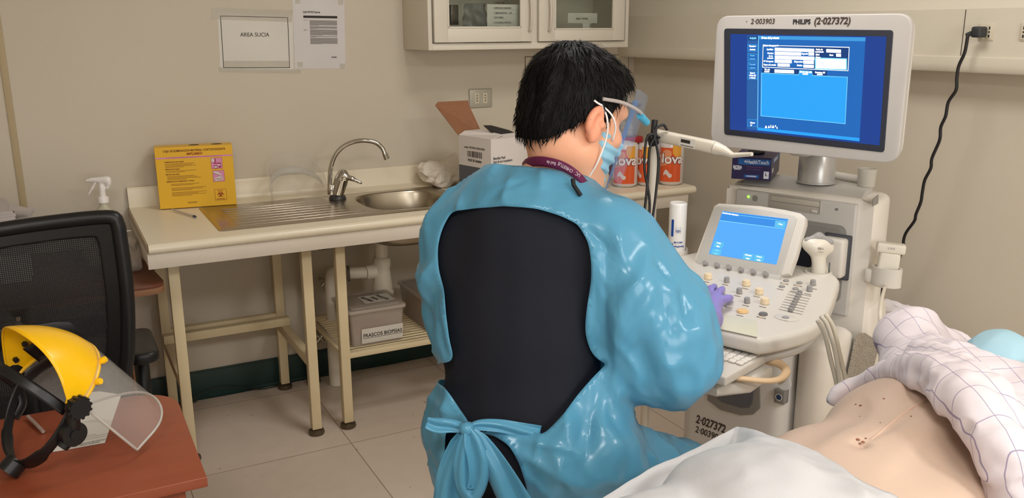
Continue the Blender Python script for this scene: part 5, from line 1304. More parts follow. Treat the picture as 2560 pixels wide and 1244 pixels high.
# console slab
CP = np.array((0, 0, .905)); CN = np.array((0, -.07, 1.)) / np.linalg.norm((0, -.07, 1.)); CN = np.array((0, -.07, 1.)); CN /= np.linalg.norm(CN)
MC = frame(CP, (1, 0, 0), (0, CN[2], -CN[1])); MCi = np.array(MC.inverted())
def ch(px, py, off=0.):
    q = mh(px, py, CP + CN * off, CN); return (MCi @ np.r_[q, 1])[:3]
right = [(2040, 668), (2075, 676), (2097, 692), (2098, 705), (2084, 748), (2067, 785), (2047, 808), (2018, 823), (1970, 836), (1928, 845), (1895, 848)]
rq = [ch(*p, 0.)[:2] for p in right]
cxm_ = .03
fr_ = rq[-1]
lq = [(2 * cxm_ - p[0], p[1]) for p in rq][::-1]
outl = [tuple(p) for p in spline([np.array(p) for p in rq], 3)] + [(cxm_, fr_[1] - .012)] + [tuple(p) for p in spline([np.array(p) for p in lq], 3)]
con = MB().prism([(float(p[0]), float(p[1])) for p in outl], -.045, 0, .016, 4, mtx=MC).build('console', m_mc, us, 50)
inner_ = [((p[0] - cxm_) * .93 + cxm_, p[1] * .93 - .008) for p in outl]
MB().prism([(float(p[0]), float(p[1])) for p in inner_], -.085, -.0455, .02, 3, mtx=MC).build('console_underside', m_mg, us, 50)
# raised apron strip at the front and side rail groove
ap = [ch(*p, .001)[:2] for p in ((1800, 797), (1893, 802), (1893, 843), (1800, 834))]
ap[0][0] = ap[3][0] = 2 * cxm_ - ap[1][0]
MB().prism([(float(p[0]), float(p[1])) for p in ap], .0003, .0025, .001, mtx=MC).build('palm_rest', mat('palm_strip', (214, 212, 190), .35), con, 40)
for x, y in ((120, 318), (365, 293), (858, 378), (1025, 488), (1098, 615)): q = ch(*c3(x, y)); knob('cream_knob', q, .0118, .0165, m_kc, con, MC)
for x, y in ((605, 338), (768, 482), (868, 605), (1722, 375), (1677, 452)): q = ch(*c3(x, y)); knob('grey_knob', q, .0082, .0155, m_kg, con, MC)
for x, y, r, h, m in ((810, 722, .0150, .006, mat('knob_amber', (236, 198, 140), .4)), (1078, 758, .0115, .005, mat('knob_dark', (118, 114, 112), .3)), (1375, 322, .0085, .004, m_kg), (1548, 352, .0085, .004, m_kg), (1322, 397, .0085, .004, m_kg), (1497, 427, .0085, .004, m_kg), (1368, 800, .0095, .003, m_kg), (270, 400, .010, .004, m_kg), (550, 445, .010, .004, m_mc), (630, 645, .011, .004, m_mc)):
    q = ch(*c3(x, y)); knob('push_button', q, r, h, m, con, MC)
q = ch(*c3(1375, 800)); MB().prism([(float(q[0] + .032 * math.cos(a) * 1.0), float(q[1] + .020 * math.sin(a))) for a in np.linspace(0, 2 * math.pi, 28, endpoint=False)], .0002, .0014, .0005, mtx=MC).build('button_island', m_mc, con, 40)
def cbar(x, y, w, h, m, nm='legend_bar', rot=-.0):
    q = ch(*c3(x, y)); return MB().prism([(float(a), float(b)) for a, b in rrect(q[0] - w / 2, q[0] + w / 2, q[1] - h / 2, q[1] + h / 2, h * .45, 3)], .0002, .0010, 0, mtx=MC).build(nm, m, con, None)
for x, y in ((340, 335), (585, 372), (740, 517), (845, 422), (990, 525), (850, 642), (1072, 660), (775, 772), (1345, 832), (1298, 432), (1475, 460), (1655, 494), (1730, 424)): cbar(x, y, .020, .0030, m_lb)
m_or2 = mat('indicator_glow', (255, 210, 150), .4, emit=(255, 200, 140), es=1.1)
for x, y in ((1350, 356), (1525, 384), (1052, 797)): cbar(x, y, .026, .0045, m_lb, 'indicator_bezel'); cbar(x, y, .012, .0024, m_or2, 'indicator')
# time gain sliders
for k in range(8):
    t_ = k / 7.; x, y = 1552 + (1432 - 1552) * t_, 492 + (722 - 492) * t_
    q = ch(*c3(x, y)); w_ = .052
    MB().box(q[0] - w_ / 2 - .006, q[0] + w_ / 2 + .006, q[1] - .0007, q[1] + .0007, .0002, .0009, mtx=MC).build('slider_slot', m_lb, con, None)
    MB().box(q[0] - .007, q[0] + .007, q[1] - .0042, q[1] + .0042, .001, .012, .003, mtx=MC).build('gain_slider', m_kg, con, 40)
# task light under the front lip
q = [ch(*p, -.03) for p in ((1800, 833), (1852, 846))]
# brackets under the console: front lip and arm
MB().prism([(float(p[0]), float(p[1])) for p in [(.10, -.60), (.245, -.59), (.30, -.52), (.30, -.42), (.10, -.42)]], -.125, -.086, .012, 3, mtx=MC).build('console_lip', m_mc, us, 40)
MB().box(.13, .24, -.10, .0, .80, .835, .012, 3).build('swing_arm', m_mg, us, 40)
MB().box(-.16, .14, -.38, .2, .735, .82, .03, 3).build('console_neck', m_mg, us, 40)
# keyboard on its pull-out tray
ZB = .815
kb = [mz_(*p, ZB) for p in ((1896, 876), (1850, 946), (1790, 943))]
kx1, kyb, kyf = kb[0][0], kb[0][1], (kb[1][1] + kb[2][1]) / 2
kx1 = (kb[0][0] + kb[1][0]) / 2
kt = MB().box(-.30, kx1, kyf, kyb, ZB - .024, ZB, .005, 3).build('keyboard_tray', m_mc, us, 40)
kk = 0; m_key = mat('key_white', (236, 232, 224), .45)
nx_ = 14
for r in range(6):
    for c in range(nx_):
        x = kx1 - .016 - c * .0205; y = kyb - .016 - r * .0195
        if y - .01 < kyf + .03 or kk >= 84: continue
        if x < -.16 and r > 2: continue
        MB().box(x - .0088, x + .0088, y - .0085, y + .0085, ZB + .0005, ZB + .0065, .002, 1).build('key', m_key, kt, 40); kk += 1
# tray handle: peach loop
zz = .79
hl_ = [mz_(*p, zz) for p in ((1850, 957), (1880, 962), (1915, 966), (1945, 963), (1968, 950), (1982, 930), (1981, 912), (1968, 897), (1945, 884), (1915, 878), (1888, 880))]
hi_ = [mz_(*p, zz) for p in ((1852, 930), (1890, 936), (1920, 940), (1938, 939), (1946, 934), (1938, 926), (1920, 920), (1895, 914), (1882, 908))]
cen = [np.array(p) for p in [mz_(*p, zz) for p in ((1838, 944), (1890, 950), (1930, 951), (1955, 944), (1966, 928), (1955, 913), (1930, 902), (1898, 893), (1868, 884))]]
sp2 = spline(cen, 6); rr2 = []
for i in range(len(sp2)): t_ = i / (len(sp2) - 1); rr2.append(.010 + .012 * max(0, min(1, (t_ - .5) * 2.2)))
mb = MB(); mb.tube(sp2, rr2, 14); bmesh.ops.scale(mb.bm, vec=(1, 1, .6), space=Matrix.Translation((0, 0, -zz)), verts=mb.bm.verts[:]); mb.build('tray_handle', m_hn, us, 180)
o = MB().tube([mz_(1962, 958, .775), mz_(1962, 958, .755)], .016, 16).build('handle_foot', m_mg, us, 60)
# light strip that washes the keyboard
q0 = (-.05, -.535, .83)
strip_ = MB().box(-.13, .20, kyb - .035, kyb - .015, .852, .857, .002).build('task_light', mat('task_lamp', (255, 255, 255), .4, emit=(235, 242, 255), es=9), us, 30)
lw = MM @ Vector((.06, kyb - .05, .868)); area('keyboard_lamp', tuple(lw), .22, 3.5, (.86, .93, 1.0), rot=(math.radians(-18), 0, YAW), sy=.03)
# lower body
zb_ = .715
def body_fn(name, a0, a1, b0, b1, z0, z1, r, m, bev=.03): return MB().prism(rrect(a0, a1, b0, b1, r, 8), z0, z1, bev, 4).build(name, m, us, 40)
lb = body_fn('lower_body', -.215, .150, .0, BT - .002, .171, .70, .05, mat('body_cool', (224, 222, 219), .4))
body_fn('side_pod', .154, .262, .02, BT - .02, .171, .712, .05, m_mc2, .035)
# dark scooped drawer front with grey lip
mb = MB(); lipo = [mb_(*p, -.004) for p in ((1768, 1000), (1800, 1024), (1850, 1038), (1882, 1036), (1900, 1020), (1898, 940), (1768, 940))]
XZ(mb, [(float(p[0]), float(p[2])) for p in lipo][::-1], -.004, .004, .002).build('foot_scoop', m_mg2, lb, 40)
mb = MB(); din = [mb_(*p, -.0062) for p in ((1785, 985), (1802, 1004), (1850, 1018), (1872, 1019), (1880, 1008), (1890, 940), (1785, 940))]
XZ(mb, [(float(p[0]), float(p[2])) for p in din][::-1], -.0062, -.0035, .001).build('scoop_insert', mat('scoop_dark', (98, 102, 110), .3), lb, 40)
q = mb_(1946, 988, -.001); x_, z_ = q[0], q[2]
MB().box(.118, .150, -.010, .02, z_ - .022, z_ + .022, .002).build('key_plate', m_mg2, us, 40)
MB().lathe([(0, .004), (.006, .004), (.0075, .001), (.012, .001), (.0125, 0)], (0, 0, 0), 24, mtx=PF_(.134, z_, -.0102)).build('round_port', mat('port_navy', (38, 60, 96), .3), us, 40)
MB().lathe([(.0085, .0), (.0085, .003), (.0115, .003), (.0115, 0)], (0, 0, 0), 24, mtx=PF_(.134, z_, -.0102)).build('port_ring', m_mg, us, 40)
ltx('2·027372', 1776, 1060, .040, -.0008, m_pen, lb, rot=-.03, bold=.0010, shear=.15, sx=.72)
ltx('2·003904', 1770, 1084, .032, -.0008, m_pen, lb, rot=-.03, bold=.0004, shear=.15, sx=.80)
ltx('1.  2/62', 1900, 1096, .040, -.0008, m_pen, lb, rot=-.03, bold=.0014, shear=.15, sx=.9)
# ventilated grille on the machine side
gp = [ma_(x, y, .272) for x, y in ((2138, 841), (2148, 831), (2162, 832), (2192, 850), (2197, 862), (2178, 936), (2150, 950), (2112, 966))]
m_gr = bpy.data.materials.new('grille_perforated'); m_gr.use_nodes = True; nt = m_gr.node_tree; b = nt.nodes['Principled BSDF']
vo = nt.nodes.new('ShaderNodeTexVoronoi'); vo.inputs['Scale'].default_value = 260; tcx = nt.nodes.new('ShaderNodeTexCoord'); nt.links.new(tcx.outputs['Object'], vo.inputs['Vector'])
cr = nt.nodes.new('ShaderNodeValToRGB'); cr.color_ramp.elements[0].position = .3; cr.color_ramp.elements[0].color = lin((88, 84, 78)); cr.color_ramp.elements[1].position = .4; cr.color_ramp.elements[1].color = lin((168, 160, 148))
nt.links.new(vo.outputs['Distance'], cr.inputs[0]); nt.links.new(cr.outputs[0], b.inputs['Base Color'])
# flank panel carrying the grille, leaning out behind the pod
fl_ = [(.264, BT - .01), (.272, BT - .0), (.272, BB - .05), (.255, BB - .02), (.15, BB - .03), (.15, BT + .02)]
fz = [p[1] for p in gp]
MB().box(.224, .2708, BT + .03, max(fz) + .05, .171, max(p[2] for p in gp) + .06, .02, 4).build('flank_panel', m_mc2, us, 40)
mb = MB(); mb.raw([(p[0] + .0006, p[1], p[2]) for p in gp], [tuple(range(len(gp)))]); mb.build('speaker_grille', m_gr, us, None, solid=.002)

# ------------------------------------------------------------------ probes, cables, gel, gloves
W_of = lambda p: MM @ Vector([float(v) for v in p])
# holder cup on the console right corner
hc = ch(*c3(1790, 205)); hw = MC @ Vector((hc[0], hc[1], 0))
MB().lathe([(.030, -.02), (.033, .004), (.037, .004), (.039, -.002), (.039, -.006)], (0, 0, 0), 36, mtx=MC @ Matrix.Translation((hc[0], hc[1], 0))).build('probe_holder', m_mc, con, 60)
t = thing('ultrasound_probe', 'curved white ultrasound probe standing in the console corner holder', 'ultrasound probe', W_of(hw))
hp = np.array(hw)
up_ = np.array(W_of(hw)); V = lambda dx, dz, df=0.: up_ + np.array((.885, -.466, 0)) * dx + np.array((0, 0, dz)) + np.array((.466, .885, 0)) * df
s_ = SDF(up_ - .10, up_ + .16, .0035)
s_.cap(V(.006, -.01), V(-.004, .05), .026, .017, .01, flat=((.466, .885, 0), 1.3)).cap(V(-.004, .05), V(-.010, .062), .017, .02, .015, flat=((.466, .885, 0), 1.3))
s_.cap(V(-.034, .085), V(.022, .072), .020, .018, .02, flat=((.466, .885, 0), 1.25)).ell(V(-.008, .080), (.040, .030, .026), k=.012)
link('probe_body', s_.mesh('probe_body', relax=3), mat('probe_white', (226, 220, 206), .35), t, None, True)
s_ = SDF(up_ - .10, up_ + .16, .003)
s_.cap(V(-.040, .094, -.004), V(-.008, .107, -.004), .010, .011, .01).cap(V(-.008, .107, -.004), V(.026, .090, -.004), .011, .010, .01)
link('lens', s_.mesh('lens', relax=2), m_kg, t, None, True)
Mx = frame(V(-.010, .078, -.034), (.885, -.466, -.12), (0, 0, 1)); text('C5-1', .008, Mx, m_ink2, t, bold=.0002, world=True); text('convex', .005, Mx @ Matrix.Translation((.002, -.009, 0)), m_ink2, t, world=True)
MB().box(-.0015, .0015, -.015, .015, -.001, .001, mtx=frame(V(.022, .020, -.024), (.885, -.466, 0), (-.1, .05, 1))).build('slot_mark', m_md, t, None, world=True)
# side holder with linear probe: stands out from the tower side
hz = ma_(2203, 686, .30); hy = hz[1]
hcx = .315
o = MB(); o.box(hcx - .040, hcx + .040, hy - .030, hy + .030, hz[2] - .032, hz[2] + .030, .018, 3); o.box(AR + .034, hcx - .03, hy - .018, hy + .018, hz[2] - .028, hz[2] + .018, .006)
# carve the socket: build as ring instead of block
o.bm.clear()
n = 32; A = [(hcx + .042 * math.cos(a) * 1.05, hy + .030 * math.sin(a)) for a in np.linspace(0, 2 * math.pi, n, endpoint=False)]; B = [(hcx + .034 * math.cos(a) * 1.05, hy + .022 * math.sin(a)) for a in np.linspace(0, 2 * math.pi, n, endpoint=False)]
zt1, zt2 = hz[2] - .034, hz[2] + .026
o.raw([(x, y, zt1 + .004) for x, y in A] + [(x, y, zt2) for x, y in A] + [(x, y, zt2) for x, y in B] + [(x, y, zt1) for x, y in B], [tuple(j * n + i if q_ == 0 else (j * n + (i + 1) % n if q_ == 1 else (((j + 1) % 4) * n + (i + 1) % n if q_ == 2 else ((j + 1) % 4) * n + i)) for q_ in range(4)) for j in range(4) for i in range(n)])
o.box(AR + .034, hcx - .036, hy - .018, hy + .018, hz[2] - .028, hz[2] + .014, .006)
bmesh.ops.recalc_face_normals(o.bm, faces=o.bm.faces[:])
o.build('side_probe_holder', m_mc, us, 40)
pr = W_of((hcx, hy, hz[2])); t = thing('ultrasound_probe', 'flat-topped white linear probe hanging in the machine side holder', 'ultrasound probe', pr)
Mt = Matrix.Translation(pr) @ Matrix.Rotation(YAW + math.radians(25), 4, 'Z') @ Matrix.Rotation(math.radians(3), 4, 'Y')
MB().box(-.030, .030, -.014, .014, -.03, .075, .010, 4, mtx=Mt).build('probe_body', mat('probe_white', (226, 220, 206), .35), t, 40, world=True)
MB().box(-.040, .040, -.017, .017, .070, .100, .007, 4, mtx=Mt).build('probe_head', mat('probe_white', (226, 220, 206), .35), t, 40, world=True)
text('L12-5', .0085, Mt @ Matrix(((1, 0, 0, 0), (0, 0, -1, -.0173), (0, 1, 0, .087), (0, 0, 0, 1))), m_ink2, t, world=True)
cab = [np.array(pr) + (0, 0, -.03)] + [np.array(pt(x, y, d)) for x, y, d in ((2201, 770, 2.16), (2203, 860, 2.14), (2199, 930, 2.12), (2196, 1000, 2.12), (2190, 1080, 2.12))]
MB().tube(spline(cab, 6), .0048, 10).build('cable', mat('cable_cream', (212, 204, 186), .45), t, 180, world=True)
# cables looping down from under the console
tcb = thing('probe_cable', 'bundle of cream probe cables hanging below the console', 'cable', W_of((.30, -.30, .5)))
for k, L in enumerate((((2052, 790), (2068, 812), (2086, 870), (2098, 940), (2102, 985), (2104, 1040)), ((2064, 785), (2084, 820), (2098, 880), (2112, 940), (2119, 985), (2122, 1040)), ((2044, 800), (2062, 835), (2075, 890), (2090, 950), (2100, 1000), (2112, 1060)))):
    MB().tube(spline([pt(x, y, 1.98 + .01 * k) for x, y in L], 6), .0052, 10).build('cable', mat('cable_cream', (212, 204, 186), .45), tcb, 180, world=True)
# gel bottle upside down in the left cup
gc = ch(1691, 628); gw = W_of(MC @ Vector((gc[0], gc[1], 0)))
MB().lathe([(.029, -.015), (.031, .008), (.035, .010), (.037, .0), (.037, -.02)], (0, 0, 0), 32, mtx=MC @ Matrix.Translation((gc[0], gc[1], 0))).build('bottle_holder', m_mc, con, 60)
t = thing('gel_bottle', 'white gel bottle standing upside down left of the touch panel', 'bottle', gw, math.atan2(-float(gw[1]), -float(gw[0])))
Rg = .0275
zt_g = float((1.6 - (ony(1690, 503, float(gw[1]))[2])))
Hg = float(ony(1690, 506, float(gw[1]))[2]) - float(gw[2])
m_gel = mat('bottle_white', (238, 236, 232), .3)
MB().lathe([(0, -.01), (Rg, -.01), (Rg, Hg - .006), (Rg - .001, Hg - .002), (Rg - .003, Hg), (Rg - .006, Hg - .002), (.010, Hg - .005), (0, Hg - .004)], (0, 0, 0), 36).build('body', m_gel, t, 50)
m_navy = mat('gel_blue', (28, 78, 160), .4)
patch(Rg, -42, -24, Hg * .34, Hg * .68).build('blue_bar', m_navy, t, 180); patch(Rg, -42, -24, Hg * .10, Hg * .20).build('blue_bar', m_navy, t, 180)
rr = []
for k in range(9): rr.append((-.009 + k * .00225, -.00882 + k * .00225, -.010, .010)); rr.append((-.009, .009, -.010 + k * .0025, -.0098 + k * .0025))
o = lines('grid_print', rr, Matrix(), mat('gel_line', (140, 160, 190), .5), t)
for v in o.data.vertices: a = v.co.x / Rg + .1; r = Rg + .0006 + v.co.z; v.co = Vector((r * math.cos(a), r * math.sin(a), Hg * .47 + v.co.y))
mb = MB()
for k in range(4):
    r0 = .0025 + k * .0024; pts_ = []
    for i in range(9):
        an = math.radians(40 + 100 * i / 8); x = r0 * math.cos(an) * 1.1; y = -.004 + r0 * math.sin(an); a = x / Rg + .1; pts_.append(((Rg + .001) * math.cos(a), (Rg + .001) * math.sin(a), Hg * .44 + y))
    mb.tube(pts_, .0005, 5)
mb.build('sound_wave_mark', m_navy, t, 180)
for s_, z_, sz in (('DermiPharma', .14, .0085), ('DIECO-GEL', .225, .0065)):
    o = text(s_, sz, Matrix.Rotation(math.pi, 4, 'Z'), m_navy, t, bold=.0002, sx=.85)
    for v in o.data.vertices: a = v.co.x / Rg + .15; r = Rg + .0008 + v.co.z; v.co = Vector((r * math.cos(a), r * math.sin(a), Hg * z_ + v.co.y))
# glove box
zg = 1.1205
g0, g1 = mz_(1828, 446, zg), mz_(1926, 452, zg)
gd = (g1 - g0)[:2]; wg = np.linalg.norm(gd); ang = math.atan2(gd[1], gd[0])
t = thing('glove_box', 'dark purple box of gloves on top of the machine under the monitor', 'glove box', W_of(g0), YAW + ang)
m_gb = mat('glove_purple', (44, 34, 78), .4); m_gb2 = mat('glove_blue', (30, 92, 160), .4); m_gt2 = mat('glove_white', (226, 226, 236), .4)
hg = mb_(1828, 390, g0[1])[2] - zg
MB().box(0, wg, 0, .22, 0, hg, .001).build('carton', m_gb, t, 20)
MG = Matrix(((1, 0, 0, 0), (0, 0, -1, -.0003), (0, 1, 0, 0), (0, 0, 0, 1)))
lines('blue_panel', [(wg * .16, wg * .97, hg * .66, hg * .92)], MG, m_gb2, t, .0002)
text('+HealthTouch', .0175, MG @ Matrix.Translation((wg * .62, hg * .79, .0003)), m_gt2, t, bold=.0003, sx=.76)
text('EXTRA', .0125, MG @ Matrix.Translation((wg * .145, hg * .53, .0003)), m_gt2, t, bold=.0008, sx=.72); text('RESISTENTE', .0052, MG @ Matrix.Translation((wg * .145, hg * .44, .0003)), m_gt2, t, bold=.0003, sx=.75)
text('100 Guantes de Nitrilo', .0062, MG @ Matrix.Translation((wg * .58, hg * .57, .0003)), mat('glove_print', (120, 80, 140), .5), t, sx=.85); text('para Procedimientos', .0062, MG @ Matrix.Translation((wg * .56, hg * .47, .0003)), mat('glove_print', (120, 80, 140), .5), t, sx=.85)
lines('maker_plate', [(wg * .32, wg * .70, hg * .09, hg * .22)], MG, m_gb2, t, .0002); text('AA MADEGOM', .006, MG @ Matrix.Translation((wg * .51, hg * .155, .0003)), m_gt2, t, bold=.0003, sx=.8)
lines('size_square', [(wg * .82, wg * .95, hg * .08, hg * .40)], MG, m_gt2, t, .0002); text('L', .014, MG @ Matrix.Translation((wg * .885, hg * .27, .0003)), m_blk, t, bold=.0004)
MGs = Matrix(((0, 0, 1, wg + .0003), (1, 0, 0, 0), (0, 1, 0, 0), (0, 0, 0, 1)))
lines('blue_panel', [(.03, .20, hg * .66, hg * .92)], MGs, m_gb2, t, .0002); text('HealthTouch', .0165, MGs @ Matrix.Translation((.10, hg * .79, .0003)), m_gt2, t, bold=.0003); lines('white_mark', [(.025, .06, hg * .28, hg * .48)], MGs, m_gt2, t, .0002)
s_ = SDF((-.02, .0, hg - .02), (.13, .2, hg + .05), .004); s_.ell((wg * .5, .10, hg + .006), (.028, .04, .010))
link('glove', s_.mesh('glove', disp=lambda V, N: .003 * fbm(V, 60, 2)), m_blk, t)
# waste paper bin with crumpled paper behind the machine side
bq = onx(2215, 800, 2.42); bxx, byy = 2.38, float(bq[1]) - .0
bx_ = pt(2226, 800, 3.05); bxx, byy, bzz = float(bx_[0]), float(bx_[1]), float(bx_[2])
t = thing('waste_bin', 'grey plastic bin heaped with used paper behind the machine side holder', 'bin', (bxx, byy, 0))
MB().lathe([(0, .01), (.12, 0), (.135, .02), (.165, bzz - .05), (.172, bzz - .05), (.172, bzz - .035), (.158, bzz - .035), (.130, .03), (0, .02)], (0, 0, 0), 40, sx=1.0).build('bin_body', mat('bin_grey', (150, 146, 134), .45), t, 40)
s_ = SDF((bxx - .17, byy - .17, bzz - .12), (bxx + .17, byy + .17, bzz + .12), .005)
s_.ell((bxx - .02, byy, bzz - .02), (.12, .12, .085))
tag(link('crumpled_paper', s_.mesh('crumpled_paper', disp=lambda V, N: .022 * ridge(V, 26, 4, 3) - .012), mat('tissue', (226, 220, 222), .9)), 'heap of crumpled white paper in the grey bin', 'paper', kind='stuff')

# ------------------------------------------------------------------ adjustable arm on a pole behind the doctor
t = thing('support_arm', 'white jointed arm on a pole with black cables in front of the paper rolls', 'support arm', pt(1630, 560, 2.75))
pa = lambda x, y, d=2.78: pt(x, y, d)
m_arm = mat('arm_white', (222, 214, 198), .35)
f0 = pa(1620, 560); top_ = pa(1637, 335)
base_xy = (float(top_[0]), float(top_[1]))
MB().tube([(base_xy[0], base_xy[1], .03), (base_xy[0], base_xy[1], float(top_[2]))], .014, 20).build('pole', m_arm, t, 60, world=True)
a_, b_ = pa(1640, 331, 2.75), pa(1790, 362, 2.60)
ex_ = np.array(b_ - a_); L_ = np.linalg.norm(ex_); ex_ /= L_
Ma = frame(a_, ex_, (0, 0, 1))
MB().box(-.01, L_, -.026, .010, -.016, .016, .008, 3, mtx=Ma).build('arm_cover', m_arm, t, 40, world=True)
MB().tube([b_ + np.array((0, 0, -.01)), b_ + ex_ * .03 + np.array((0, 0, -.012)), b_ + ex_ * .06 + np.array((0, 0, -.02)), pt(1880, 385, 2.5)], [.020, .014, .008, .006], 14).build('elbow', m_arm, t, 60, world=True)
MB().tube([pa(1640, 350, 2.76), pa(1640, 350, 2.82)], .02, 16).build('pivot', m_mg, t, 60, world=True)
Ml = Ma @ Matrix(((1, 0, 0, L_ * .62), (0, 1, 0, -.008), (0, 0, 1, .0162), (0, 0, 0, 1)))
lines('paper_label', [(-.035, .022, -.014, .014)], Ml, m_pap, t, world=True); lines('label_print', [(-.030, .004, -.002, .008), (-.03, .018, -.011, -.009)], Ml @ Matrix.Translation((0, 0, .0003)), m_ink, t, world=True)
for pts_ in (((1650, 345), (1632, 335), (1616, 350), (1611, 420), (1624, 500), (1620, 570), (1610, 640)), ((1633, 325), (1636, 345), (1624, 372), (1620, 440), (1612, 520), (1598, 600)), ((1668, 325), (1658, 312), (1640, 322), (1638, 345), (1646, 400), (1640, 480), (1630, 560), (1628, 620))):
    MB().tube(spline([pa(x, y, 2.70) for x, y in pts_], 6), .0042, 8).build('cable', m_blk, t, 180, world=True)
MB().box(-.014, .014, -.02, .02, -.012, .012, .005, 2, mtx=frame(pa(1632, 348, 2.72), (1, 0, .3), (0, 0, 1))).tube([pa(1637, 300, 2.72), pa(1633, 345, 2.72)], .010, 10).build('clamp', m_blk, t, 40, world=True)
# ------------------------------------------------------------------ the seated doctor
r_ = np.array((.885, -.466, 0)); f_ = np.array((.466, .885, 0)); z_ax = np.array((0, 0, 1.))
def ik(a, b, la, lb_, pole):
    a, b = np.array(a), np.array(b); d = b - a; L = min(np.linalg.norm(d), (la + lb_) * .998); d = d / np.linalg.norm(d)
    x = (la * la - lb_ * lb_ + L * L) / (2 * L); h = math.sqrt(max(la * la - x * x, 1e-6)); p = np.array(pole, float); p -= d * (p @ d); p /= np.linalg.norm(p)
    return a + d * x + p * h
th_t = math.radians(30)
tX = r_ * math.cos(th_t) - f_ * math.sin(th_t)      # doctor's right
tY = f_ * math.cos(th_t) + r_ * math.sin(th_t)      # doctor's front
def TB(lean=.0):
    up = z_ax * math.cos(lean) + tY * math.sin(lean); fw = tY * math.cos(lean) - z_ax * math.sin(lean)
    return np.stack([tX, fw, up], 1)
RT_ = TB(.12)
SHR, SHL = pt(1522, 602, 1.58), pt(1172, 604, 1.70)
NKB = pt(1402, 470, 1.66); CH = pt(1318, 660, 1.66); MID = pt(1300, 850, 1.655); HIP = pt(1330, 1085, 1.66)
def onc(px, py, h=0.):  # on the console top, lifted by h
    q = ch(px, py, h); w_ = MM @ (MC @ Vector((float(q[0]), float(q[1]), float(q[2])))); return np.array(w_)
HANDR = onc(1778, 770, .030)
WR = onc(1768, 822, .060)
ELR = ik(SHR, WR, .30, .27, (-.1, -.5, -1))
HL_ = CH + tY * .42 + tX * -.02 - z_ax * .28
ELL = ik(SHL, HL_, .30, .27, (-.8, -.2, -1))
HPR, HPL = HIP + tX * .09 - z_ax * .06, HIP - tX * .09 - z_ax * .06
KNR = np.array((1.16, 1.36, .605)); KNL = HPL + tY * .40 - z_ax * .09 - tX * .04
ANR = np.array((1.24, 1.50, .10)); ANL = KNL + tY * .05 + np.array((0, 0, -.50)); ANL[2] = .10
# head frame
HC = pt(1438, 268, 1.62); ah = math.radians(58); ph = math.radians(22)
hX = r_ * math.cos(ah) - f_ * math.sin(ah); hY0 = f_ * math.cos(ah) + r_ * math.sin(ah)
hY = hY0 * math.cos(ph) - z_ax * math.sin(ph); hZ = z_ax * math.cos(ph) + hY0 * math.sin(ph)
RH = np.stack([hX, hY, hZ], 1)
def H_(x, y, z): return HC + RH @ np.array((x, y, z))
def torso(s, g=0., arms=True, sleeves=0.):
    s.ell(CH + tY * .0, (.178 + g, .118 + g, .185 + g), RT_, .04)
    s.cap(SHL + (0, 0, -.01), SHR + (0, 0, -.01), .062 + g, None, .05)
    s.ell(MID, (.150 + g, .112 + g, .17 + g), RT_, .05)
    s.ell(HIP, (.168 + g, .125 + g, .14 + g), RT_, .05)
    s.cap(NKB - z_ax * .04, (SHL + SHR) / 2 + z_ax * .0, .054 + g, .095 + g, .05)
    return s
def limbs(s, g=0.):
    s.cap(SHR, ELR, .050 + g, .040 + g, .02).cap(ELR, WR, .040 + g, .025 + g, .015)
    s.cap(SHL, ELL, .050 + g, .040 + g, .02).cap(ELL, HL_, .040 + g, .027 + g, .015)
    return s
def legs_(s, g=0.):
    s.cap(HPR, KNR, .085 + g, .058 + g, .03).cap(KNR, ANR, .055 + g, .036 + g, .02)
    s.cap(HPL, KNL, .085 + g, .058 + g, .03).cap(KNL, ANL, .055 + g, .036 + g, .02)
    return s
def headprims(s):
    s.ell(H_(0, -.012, .018), (.074, .094, .086), RH, .015)
    s.ell(H_(0, .035, -.045), (.058, .062, .075), RH, .025)
    s.ell(H_(0, .05, .02), (.055, .045, .05), RH, .02)
    s.cap(H_(-.045, .01, -.075), H_(-.012, .078, -.112), .020, .016, .025).cap(H_(.045, .01, -.075), H_(.012, .078, -.112), .020, .016, .025)
    s.ell(H_(0, .082, -.108), (.020, .016, .016), RH, .02)
    s.cap(H_(0, .098, .0), H_(0, .116, -.042), .009, .012, .012).cap(H_(-.012, .102, -.046), H_(.012, .102, -.046), .008, None, .01)
    s.cap(H_(-.035, .084, .018), H_(.035, .084, .018), .010, None, .014)
    for sx in (-1, 1):
        s.ell(H_(sx * .031, .096, -.002), (.014, .010, .010), RH, .012, 'sub')
        s.ell(H_(sx * .045, .068, -.035), (.020, .022, .018), RH, .02)
    s.cap(H_(-.018, .096, -.072), H_(.018, .096, -.072), .009, None, .008)
    # neck
    s.cap(H_(0, -.030, -.06), NKB + tY * .01, .053, .054, .025)
    s.cap(H_(.02, .02, -.08), NKB + tY * .04 + tX * .01, .040, .05, .03)
    return s
doc = thing('person', 'person in a blue plastic gown seated with back to the camera, hand on console', 'person', (float(HIP[0]), float(HIP[1]), 0))
m_skin = mat('skin_tan', (232, 172, 138), .45, sss=.12, bump=.02, bscale=300, var=.04, vscale=14)
def worn(name, me, m, parent=doc): return link(name, me, m, parent, None, True)
lo = np.min([SHL, SHR, ANR, ANL, KNL, HL_, WR, HC], 0) - .16; hi = np.max([SHL, SHR, ANR, ANL, KNL, HL_, WR, HC], 0) + .16; lo[2] = .03; hi[2] = HC[2] + .14
s = SDF(lo, hi, .0105, ((HC - .14, HC + .14), .0028))
torso(s); limbs(s); legs_(s); headprims(s)
for an, kn in ((ANR, KNR), (ANL, KNL)):
    s.cap(an - (0, 0, .03), an + np.array((*(tY[:2] * .13), -.055)), .036, .030, .02)
s.cap(WR, HANDR, .024, .018, .015)
worn('body', s.mesh('body', relax=2), m_skin)
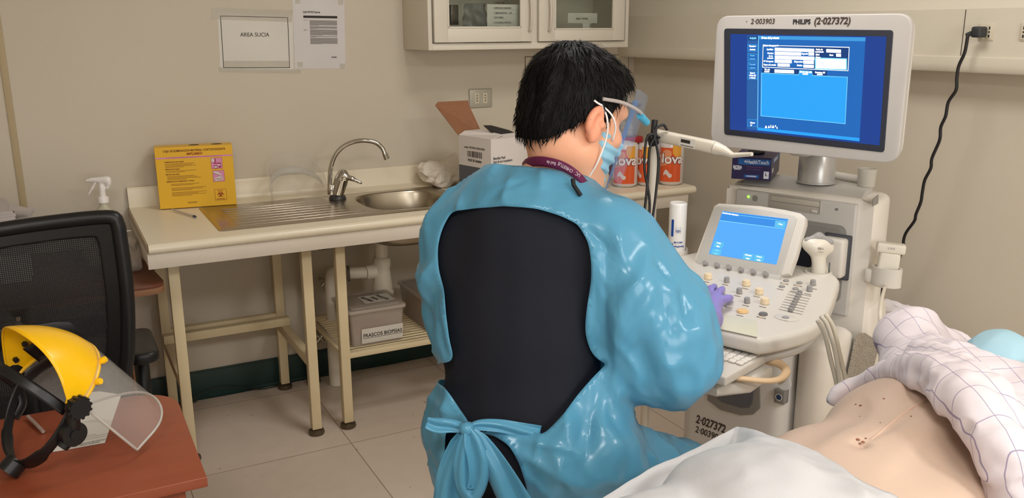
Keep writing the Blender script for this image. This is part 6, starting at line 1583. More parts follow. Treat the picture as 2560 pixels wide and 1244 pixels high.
# ear (part of the skin, finer)
s = SDF(H_(.08, 0, -.03) - .06, H_(.08, 0, -.03) + .06, .0016)
Re = RH @ np.array(Matrix.Rotation(math.radians(-14), 3, 'X')) @ np.array(Matrix.Rotation(math.radians(22), 3, 'Z'))
s.ell(H_(.080, -.008, -.020), (.011, .021, .027), Re, .006).ell(H_(.079, .002, -.046), (.009, .011, .015), Re, .010)
s.ell(H_(.093, -.004, -.020), (.010, .0125, .018), Re, .005, 'sub'); s.ell(H_(.083, .006, -.024), (.008, .006, .008), Re, .004)
s.cap(H_(.072, .004, -.02), H_(.072, .0, -.045), .010, None, .006)
worn('ear', s.mesh('ear', relax=2), mat('skin_ear', (236, 160, 128), .45, sss=.2))
for sx in (-1, 1): MB().lathe([(0, -.011), (.008, -.008), (.011, 0), (.008, .008), (0, .011)], tuple(H_(sx * .030, .076, -.002)), 16).build('eye', m_wt, doc, 180, world=True)
# hair
def hairline(y): return np.interp(y, [-.13, -.095, -.05, -.012, .004, .022, .034, .05, .075, .10], [-.112, -.104, -.062, -.010, .014, -.022, .020, .052, .062, .075])
s = SDF(HC - .15, HC + .15, .0032)
s.ell(H_(0, -.012, .018), (.083, .103, .097), RH, .02).ell(H_(0, .030, .045), (.072, .068, .062), RH, .02).ell(H_(.0, -.062, -.035), (.058, .040, .065), RH, .02)
X, Y, Z = np.meshgrid(*s.ax, indexing='ij'); Lx = (np.stack([X - HC[0], Y - HC[1], Z - HC[2]], -1) @ RH)
s.D = np.maximum(s.D, ((hairline(Lx[..., 1]) - Lx[..., 2]) * .8).astype(np.float32))
def hd(V, N):
    L = (V - HC) @ RH; rad = np.arctan2(L[:, 0], L[:, 1] + .05)
    return .004 * fbm(np.stack([rad * 1.2, L[:, 1] * 6, L[:, 2] * 3], 1), 9, 3, 3) + .0025 * fbm(L * [1, 1, .35], 160, 6)
hme = s.mesh('hair', disp=hd, relax=1)
bmh = bmesh.new(); bmh.from_mesh(hme)
vs_ = [v.co.copy() for v in bmh.verts]; nrm = [v.normal.copy() for v in bmh.verts]
rng = random.Random(4); crown = Vector([float(q) for q in H_(.0, -.06, .115)]); dn = Vector([float(q) for q in -hZ])
for k in range(5200):
    i = rng.randrange(len(vs_)); p = vs_[i].copy(); n = nrm[i].normalized()
    lc = RH.T @ (np.array(p) - HC)
    if lc[2] < hairline(lc[1]) + .006: continue
    d = (p - crown); d = d - n * d.dot(n); d = d.normalized() if d.length > 1e-4 else Vector((1, 0, 0))
    d = (d + dn * .35 + Vector([rng.uniform(-.3, .3) for _ in range(3)])).normalized(); d = (d - n * d.dot(n)).normalized()
    sd = n.cross(d).normalized(); L_ = rng.uniform(.016, .034); w = rng.uniform(.0006, .0015); lift = rng.uniform(-.0012, .0008) + (.003 if rng.random() < .03 else 0)
    a0 = bmh.verts.new(p - sd * w - n * .001); a1 = bmh.verts.new(p + sd * w - n * .001)
    m0 = bmh.verts.new(p + d * L_ * .55 - sd * w * .8 + n * (lift + .002)); m1 = bmh.verts.new(p + d * L_ * .55 + sd * w * .8 + n * (lift + .002))
    e = bmh.verts.new(p + d * L_ + n * (lift - .0015))
    for f in ((a0, a1, m1, m0), (m0, m1, e)): bmh.faces.new(f).smooth = True
bmh.to_mesh(hme); bmh.free()
m_hair = mat('black_hair', (9, 8, 8), .62, bump=.15, bscale=240, var=.3, vscale=60)
m_hair.node_tree.nodes['Principled BSDF'].inputs['Specular IOR Level'].default_value = .22
worn('hair', hme, m_hair)

# scrub shirt and trousers
m_scrub = mat('navy_scrub', (17, 20, 31), .88, bump=.08, bscale=500, var=.05, vscale=12)
s = SDF(np.min([SHL, SHR, HIP], 0) - .24, np.max([SHL, SHR, HIP], 0) + .24, .0055)
torso(s, .009).cap(SHR, SHR * .5 + ELR * .5, .066, .064, .02).cap(SHL, SHL * .5 + ELL * .5, .066, .064, .02)
s.ell(HIP + z_ax * .03 - tX * .006, (.168, .126, .09), RT_, .03)
def folds(V, N):
    q = (V - MID) @ RT_
    return .0045 * fbm(np.stack([q[:, 0] * 2.2, q[:, 1] * 2.2, q[:, 2] * .7], 1), 16, 12, 2) + .005 * np.exp(-((q[:, 2] + .14 + .04 * np.sin(q[:, 0] * 9)) / .02) ** 2)
s.half(NKB + z_ax * .015, z_ax + tY * .25)
worn('scrub_shirt', s.mesh('scrub_shirt', disp=folds, relax=2), m_scrub)
# yoke seam across the back
s = SDF(lo, hi, .012); s.ell(HIP - z_ax * .05, (.171, .129, .12), RT_, .03); legs_(s, .012); s.half(HIP + z_ax * .0, z_ax)
worn('scrub_trousers', s.mesh('scrub_trousers', relax=2), m_scrub)
for an in (ANR, ANL):
    s = SDF(an - .2, an + .25, .007); s.cap(an - (0, 0, .05), an + np.array((*(tY[:2] * .15), -.062)), .045, .036, .02).half((0, 0, .004), (0, 0, -1)); worn('shoe', s.mesh('shoe'), m_wt)

# plastic gown: big sleeves, back left open, tied at the waist
m_gown = bpy.data.materials.new('blue_plastic_film'); m_gown.use_nodes = True; nt = m_gown.node_tree; b = nt.nodes['Principled BSDF']
b.inputs['Roughness'].default_value = .25; b.inputs['Base Color'].default_value = lin((106, 182, 214)); b.inputs['Specular IOR Level'].default_value = .55
b.inputs['Transmission Weight'].default_value = 0; b.inputs['Sheen Weight'].default_value = .1
tcx = nt.nodes.new('ShaderNodeTexCoord'); 
n1 = nt.nodes.new('ShaderNodeTexNoise'); n1.inputs['Scale'].default_value = 7; n1.inputs['Detail'].default_value = 2; n1.inputs['Distortion'].default_value = 1.2
n2 = nt.nodes.new('ShaderNodeTexVoronoi'); n2.feature = 'DISTANCE_TO_EDGE'; n2.inputs['Scale'].default_value = 8
nt.links.new(tcx.outputs['Object'], n1.inputs['Vector'])
wv = nt.nodes.new('ShaderNodeMix'); wv.data_type = 'VECTOR'; wv.inputs[0].default_value = .16; nt.links.new(tcx.outputs['Object'], wv.inputs[4]); nt.links.new(n1.outputs['Color'], wv.inputs[5]); mpz = nt.nodes.new('ShaderNodeMapping'); mpz.inputs['Scale'].default_value = (1.3, 1.3, .6); nt.links.new(wv.outputs[1], mpz.inputs[0]); nt.links.new(mpz.outputs[0], n2.inputs['Vector'])
mx = nt.nodes.new('ShaderNodeMath'); mx.operation = 'ADD'; nt.links.new(n1.outputs['Fac'], mx.inputs[0]); nt.links.new(n2.outputs['Distance'], mx.inputs[1])
bp = nt.nodes.new('ShaderNodeBump'); bp.inputs['Strength'].default_value = .14; bp.inputs['Distance'].default_value = .02; nt.links.new(mx.outputs[0], bp.inputs['Height']); nt.links.new(bp.outputs[0], b.inputs['Normal'])
n3 = nt.nodes.new('ShaderNodeTexNoise'); n3.noise_type = 'RIDGED_MULTIFRACTAL'; n3.inputs['Scale'].default_value = 5.5; n3.inputs['Detail'].default_value = 3; n3.inputs['Roughness'].default_value = .45; n3.inputs['Distortion'].default_value = .5
mp3 = nt.nodes.new('ShaderNodeMapping'); mp3.inputs['Scale'].default_value = (1.4, 1.4, .55); mp3.inputs['Rotation'].default_value = (.25, .3, 0); nt.links.new(tcx.outputs['Object'], mp3.inputs[0]); nt.links.new(mp3.outputs[0], n3.inputs['Vector'])
bp3 = nt.nodes.new('ShaderNodeBump'); bp3.inputs['Strength'].default_value = .6; bp3.inputs['Distance'].default_value = .02; nt.links.new(n3.outputs[0], bp3.inputs['Height']); nt.links.new(bp.outputs[0], bp3.inputs['Normal']); nt.links.new(bp3.outputs[0], b.inputs['Normal'])
tb = nt.nodes.new('ShaderNodeBsdfTranslucent'); tb.inputs[0].default_value = lin((140, 210, 240)); ms = nt.nodes.new('ShaderNodeMixShader'); ms.inputs[0].default_value = .30
tr = nt.nodes.new('ShaderNodeBsdfTransparent'); tr.inputs[0].default_value = (.55, .85, 1, 1); ms2 = nt.nodes.new('ShaderNodeMixShader'); ms2.inputs[0].default_value = .10
out = nt.nodes['Material Output']; nt.links.new(b.outputs[0], ms.inputs[1]); nt.links.new(tb.outputs[0], ms.inputs[2]); nt.links.new(ms.outputs[0], ms2.inputs[1]); nt.links.new(tr.outputs[0], ms2.inputs[2]); nt.links.new(ms2.outputs[0], out.inputs[0])
glo = np.min([SHL, SHR, KNR, HL_, WR, HIP], 0) - .24; ghi = np.max([SHL, SHR, KNR, HL_, WR, HIP, NKB], 0) + .24; glo[2] = .40
s = SDF(glo, ghi, .0062)
torso(s, .020)
bal = [pt(1556, 668, 1.60), pt(1602, 756, 1.59), pt(1655, 850, 1.585), pt(1690, 920, 1.585)]
s.cap(SHR, bal[0], .072, .080, .04).cap(bal[0], bal[1], .080, .092, .05).cap(bal[1], bal[2], .094, .084, .05).cap(bal[2], bal[3], .084, .058, .05)
s.cap(bal[1], WR + (ELR - WR) * .35, .06, .030, .04).cap(bal[2], WR + (ELR - WR) * .22, .062, .036, .04)
s.cap(pt(1560, 930, 1.56), bal[3], .040, .062, .05)
s.cap(SHL, ELL, .074, .066, .03).cap(ELL, HL_, .062, .040, .03)
s.cap(pt(1150, 600, 1.69), pt(1125, 700, 1.70), .055, .050, .03).cap(pt(1125, 700, 1.70), pt(1128, 790, 1.71), .050, .044, .03).cap(pt(1128, 790, 1.71), pt(1160, 890, 1.71), .044, .02, .03)
# skirt over the lap
s.ell(HIP - z_ax * .06, (.196, .160, .19), RT_, .04)
s.cap(pt(1440, 1010, 1.61), pt(1460, 1130, 1.58), .080, .100, .05)
s.ell(HIP - tX * .012, (.204, .158, .15), RT_, .03)
s.cap(HPR + z_ax * .01, KNR + z_ax * .02, .115, .080, .04).cap(HPL, KNL, .115, .08, .04)
s.cap(KNR, KNR - (0, 0, .25), .075, .08, .03)
s.cap(HPR + tX * .04 - z_ax * .05, HPR + tX * .06 - z_ax * .3, .10, .12, .05)
VD = np.array(CH) - np.array((0, 0, CAM_H)); VD[2] -= .10; VD /= np.linalg.norm(VD); P0 = pt(1300, 800, 1.55)
bx_ = np.cross(VD, z_ax); bx_ /= np.linalg.norm(bx_); by_ = np.cross(bx_, VD)
def bplane(P): q = np.asarray(P) - P0; return np.stack([q @ bx_, q @ by_], -1)
OPEN = [(1120, 522), (1169, 519), (1259, 520), (1342, 529), (1398, 547), (1440, 568), (1464, 609), (1472, 658), (1473, 706), (1464, 769), (1459, 825), (1471, 866), (1488, 898), (1516, 908), (1460, 963), (1419, 1012), (1377, 1057), (1356, 1077), (1294, 1064), (1224, 1056), (1176, 1061), (1141, 1022), (1112, 978), (1055, 962), (1060, 925), (1095, 912), (1134, 905), (1120, 859), (1110, 797), (1103, 727), (1086, 672), (1084, 616), (1096, 567)]
OPEN2 = [(1108, 1084), (1180, 1078), (1240, 1085), (1275, 1105), (1300, 1150), (1318, 1210), (1320, 1300), (1130, 1300), (1104, 1140)]
op1 = np.array([bplane(hit(*p, P0, VD)) for p in OPEN]); op2 = np.array([bplane(hit(*p, P0, VD)) for p in OPEN2])
def inside(P, poly):
    x, y = P[:, 0], P[:, 1]; c = np.zeros(len(P), bool); n = len(poly)
    for i in range(n):
        x1, y1 = poly[i]; x2, y2 = poly[(i + 1) % n]
        c ^= ((y1 > y) != (y2 > y)) & (x < (x2 - x1) * (y - y1) / (y2 - y1 + 1e-12) + x1)
    return c
def polydist(P, poly):
    d = np.full(len(P), 9.); q = np.zeros((len(P), 2))
    for i in range(len(poly)):
        a, b2 = poly[i], poly[(i + 1) % len(poly)]; v = b2 - a; t = np.clip(((P - a) @ v) / (v @ v), 0, 1); c = a + t[:, None] * v
        dd = np.linalg.norm(P - c, axis=1); m = dd < d; d[m] = dd[m]; q[m] = c[m]
    return d, q
def backside(V, N): return ((V - CH) @ tY < .06)
def creases(V, N, srcs, nrand, seed):
    """sharp pulled folds: segments on the cloth with a cusp profile"""
    rg = np.random.RandomState(seed); out = np.zeros(len(V)); segs = []
    for _ in range(nrand):
        i = rg.randint(len(V)); a = V[i]; d = np.array((rg.normal() * .5, rg.normal() * .5, -1.)); d -= N[i] * (d @ N[i]); d /= np.linalg.norm(d) + 1e-9
        segs.append((a, a + d * rg.uniform(.05, .20), rg.choice((-1, 1, 1)) * rg.uniform(.006, .013), rg.uniform(.007, .014)))
    for c, n, L0, L1 in srcs:
        for _ in range(n):
            near = np.where(np.linalg.norm(V - c, axis=1) < L1)[0]; i = near[rg.randint(len(near))]; d = V[i] - c; L = np.linalg.norm(d)
            if L < L0: continue
            segs.append((c + d * .12, V[i], rg.choice((-1, 1)) * rg.uniform(.006, .012), rg.uniform(.006, .012)))
    for a, b2, A, w in segs:
        v = b2 - a; L2 = v @ v + 1e-9; t = ((V - a) @ v) / L2; tc = np.clip(t, 0, 1); r = V - a - tc[:, None] * v
        # distance measured across the cloth, curvature of the body forgiven
        dn_ = np.einsum('ij,ij->i', r, N); dd = np.sqrt(np.maximum(np.einsum('ij,ij->i', r, r) - dn_ ** 2 * .9, 0))
        out += A * np.exp(-dd / w) * np.sin(np.pi * np.clip(tc, .02, .98)) ** .5 * (np.abs(dn_) < .12)
    return out
def gdisp(V, N):
    q = (V - CH); L = q @ RT_
    w = .004 * np.abs(ridge(np.stack([L[:, 0] * 1.8 - L[:, 2] * .5, L[:, 1] * 1.4, L[:, 2] * .55], 1), 17, 27, 2)) ** 1.5 - .001 + .007 * ridge(np.stack([L[:, 0] * 1.2 + L[:, 2] * .5, L[:, 1] * 1.2, L[:, 2] * .55], 1), 22, 21, 3) - .005
    w2 = .0015 * fbm(V, 40, 22, 2) + .0045 * ridge(np.stack([L[:, 0] * 1.0 + L[:, 1] * .4 + L[:, 2] * .25, L[:, 1] * .9 - L[:, 0] * .3, L[:, 2] * .28], 1), 34, 29, 2)
    k = np.clip((SHR[2] + .02 - V[:, 2]) * 8, .35, 1.25)
    # billow near the wrist gathers into pleats
    cr_ = creases(V, N, ((pt(1512, 912, 1.52), 26, .08, .30), (pt(1175, 1068, 1.50), 12, .08, .26), (pt(1440, 470, 1.58), 10, .07, .26), (WR + (ELR - WR) * .2, 14, .08, .30)), 300, 77)
    return (w + w2) * k + cr_
def gkeep(V, N):
    B = bplane(V); bs = backside(V, N)
    cut = (inside(B, op1) | inside(B, op2)) & bs
    neck = ((V - (NKB + z_ax * .0)) @ (z_ax * .96 + tY * .30)) > .026
    return ~cut & ~neck & (V[:, 2] > .43)
gme = s.mesh('gown', disp=gdisp, keep=gkeep, relax=2)
# pull ragged border vertices onto the clean cut line
bmg = bmesh.new(); bmg.from_mesh(gme)
bv = [v for v in bmg.verts if v.is_boundary]
P_ = np.array([v.co for v in bv]); B = bplane(P_)
for poly in (op1, op2):
    d, q = polydist(B, poly); ok = (d < .014) & backside(P_, None)
    for i in np.where(ok)[0]:
        dv_ = q[i] - B[i]; bv[i].co = Vector([float(t) for t in (P_[i] + bx_ * dv_[0] + by_ * dv_[1])])
bmg.to_mesh(gme); bmg.free(); smooth_border(gme, 10)
gown = worn('gown', gme, m_gown); md = gown.modifiers.new('s', 'SOLIDIFY'); md.thickness = .0012
# waist ties and bow
def ribbon(name, pts_, w, tw=0., d0=1.47, fold=.3):
    P = spline([pt(*p) if len(p) == 3 else pt(p[0], p[1], d0) for p in pts_], 8); mb = MB(); n = len(P)
    def fn(u, v):
        i = min(int(u * (n - 1) + .5), n - 1); p = P[i]; t = P[min(i + 1, n - 1)] - P[max(i - 1, 0)]; t /= np.linalg.norm(t) + 1e-9
        s1 = np.cross(t, VD); s1 /= np.linalg.norm(s1); ww = np.interp(u, np.linspace(0, 1, len(w)), w)
        a = (v - .5) * 2; return p + s1 * a * ww + VD * (fold * ww * math.cos(a * 4.2 + u * 3 + tw))
    mb.grid(fn, n, 9); return mb.build(name, m_gown, gown, 180, world=True, solid=.001)
ribbon('waist_tie', [(1066, 1056), (1090, 1062), (1125, 1063), (1150, 1067), (1170, 1070)], [.010, .013, .010, .006], d0=1.485)
ribbon('waist_tie', [(1170, 1070), (1200, 1062), (1250, 1064), (1300, 1074), (1350, 1084)], [.006, .010, .012, .014], 1., 1.50)
ribbon('bow_loop', [(1168, 1070), (1182, 1105), (1196, 1150), (1196, 1200), (1180, 1238), (1160, 1215), (1156, 1170), (1160, 1120), (1166, 1074)], [.006, .016, .018, .016, .014, .014, .016, .012, .005], .5, 1.47)
ribbon('bow_tail', [(1166, 1072), (1148, 1110), (1130, 1160), (1122, 1210), (1118, 1275)], [.006, .016, .020, .024, .026], 1.5, 1.49)
ribbon('bow_tail', [(1172, 1072), (1198, 1104), (1230, 1150), (1262, 1205), (1300, 1275)], [.006, .016, .020, .024, .028], 2.5, 1.475)
MB().lathe([(0, -.012), (.010, -.009), (.0135, 0), (.010, .009), (0, .012)], tuple(pt(1167, 1071, 1.478)), 14).build('bow_knot', m_gown, gown, 180, world=True)
# neck: lanyard, dark strap end
m_lan = mat('purple_lanyard', (104, 28, 72), .6); 
lp = [pt(1306, 418, 1.68), pt(1318, 407, 1.62), pt(1345, 403, 1.585), pt(1378, 407, 1.565), pt(1408, 416, 1.555), pt(1436, 432, 1.55), pt(1456, 450, 1.56), pt(1472, 470, 1.59)]
LP = spline(lp, 8)
def lan(u, v):
    i = min(int(u * (len(LP) - 1) + .5), len(LP) - 1); return LP[i] + np.array((0, 0, (v - .5) * .017)) - VD * (.004 * (v - .5))
MB().grid(lan, len(LP), 4).build('lanyard', m_lan, doc, 180, world=True, solid=.0012)
for s_, i in (('UC · CHRISTUS', 36), ('Red de', 24)):
    p = LP[i]; t_ = LP[i + 4] - LP[i - 4]; M = frame(p - VD * .0015, -t_, -(z_ax)); text(s_, .0085, M, mat('lanyard_print', (214, 190, 204), .6), doc, name='lanyard_lettering', sx=.8, bold=.0001, world=True)
P = [pt(1432, 448, 1.535), pt(1434, 462, 1.530), pt(1452, 488, 1.525)]
mb = MB(); mb.tube(P, .0042, 6); mb.build('collar_tab', m_blk, gown, 60, world=True)
# face mask
m_mask = mat('mask_blue', (150, 200, 222), .8, bump=.05, bscale=300)
s = SDF(HC - .17, HC + .17, .0025)
s.ell(H_(0, .045, -.052), (.064, .068, .072), RH, .02).cap(H_(0, .10, -.01), H_(0, .122, -.042), .012, .014, .02).ell(H_(0, .088, -.105), (.03, .022, .022), RH, .02)
def mkeep(V, N):
    L = (V - HC) @ RH; return (L[:, 1] > np.interp(L[:, 2], [-.12, -.07, -.02], [.0, .012, .034])) & (L[:, 2] < -.010 + (L[:, 1] - .03) * .18) & (L[:, 2] > -.125)
me = s.mesh('face_mask', disp=lambda V, N: .0022 * np.sin(((V - HC) @ RH)[:, 2] * 330), keep=mkeep, relax=1); smooth_border(me, 10)
o = worn('face_mask', me, m_mask); md = o.modifiers.new('s', 'SOLIDIFY'); md.thickness = .0015
m_loop = mat('elastic_white', (240, 238, 236), .7)
mb = MB()
mb.tube(spline([H_(.083, -.004, .008), H_(.088, .012, -.012), H_(.079, .030, -.04), H_(.070, .036, -.085), H_(.050, .042, -.120)], 6), .0017, 6)
mb.tube(spline([H_(.083, -.004, .008), H_(.089, .018, -.002), H_(.080, .042, -.018), H_(.066, .056, -.040)], 6), .0017, 6)
mb.tube(spline([H_(.083, -.004, .008), H_(.085, -.016, .008), H_(.084, -.026, .010)], 4), .0019, 6)
mb.build('ear_loop', m_loop, o, 180, world=True)
# visor with clear temple band and teal tips
m_vf = mat('visor_film', (150, 190, 240), .06, alpha=.12, ior=1.4)
def vf(u, v):
    a = math.radians(-84 + 168 * u); return H_(.092 * math.sin(a), .042 + .090 * math.cos(a) + .004 * v, .060 - .185 * v * (1 - .12 * abs(math.sin(a)) ** 4))
vo = MB().grid(vf, 30, 12).build('face_visor', m_vf, doc, 180, world=True)
MB().tube(spline([H_(.088, -.012, .018), H_(.091, .03, .026), H_(.088, .07, .026), H_(.078, .10, .022)], 6), .0034, 8).build('visor_temple', mat('temple_clear', (190, 180, 176), .15, alpha=.75), vo, 180, world=True)
MB().tube([H_(.083, .085, .020), H_(.070, .116, .016)], .007, 10).build('visor_clip', mat('clip_blue', (70, 170, 205), .3), vo, 60, world=True)
MB().grid(lambda u, v: vf(.47 + .05 * v * (1.3 - u), u), 9, 4).build('visor_sheen_band', mat('visor_sheen_band', (110, 165, 240), .2, alpha=.7), vo, 180, world=True)  # blue band painted on the film for its sheen seen edge-on
# gloved hand
m_glv = mat('glove_violet', (146, 134, 208), .42, bump=.05, bscale=120)
pal = onc(1780, 764, .030); wr0 = pal * .42 + WR * .58
s = SDF(pal - .16, pal + .16, .0026)
s.cap(WR + (ELR - WR) * .30, wr0, .034, .029, .012).cap(wr0, pal, .027, .024, .02)
kn = [onc(1758, 742, .034), onc(1775, 738, .036), onc(1790, 742, .036), onc(1802, 750, .032)]
for k_ in kn: s.cap(pal, k_, .018, .0125, .014)
s.cap(wr0 * .3 + pal * .7, onc(1745, 752, .024), .016, .0125, .012).cap(onc(1745, 752, .024), onc(1738, 732, .014), .0115, .0095, .006)
for k_, mid, tip in ((kn[0], (1752, 726, .034), (1752, 717, .012)), (kn[1], (1776, 722, .038), (1786, 716, .014)), (kn[2], (1799, 728, .038), (1806, 722, .012)), (kn[3], (1818, 746, .030), (1826, 744, .010))):
    m_, t_ = onc(*mid), onc(*tip); s.cap(k_, m_, .0112, .0102, .004).cap(m_, t_, .0102, .0088, .003)
worn('glove', s.mesh('glove', relax=2), m_glv)
s = SDF(HL_ - .16, HL_ + .16, .004); s.cap(HL_ - tY * .03, HL_ + tY * .04, .032, .034, .01)
for k in range(4): a = HL_ + tY * .05 + tX * (-.030 + .020 * k); s.cap(a, a + tY * .045 - z_ax * .015, .011, .010, .006).cap(a + tY * .045 - z_ax * .015, a + tY * .06 - z_ax * .04, .010, .009, .004)
s.cap(HL_ + tX * .03, HL_ + tX * .05 + tY * .04 - z_ax * .01, .012, .010, .006)
worn('glove', s.mesh('glove', relax=2), m_glv)
# stool under the doctor
sx_, sy_ = float(HIP[0]), float(HIP[1]); zs_ = float(HIP[2]) - .19
t = thing('stool', 'round black stool under the seated person in the blue gown', 'stool', (sx_, sy_, 0))
MB().lathe([(0, zs_ - .07), (.15, zs_ - .07), (.175, zs_ - .055), (.18, zs_ - .03), (.165, zs_ - .008), (0, zs_)], (0, 0, 0), 40).build('seat', m_bk, t, 50)
MB().tube([(0, 0, zs_ - .072), (0, 0, .10)], .028, 16).build('gas_lift', m_chr, t, 50)
for k in range(5):
    a = 2 * math.pi * k / 5; ex_, ey_ = .24 * math.cos(a), .24 * math.sin(a)
    MB().tube([(0, 0, .11), (ex_, ey_, .075)], [.026, .015], 10).build('base_arm', m_chr, t, 60)
    MB().lathe([(0, -.011), (.024, -.009), (.026, 0), (.024, .009), (0, .011)], (0, 0, 0), 18, mtx=Matrix.Translation((ex_, ey_, .0265)) @ Matrix.Rotation(a, 4, 'Z') @ Matrix.Rotation(math.pi / 2, 4, 'X')).build('caster', m_bk, t, 40)
# ------------------------------------------------------------------ examination bed and patient
m_vinyl = mat('bed_vinyl', (60, 78, 96), .4)
t = thing('examination_bed', 'examination bed under the patient and the white paper sheet', 'bed', (.45, .70, 0))
MB().prism(rrect(-.95, 1.95, .42, .955, .04), .70, .795, .025, 4).build('mattress', m_vinyl, t, 40, world=True)
MB().box(-.92, 1.92, .46, .92, .64, .699, .004).build('bed_frame', m_cream, t, 40, world=True)
for x in (-.8, 1.75):
    for y in (.50, .88): MB().box(x - .02, x + .02, y - .02, y + .02, .001, .639, .003).build('leg', m_cream, t, 40, world=True)
m_skp = mat('skin_pale', (206, 180, 160), .5, sss=.12, bump=.03, bscale=120, var=.025, vscale=9)
pX = np.array((.985, .17, 0)); pX /= np.linalg.norm(pX); pY = np.array((-pX[1], pX[0], 0))
NAV = onz(2152, 1103, 1.0)
def PB(x, y, z): return NAV + pX * x + pY * y + np.array((0, 0, z - NAV[2]))
RP = np.stack([pX, pY, z_ax], 1)
SHF = PB(.47, .14, .925); SHN = PB(.43, -.19, .92)
def findd(px, py, target, L):
    best = None
    for d in np.linspace(1.2, 2.4, 121):
        p = pt(px, py, d); e = abs(np.linalg.norm(p - target) - L)
        if best is None or e < best[0] - 1e-4: best = (e, p)
    return best[1]
ELB = pt(2276, 852, 1.84)
WRP = pt(2452, 915, 1.98)
def pbody(s, g=0.):
    s.ell(PB(-.17, -.005, .885), (.14 + g, .175 + g, .105 + g), RP, .05)
    s.ell(PB(.02, .0, .895), (.19 + g, .172 + g, .104 + g), RP, .05)
    s.ell(PB(.24, .0, .905), (.19 + g, .180 + g, .122 + g), RP, .04)
    s.cap(SHN, SHF, .065 + g, None, .05)
    return s
pat = thing('person', 'person lying on the bed with bare belly, checked pyjama rolled up and blue mask', 'person', (float(NAV[0]), float(NAV[1]), .80))
HP = PB(.565, .03, .912)
plo = np.array((-.75, .36, .78)); phi = np.array((1.95, 1.45, 1.25))
s = SDF(plo, phi, .011, (((.70, .42, .84), (1.45, 1.12, 1.06)), .0045))
pbody(s)
# costal arch and soft hollows
s.ell(PB(.17, .0, 1.035), (.07, .045, .018), RP, .03, 'sub'); s.ell(PB(.10, -.10, .995), (.10, .03, .012), RP, .04, 'sub'); s.ell(PB(.0, .085, 1.0), (.09, .02, .008), RP, .03, 'sub')
s.ell(PB(.0, 0, 1.003), (.014, .011, .016), RP, .010, 'sub')
s.cap(PB(-.3, -.09, .87), PB(-.72, -.10, .875), .085, .062, .03).cap(PB(-.3, .09, .87), PB(-.72, .10, .875), .085, .062, .03).cap(PB(-.20, -.08, .87), PB(-.3, -.09, .87), .09, None, .04).cap(PB(-.20, .08, .87), PB(-.3, .09, .87), .09, None, .04)
s.cap(PB(-.72, -.10, .875), PB(-1.12, -.10, .855), .060, .042, .03).cap(PB(-.72, .10, .875), PB(-1.12, .10, .855), .060, .042, .03)
s.cap(SHF, ELB, .048, .040, .03).cap(ELB, WRP, .038, .028, .02)
s.cap(SHN, PB(.12, -.27, .86), .048, .04, .03)
s.cap(PB(.46, .0, .92), HP - pX * .06, .058, .056, .04)
s.ell(HP, (.095, .078, .098), RP, .03).ell(HP + (0, 0, .045) - pX * .03, (.06, .058, .06), RP, .03).cap(HP + np.array((0, 0, .10)) - pX * .01, HP + np.array((0, 0, .118)) - pX * .035, .010, .013, .01)
for k in (-1, 1): s.ell(HP + pY * k * .078, (.022, .010, .03), RP, .006)
s.half((0, 0, .798), (0, 0, -1))
link('body', s.mesh('body', relax=3, disp=lambda V, N: .0012 * fbm(V, 30, 31, 2) - .0025 * np.exp(-(((V - NAV) @ pY) / .006) ** 2) * (((V - NAV) @ pX) > .02) * (((V - NAV) @ pX) < .30) * (V[:, 2] > .98)), m_skp, pat, None, True)
# navel rim, scar and small scabs
def skinz(p, h=.0):
    """drop a point onto the belly"""
    return p
m_scab = mat('scab_brown', (150, 96, 70), .7, var=.3, vscale=90); m_scar = mat('scar_pale', (226, 190, 168), .5)
dgp = None
bo = [o for o in pat.children if o.name.startswith('body')][0]
from mathutils.bvhtree import BVHTree
bvt = BVHTree.FromPolygons([v.co for v in bo.data.vertices], [tuple(p.vertices) for p in bo.data.polygons])
cam_o = Vector((0, 0, CAM_H))
def on_body(px, py):
    v = Vector([float(q) for q in (RM @ np.array([px - 1280., -(py - 622.), -FPX]))]).normalized(); h = bvt.ray_cast(cam_o, v); return np.array(h[0]) if h[0] else None
mb = MB(); sp = [on_body(x, y) for x, y in ((2178, 1098), (2205, 1075), (2235, 1050), (2262, 1030), (2285, 1015), (2310, 1000), (2335, 985))]; sp = [q for q in sp if q is not None]
if len(sp) > 2: mb.tube([p - (0, 0, .0012) for p in spline(sp, 4)], .0020, 6); mb.build('scar', m_scar, pat, 180, world=True)
for x, y, r in ((2145, 1098, .0035), (2158, 1104, .003), (2150, 1108, .0025), (2165, 1095, .002), (2210, 996, .0022), (2152, 1013, .003), (2140, 1010, .002), (2278, 1040, .002), (2201, 1056, .0015), (2150, 1040, .0014)):
    p = on_body(x, y)
    if p is not None: MB().lathe([(0, -.4 * r), (r, 0), (r * .6, .35 * r), (0, .45 * r)], tuple(p), 8).build('scab', m_scab, pat, 180, world=True)

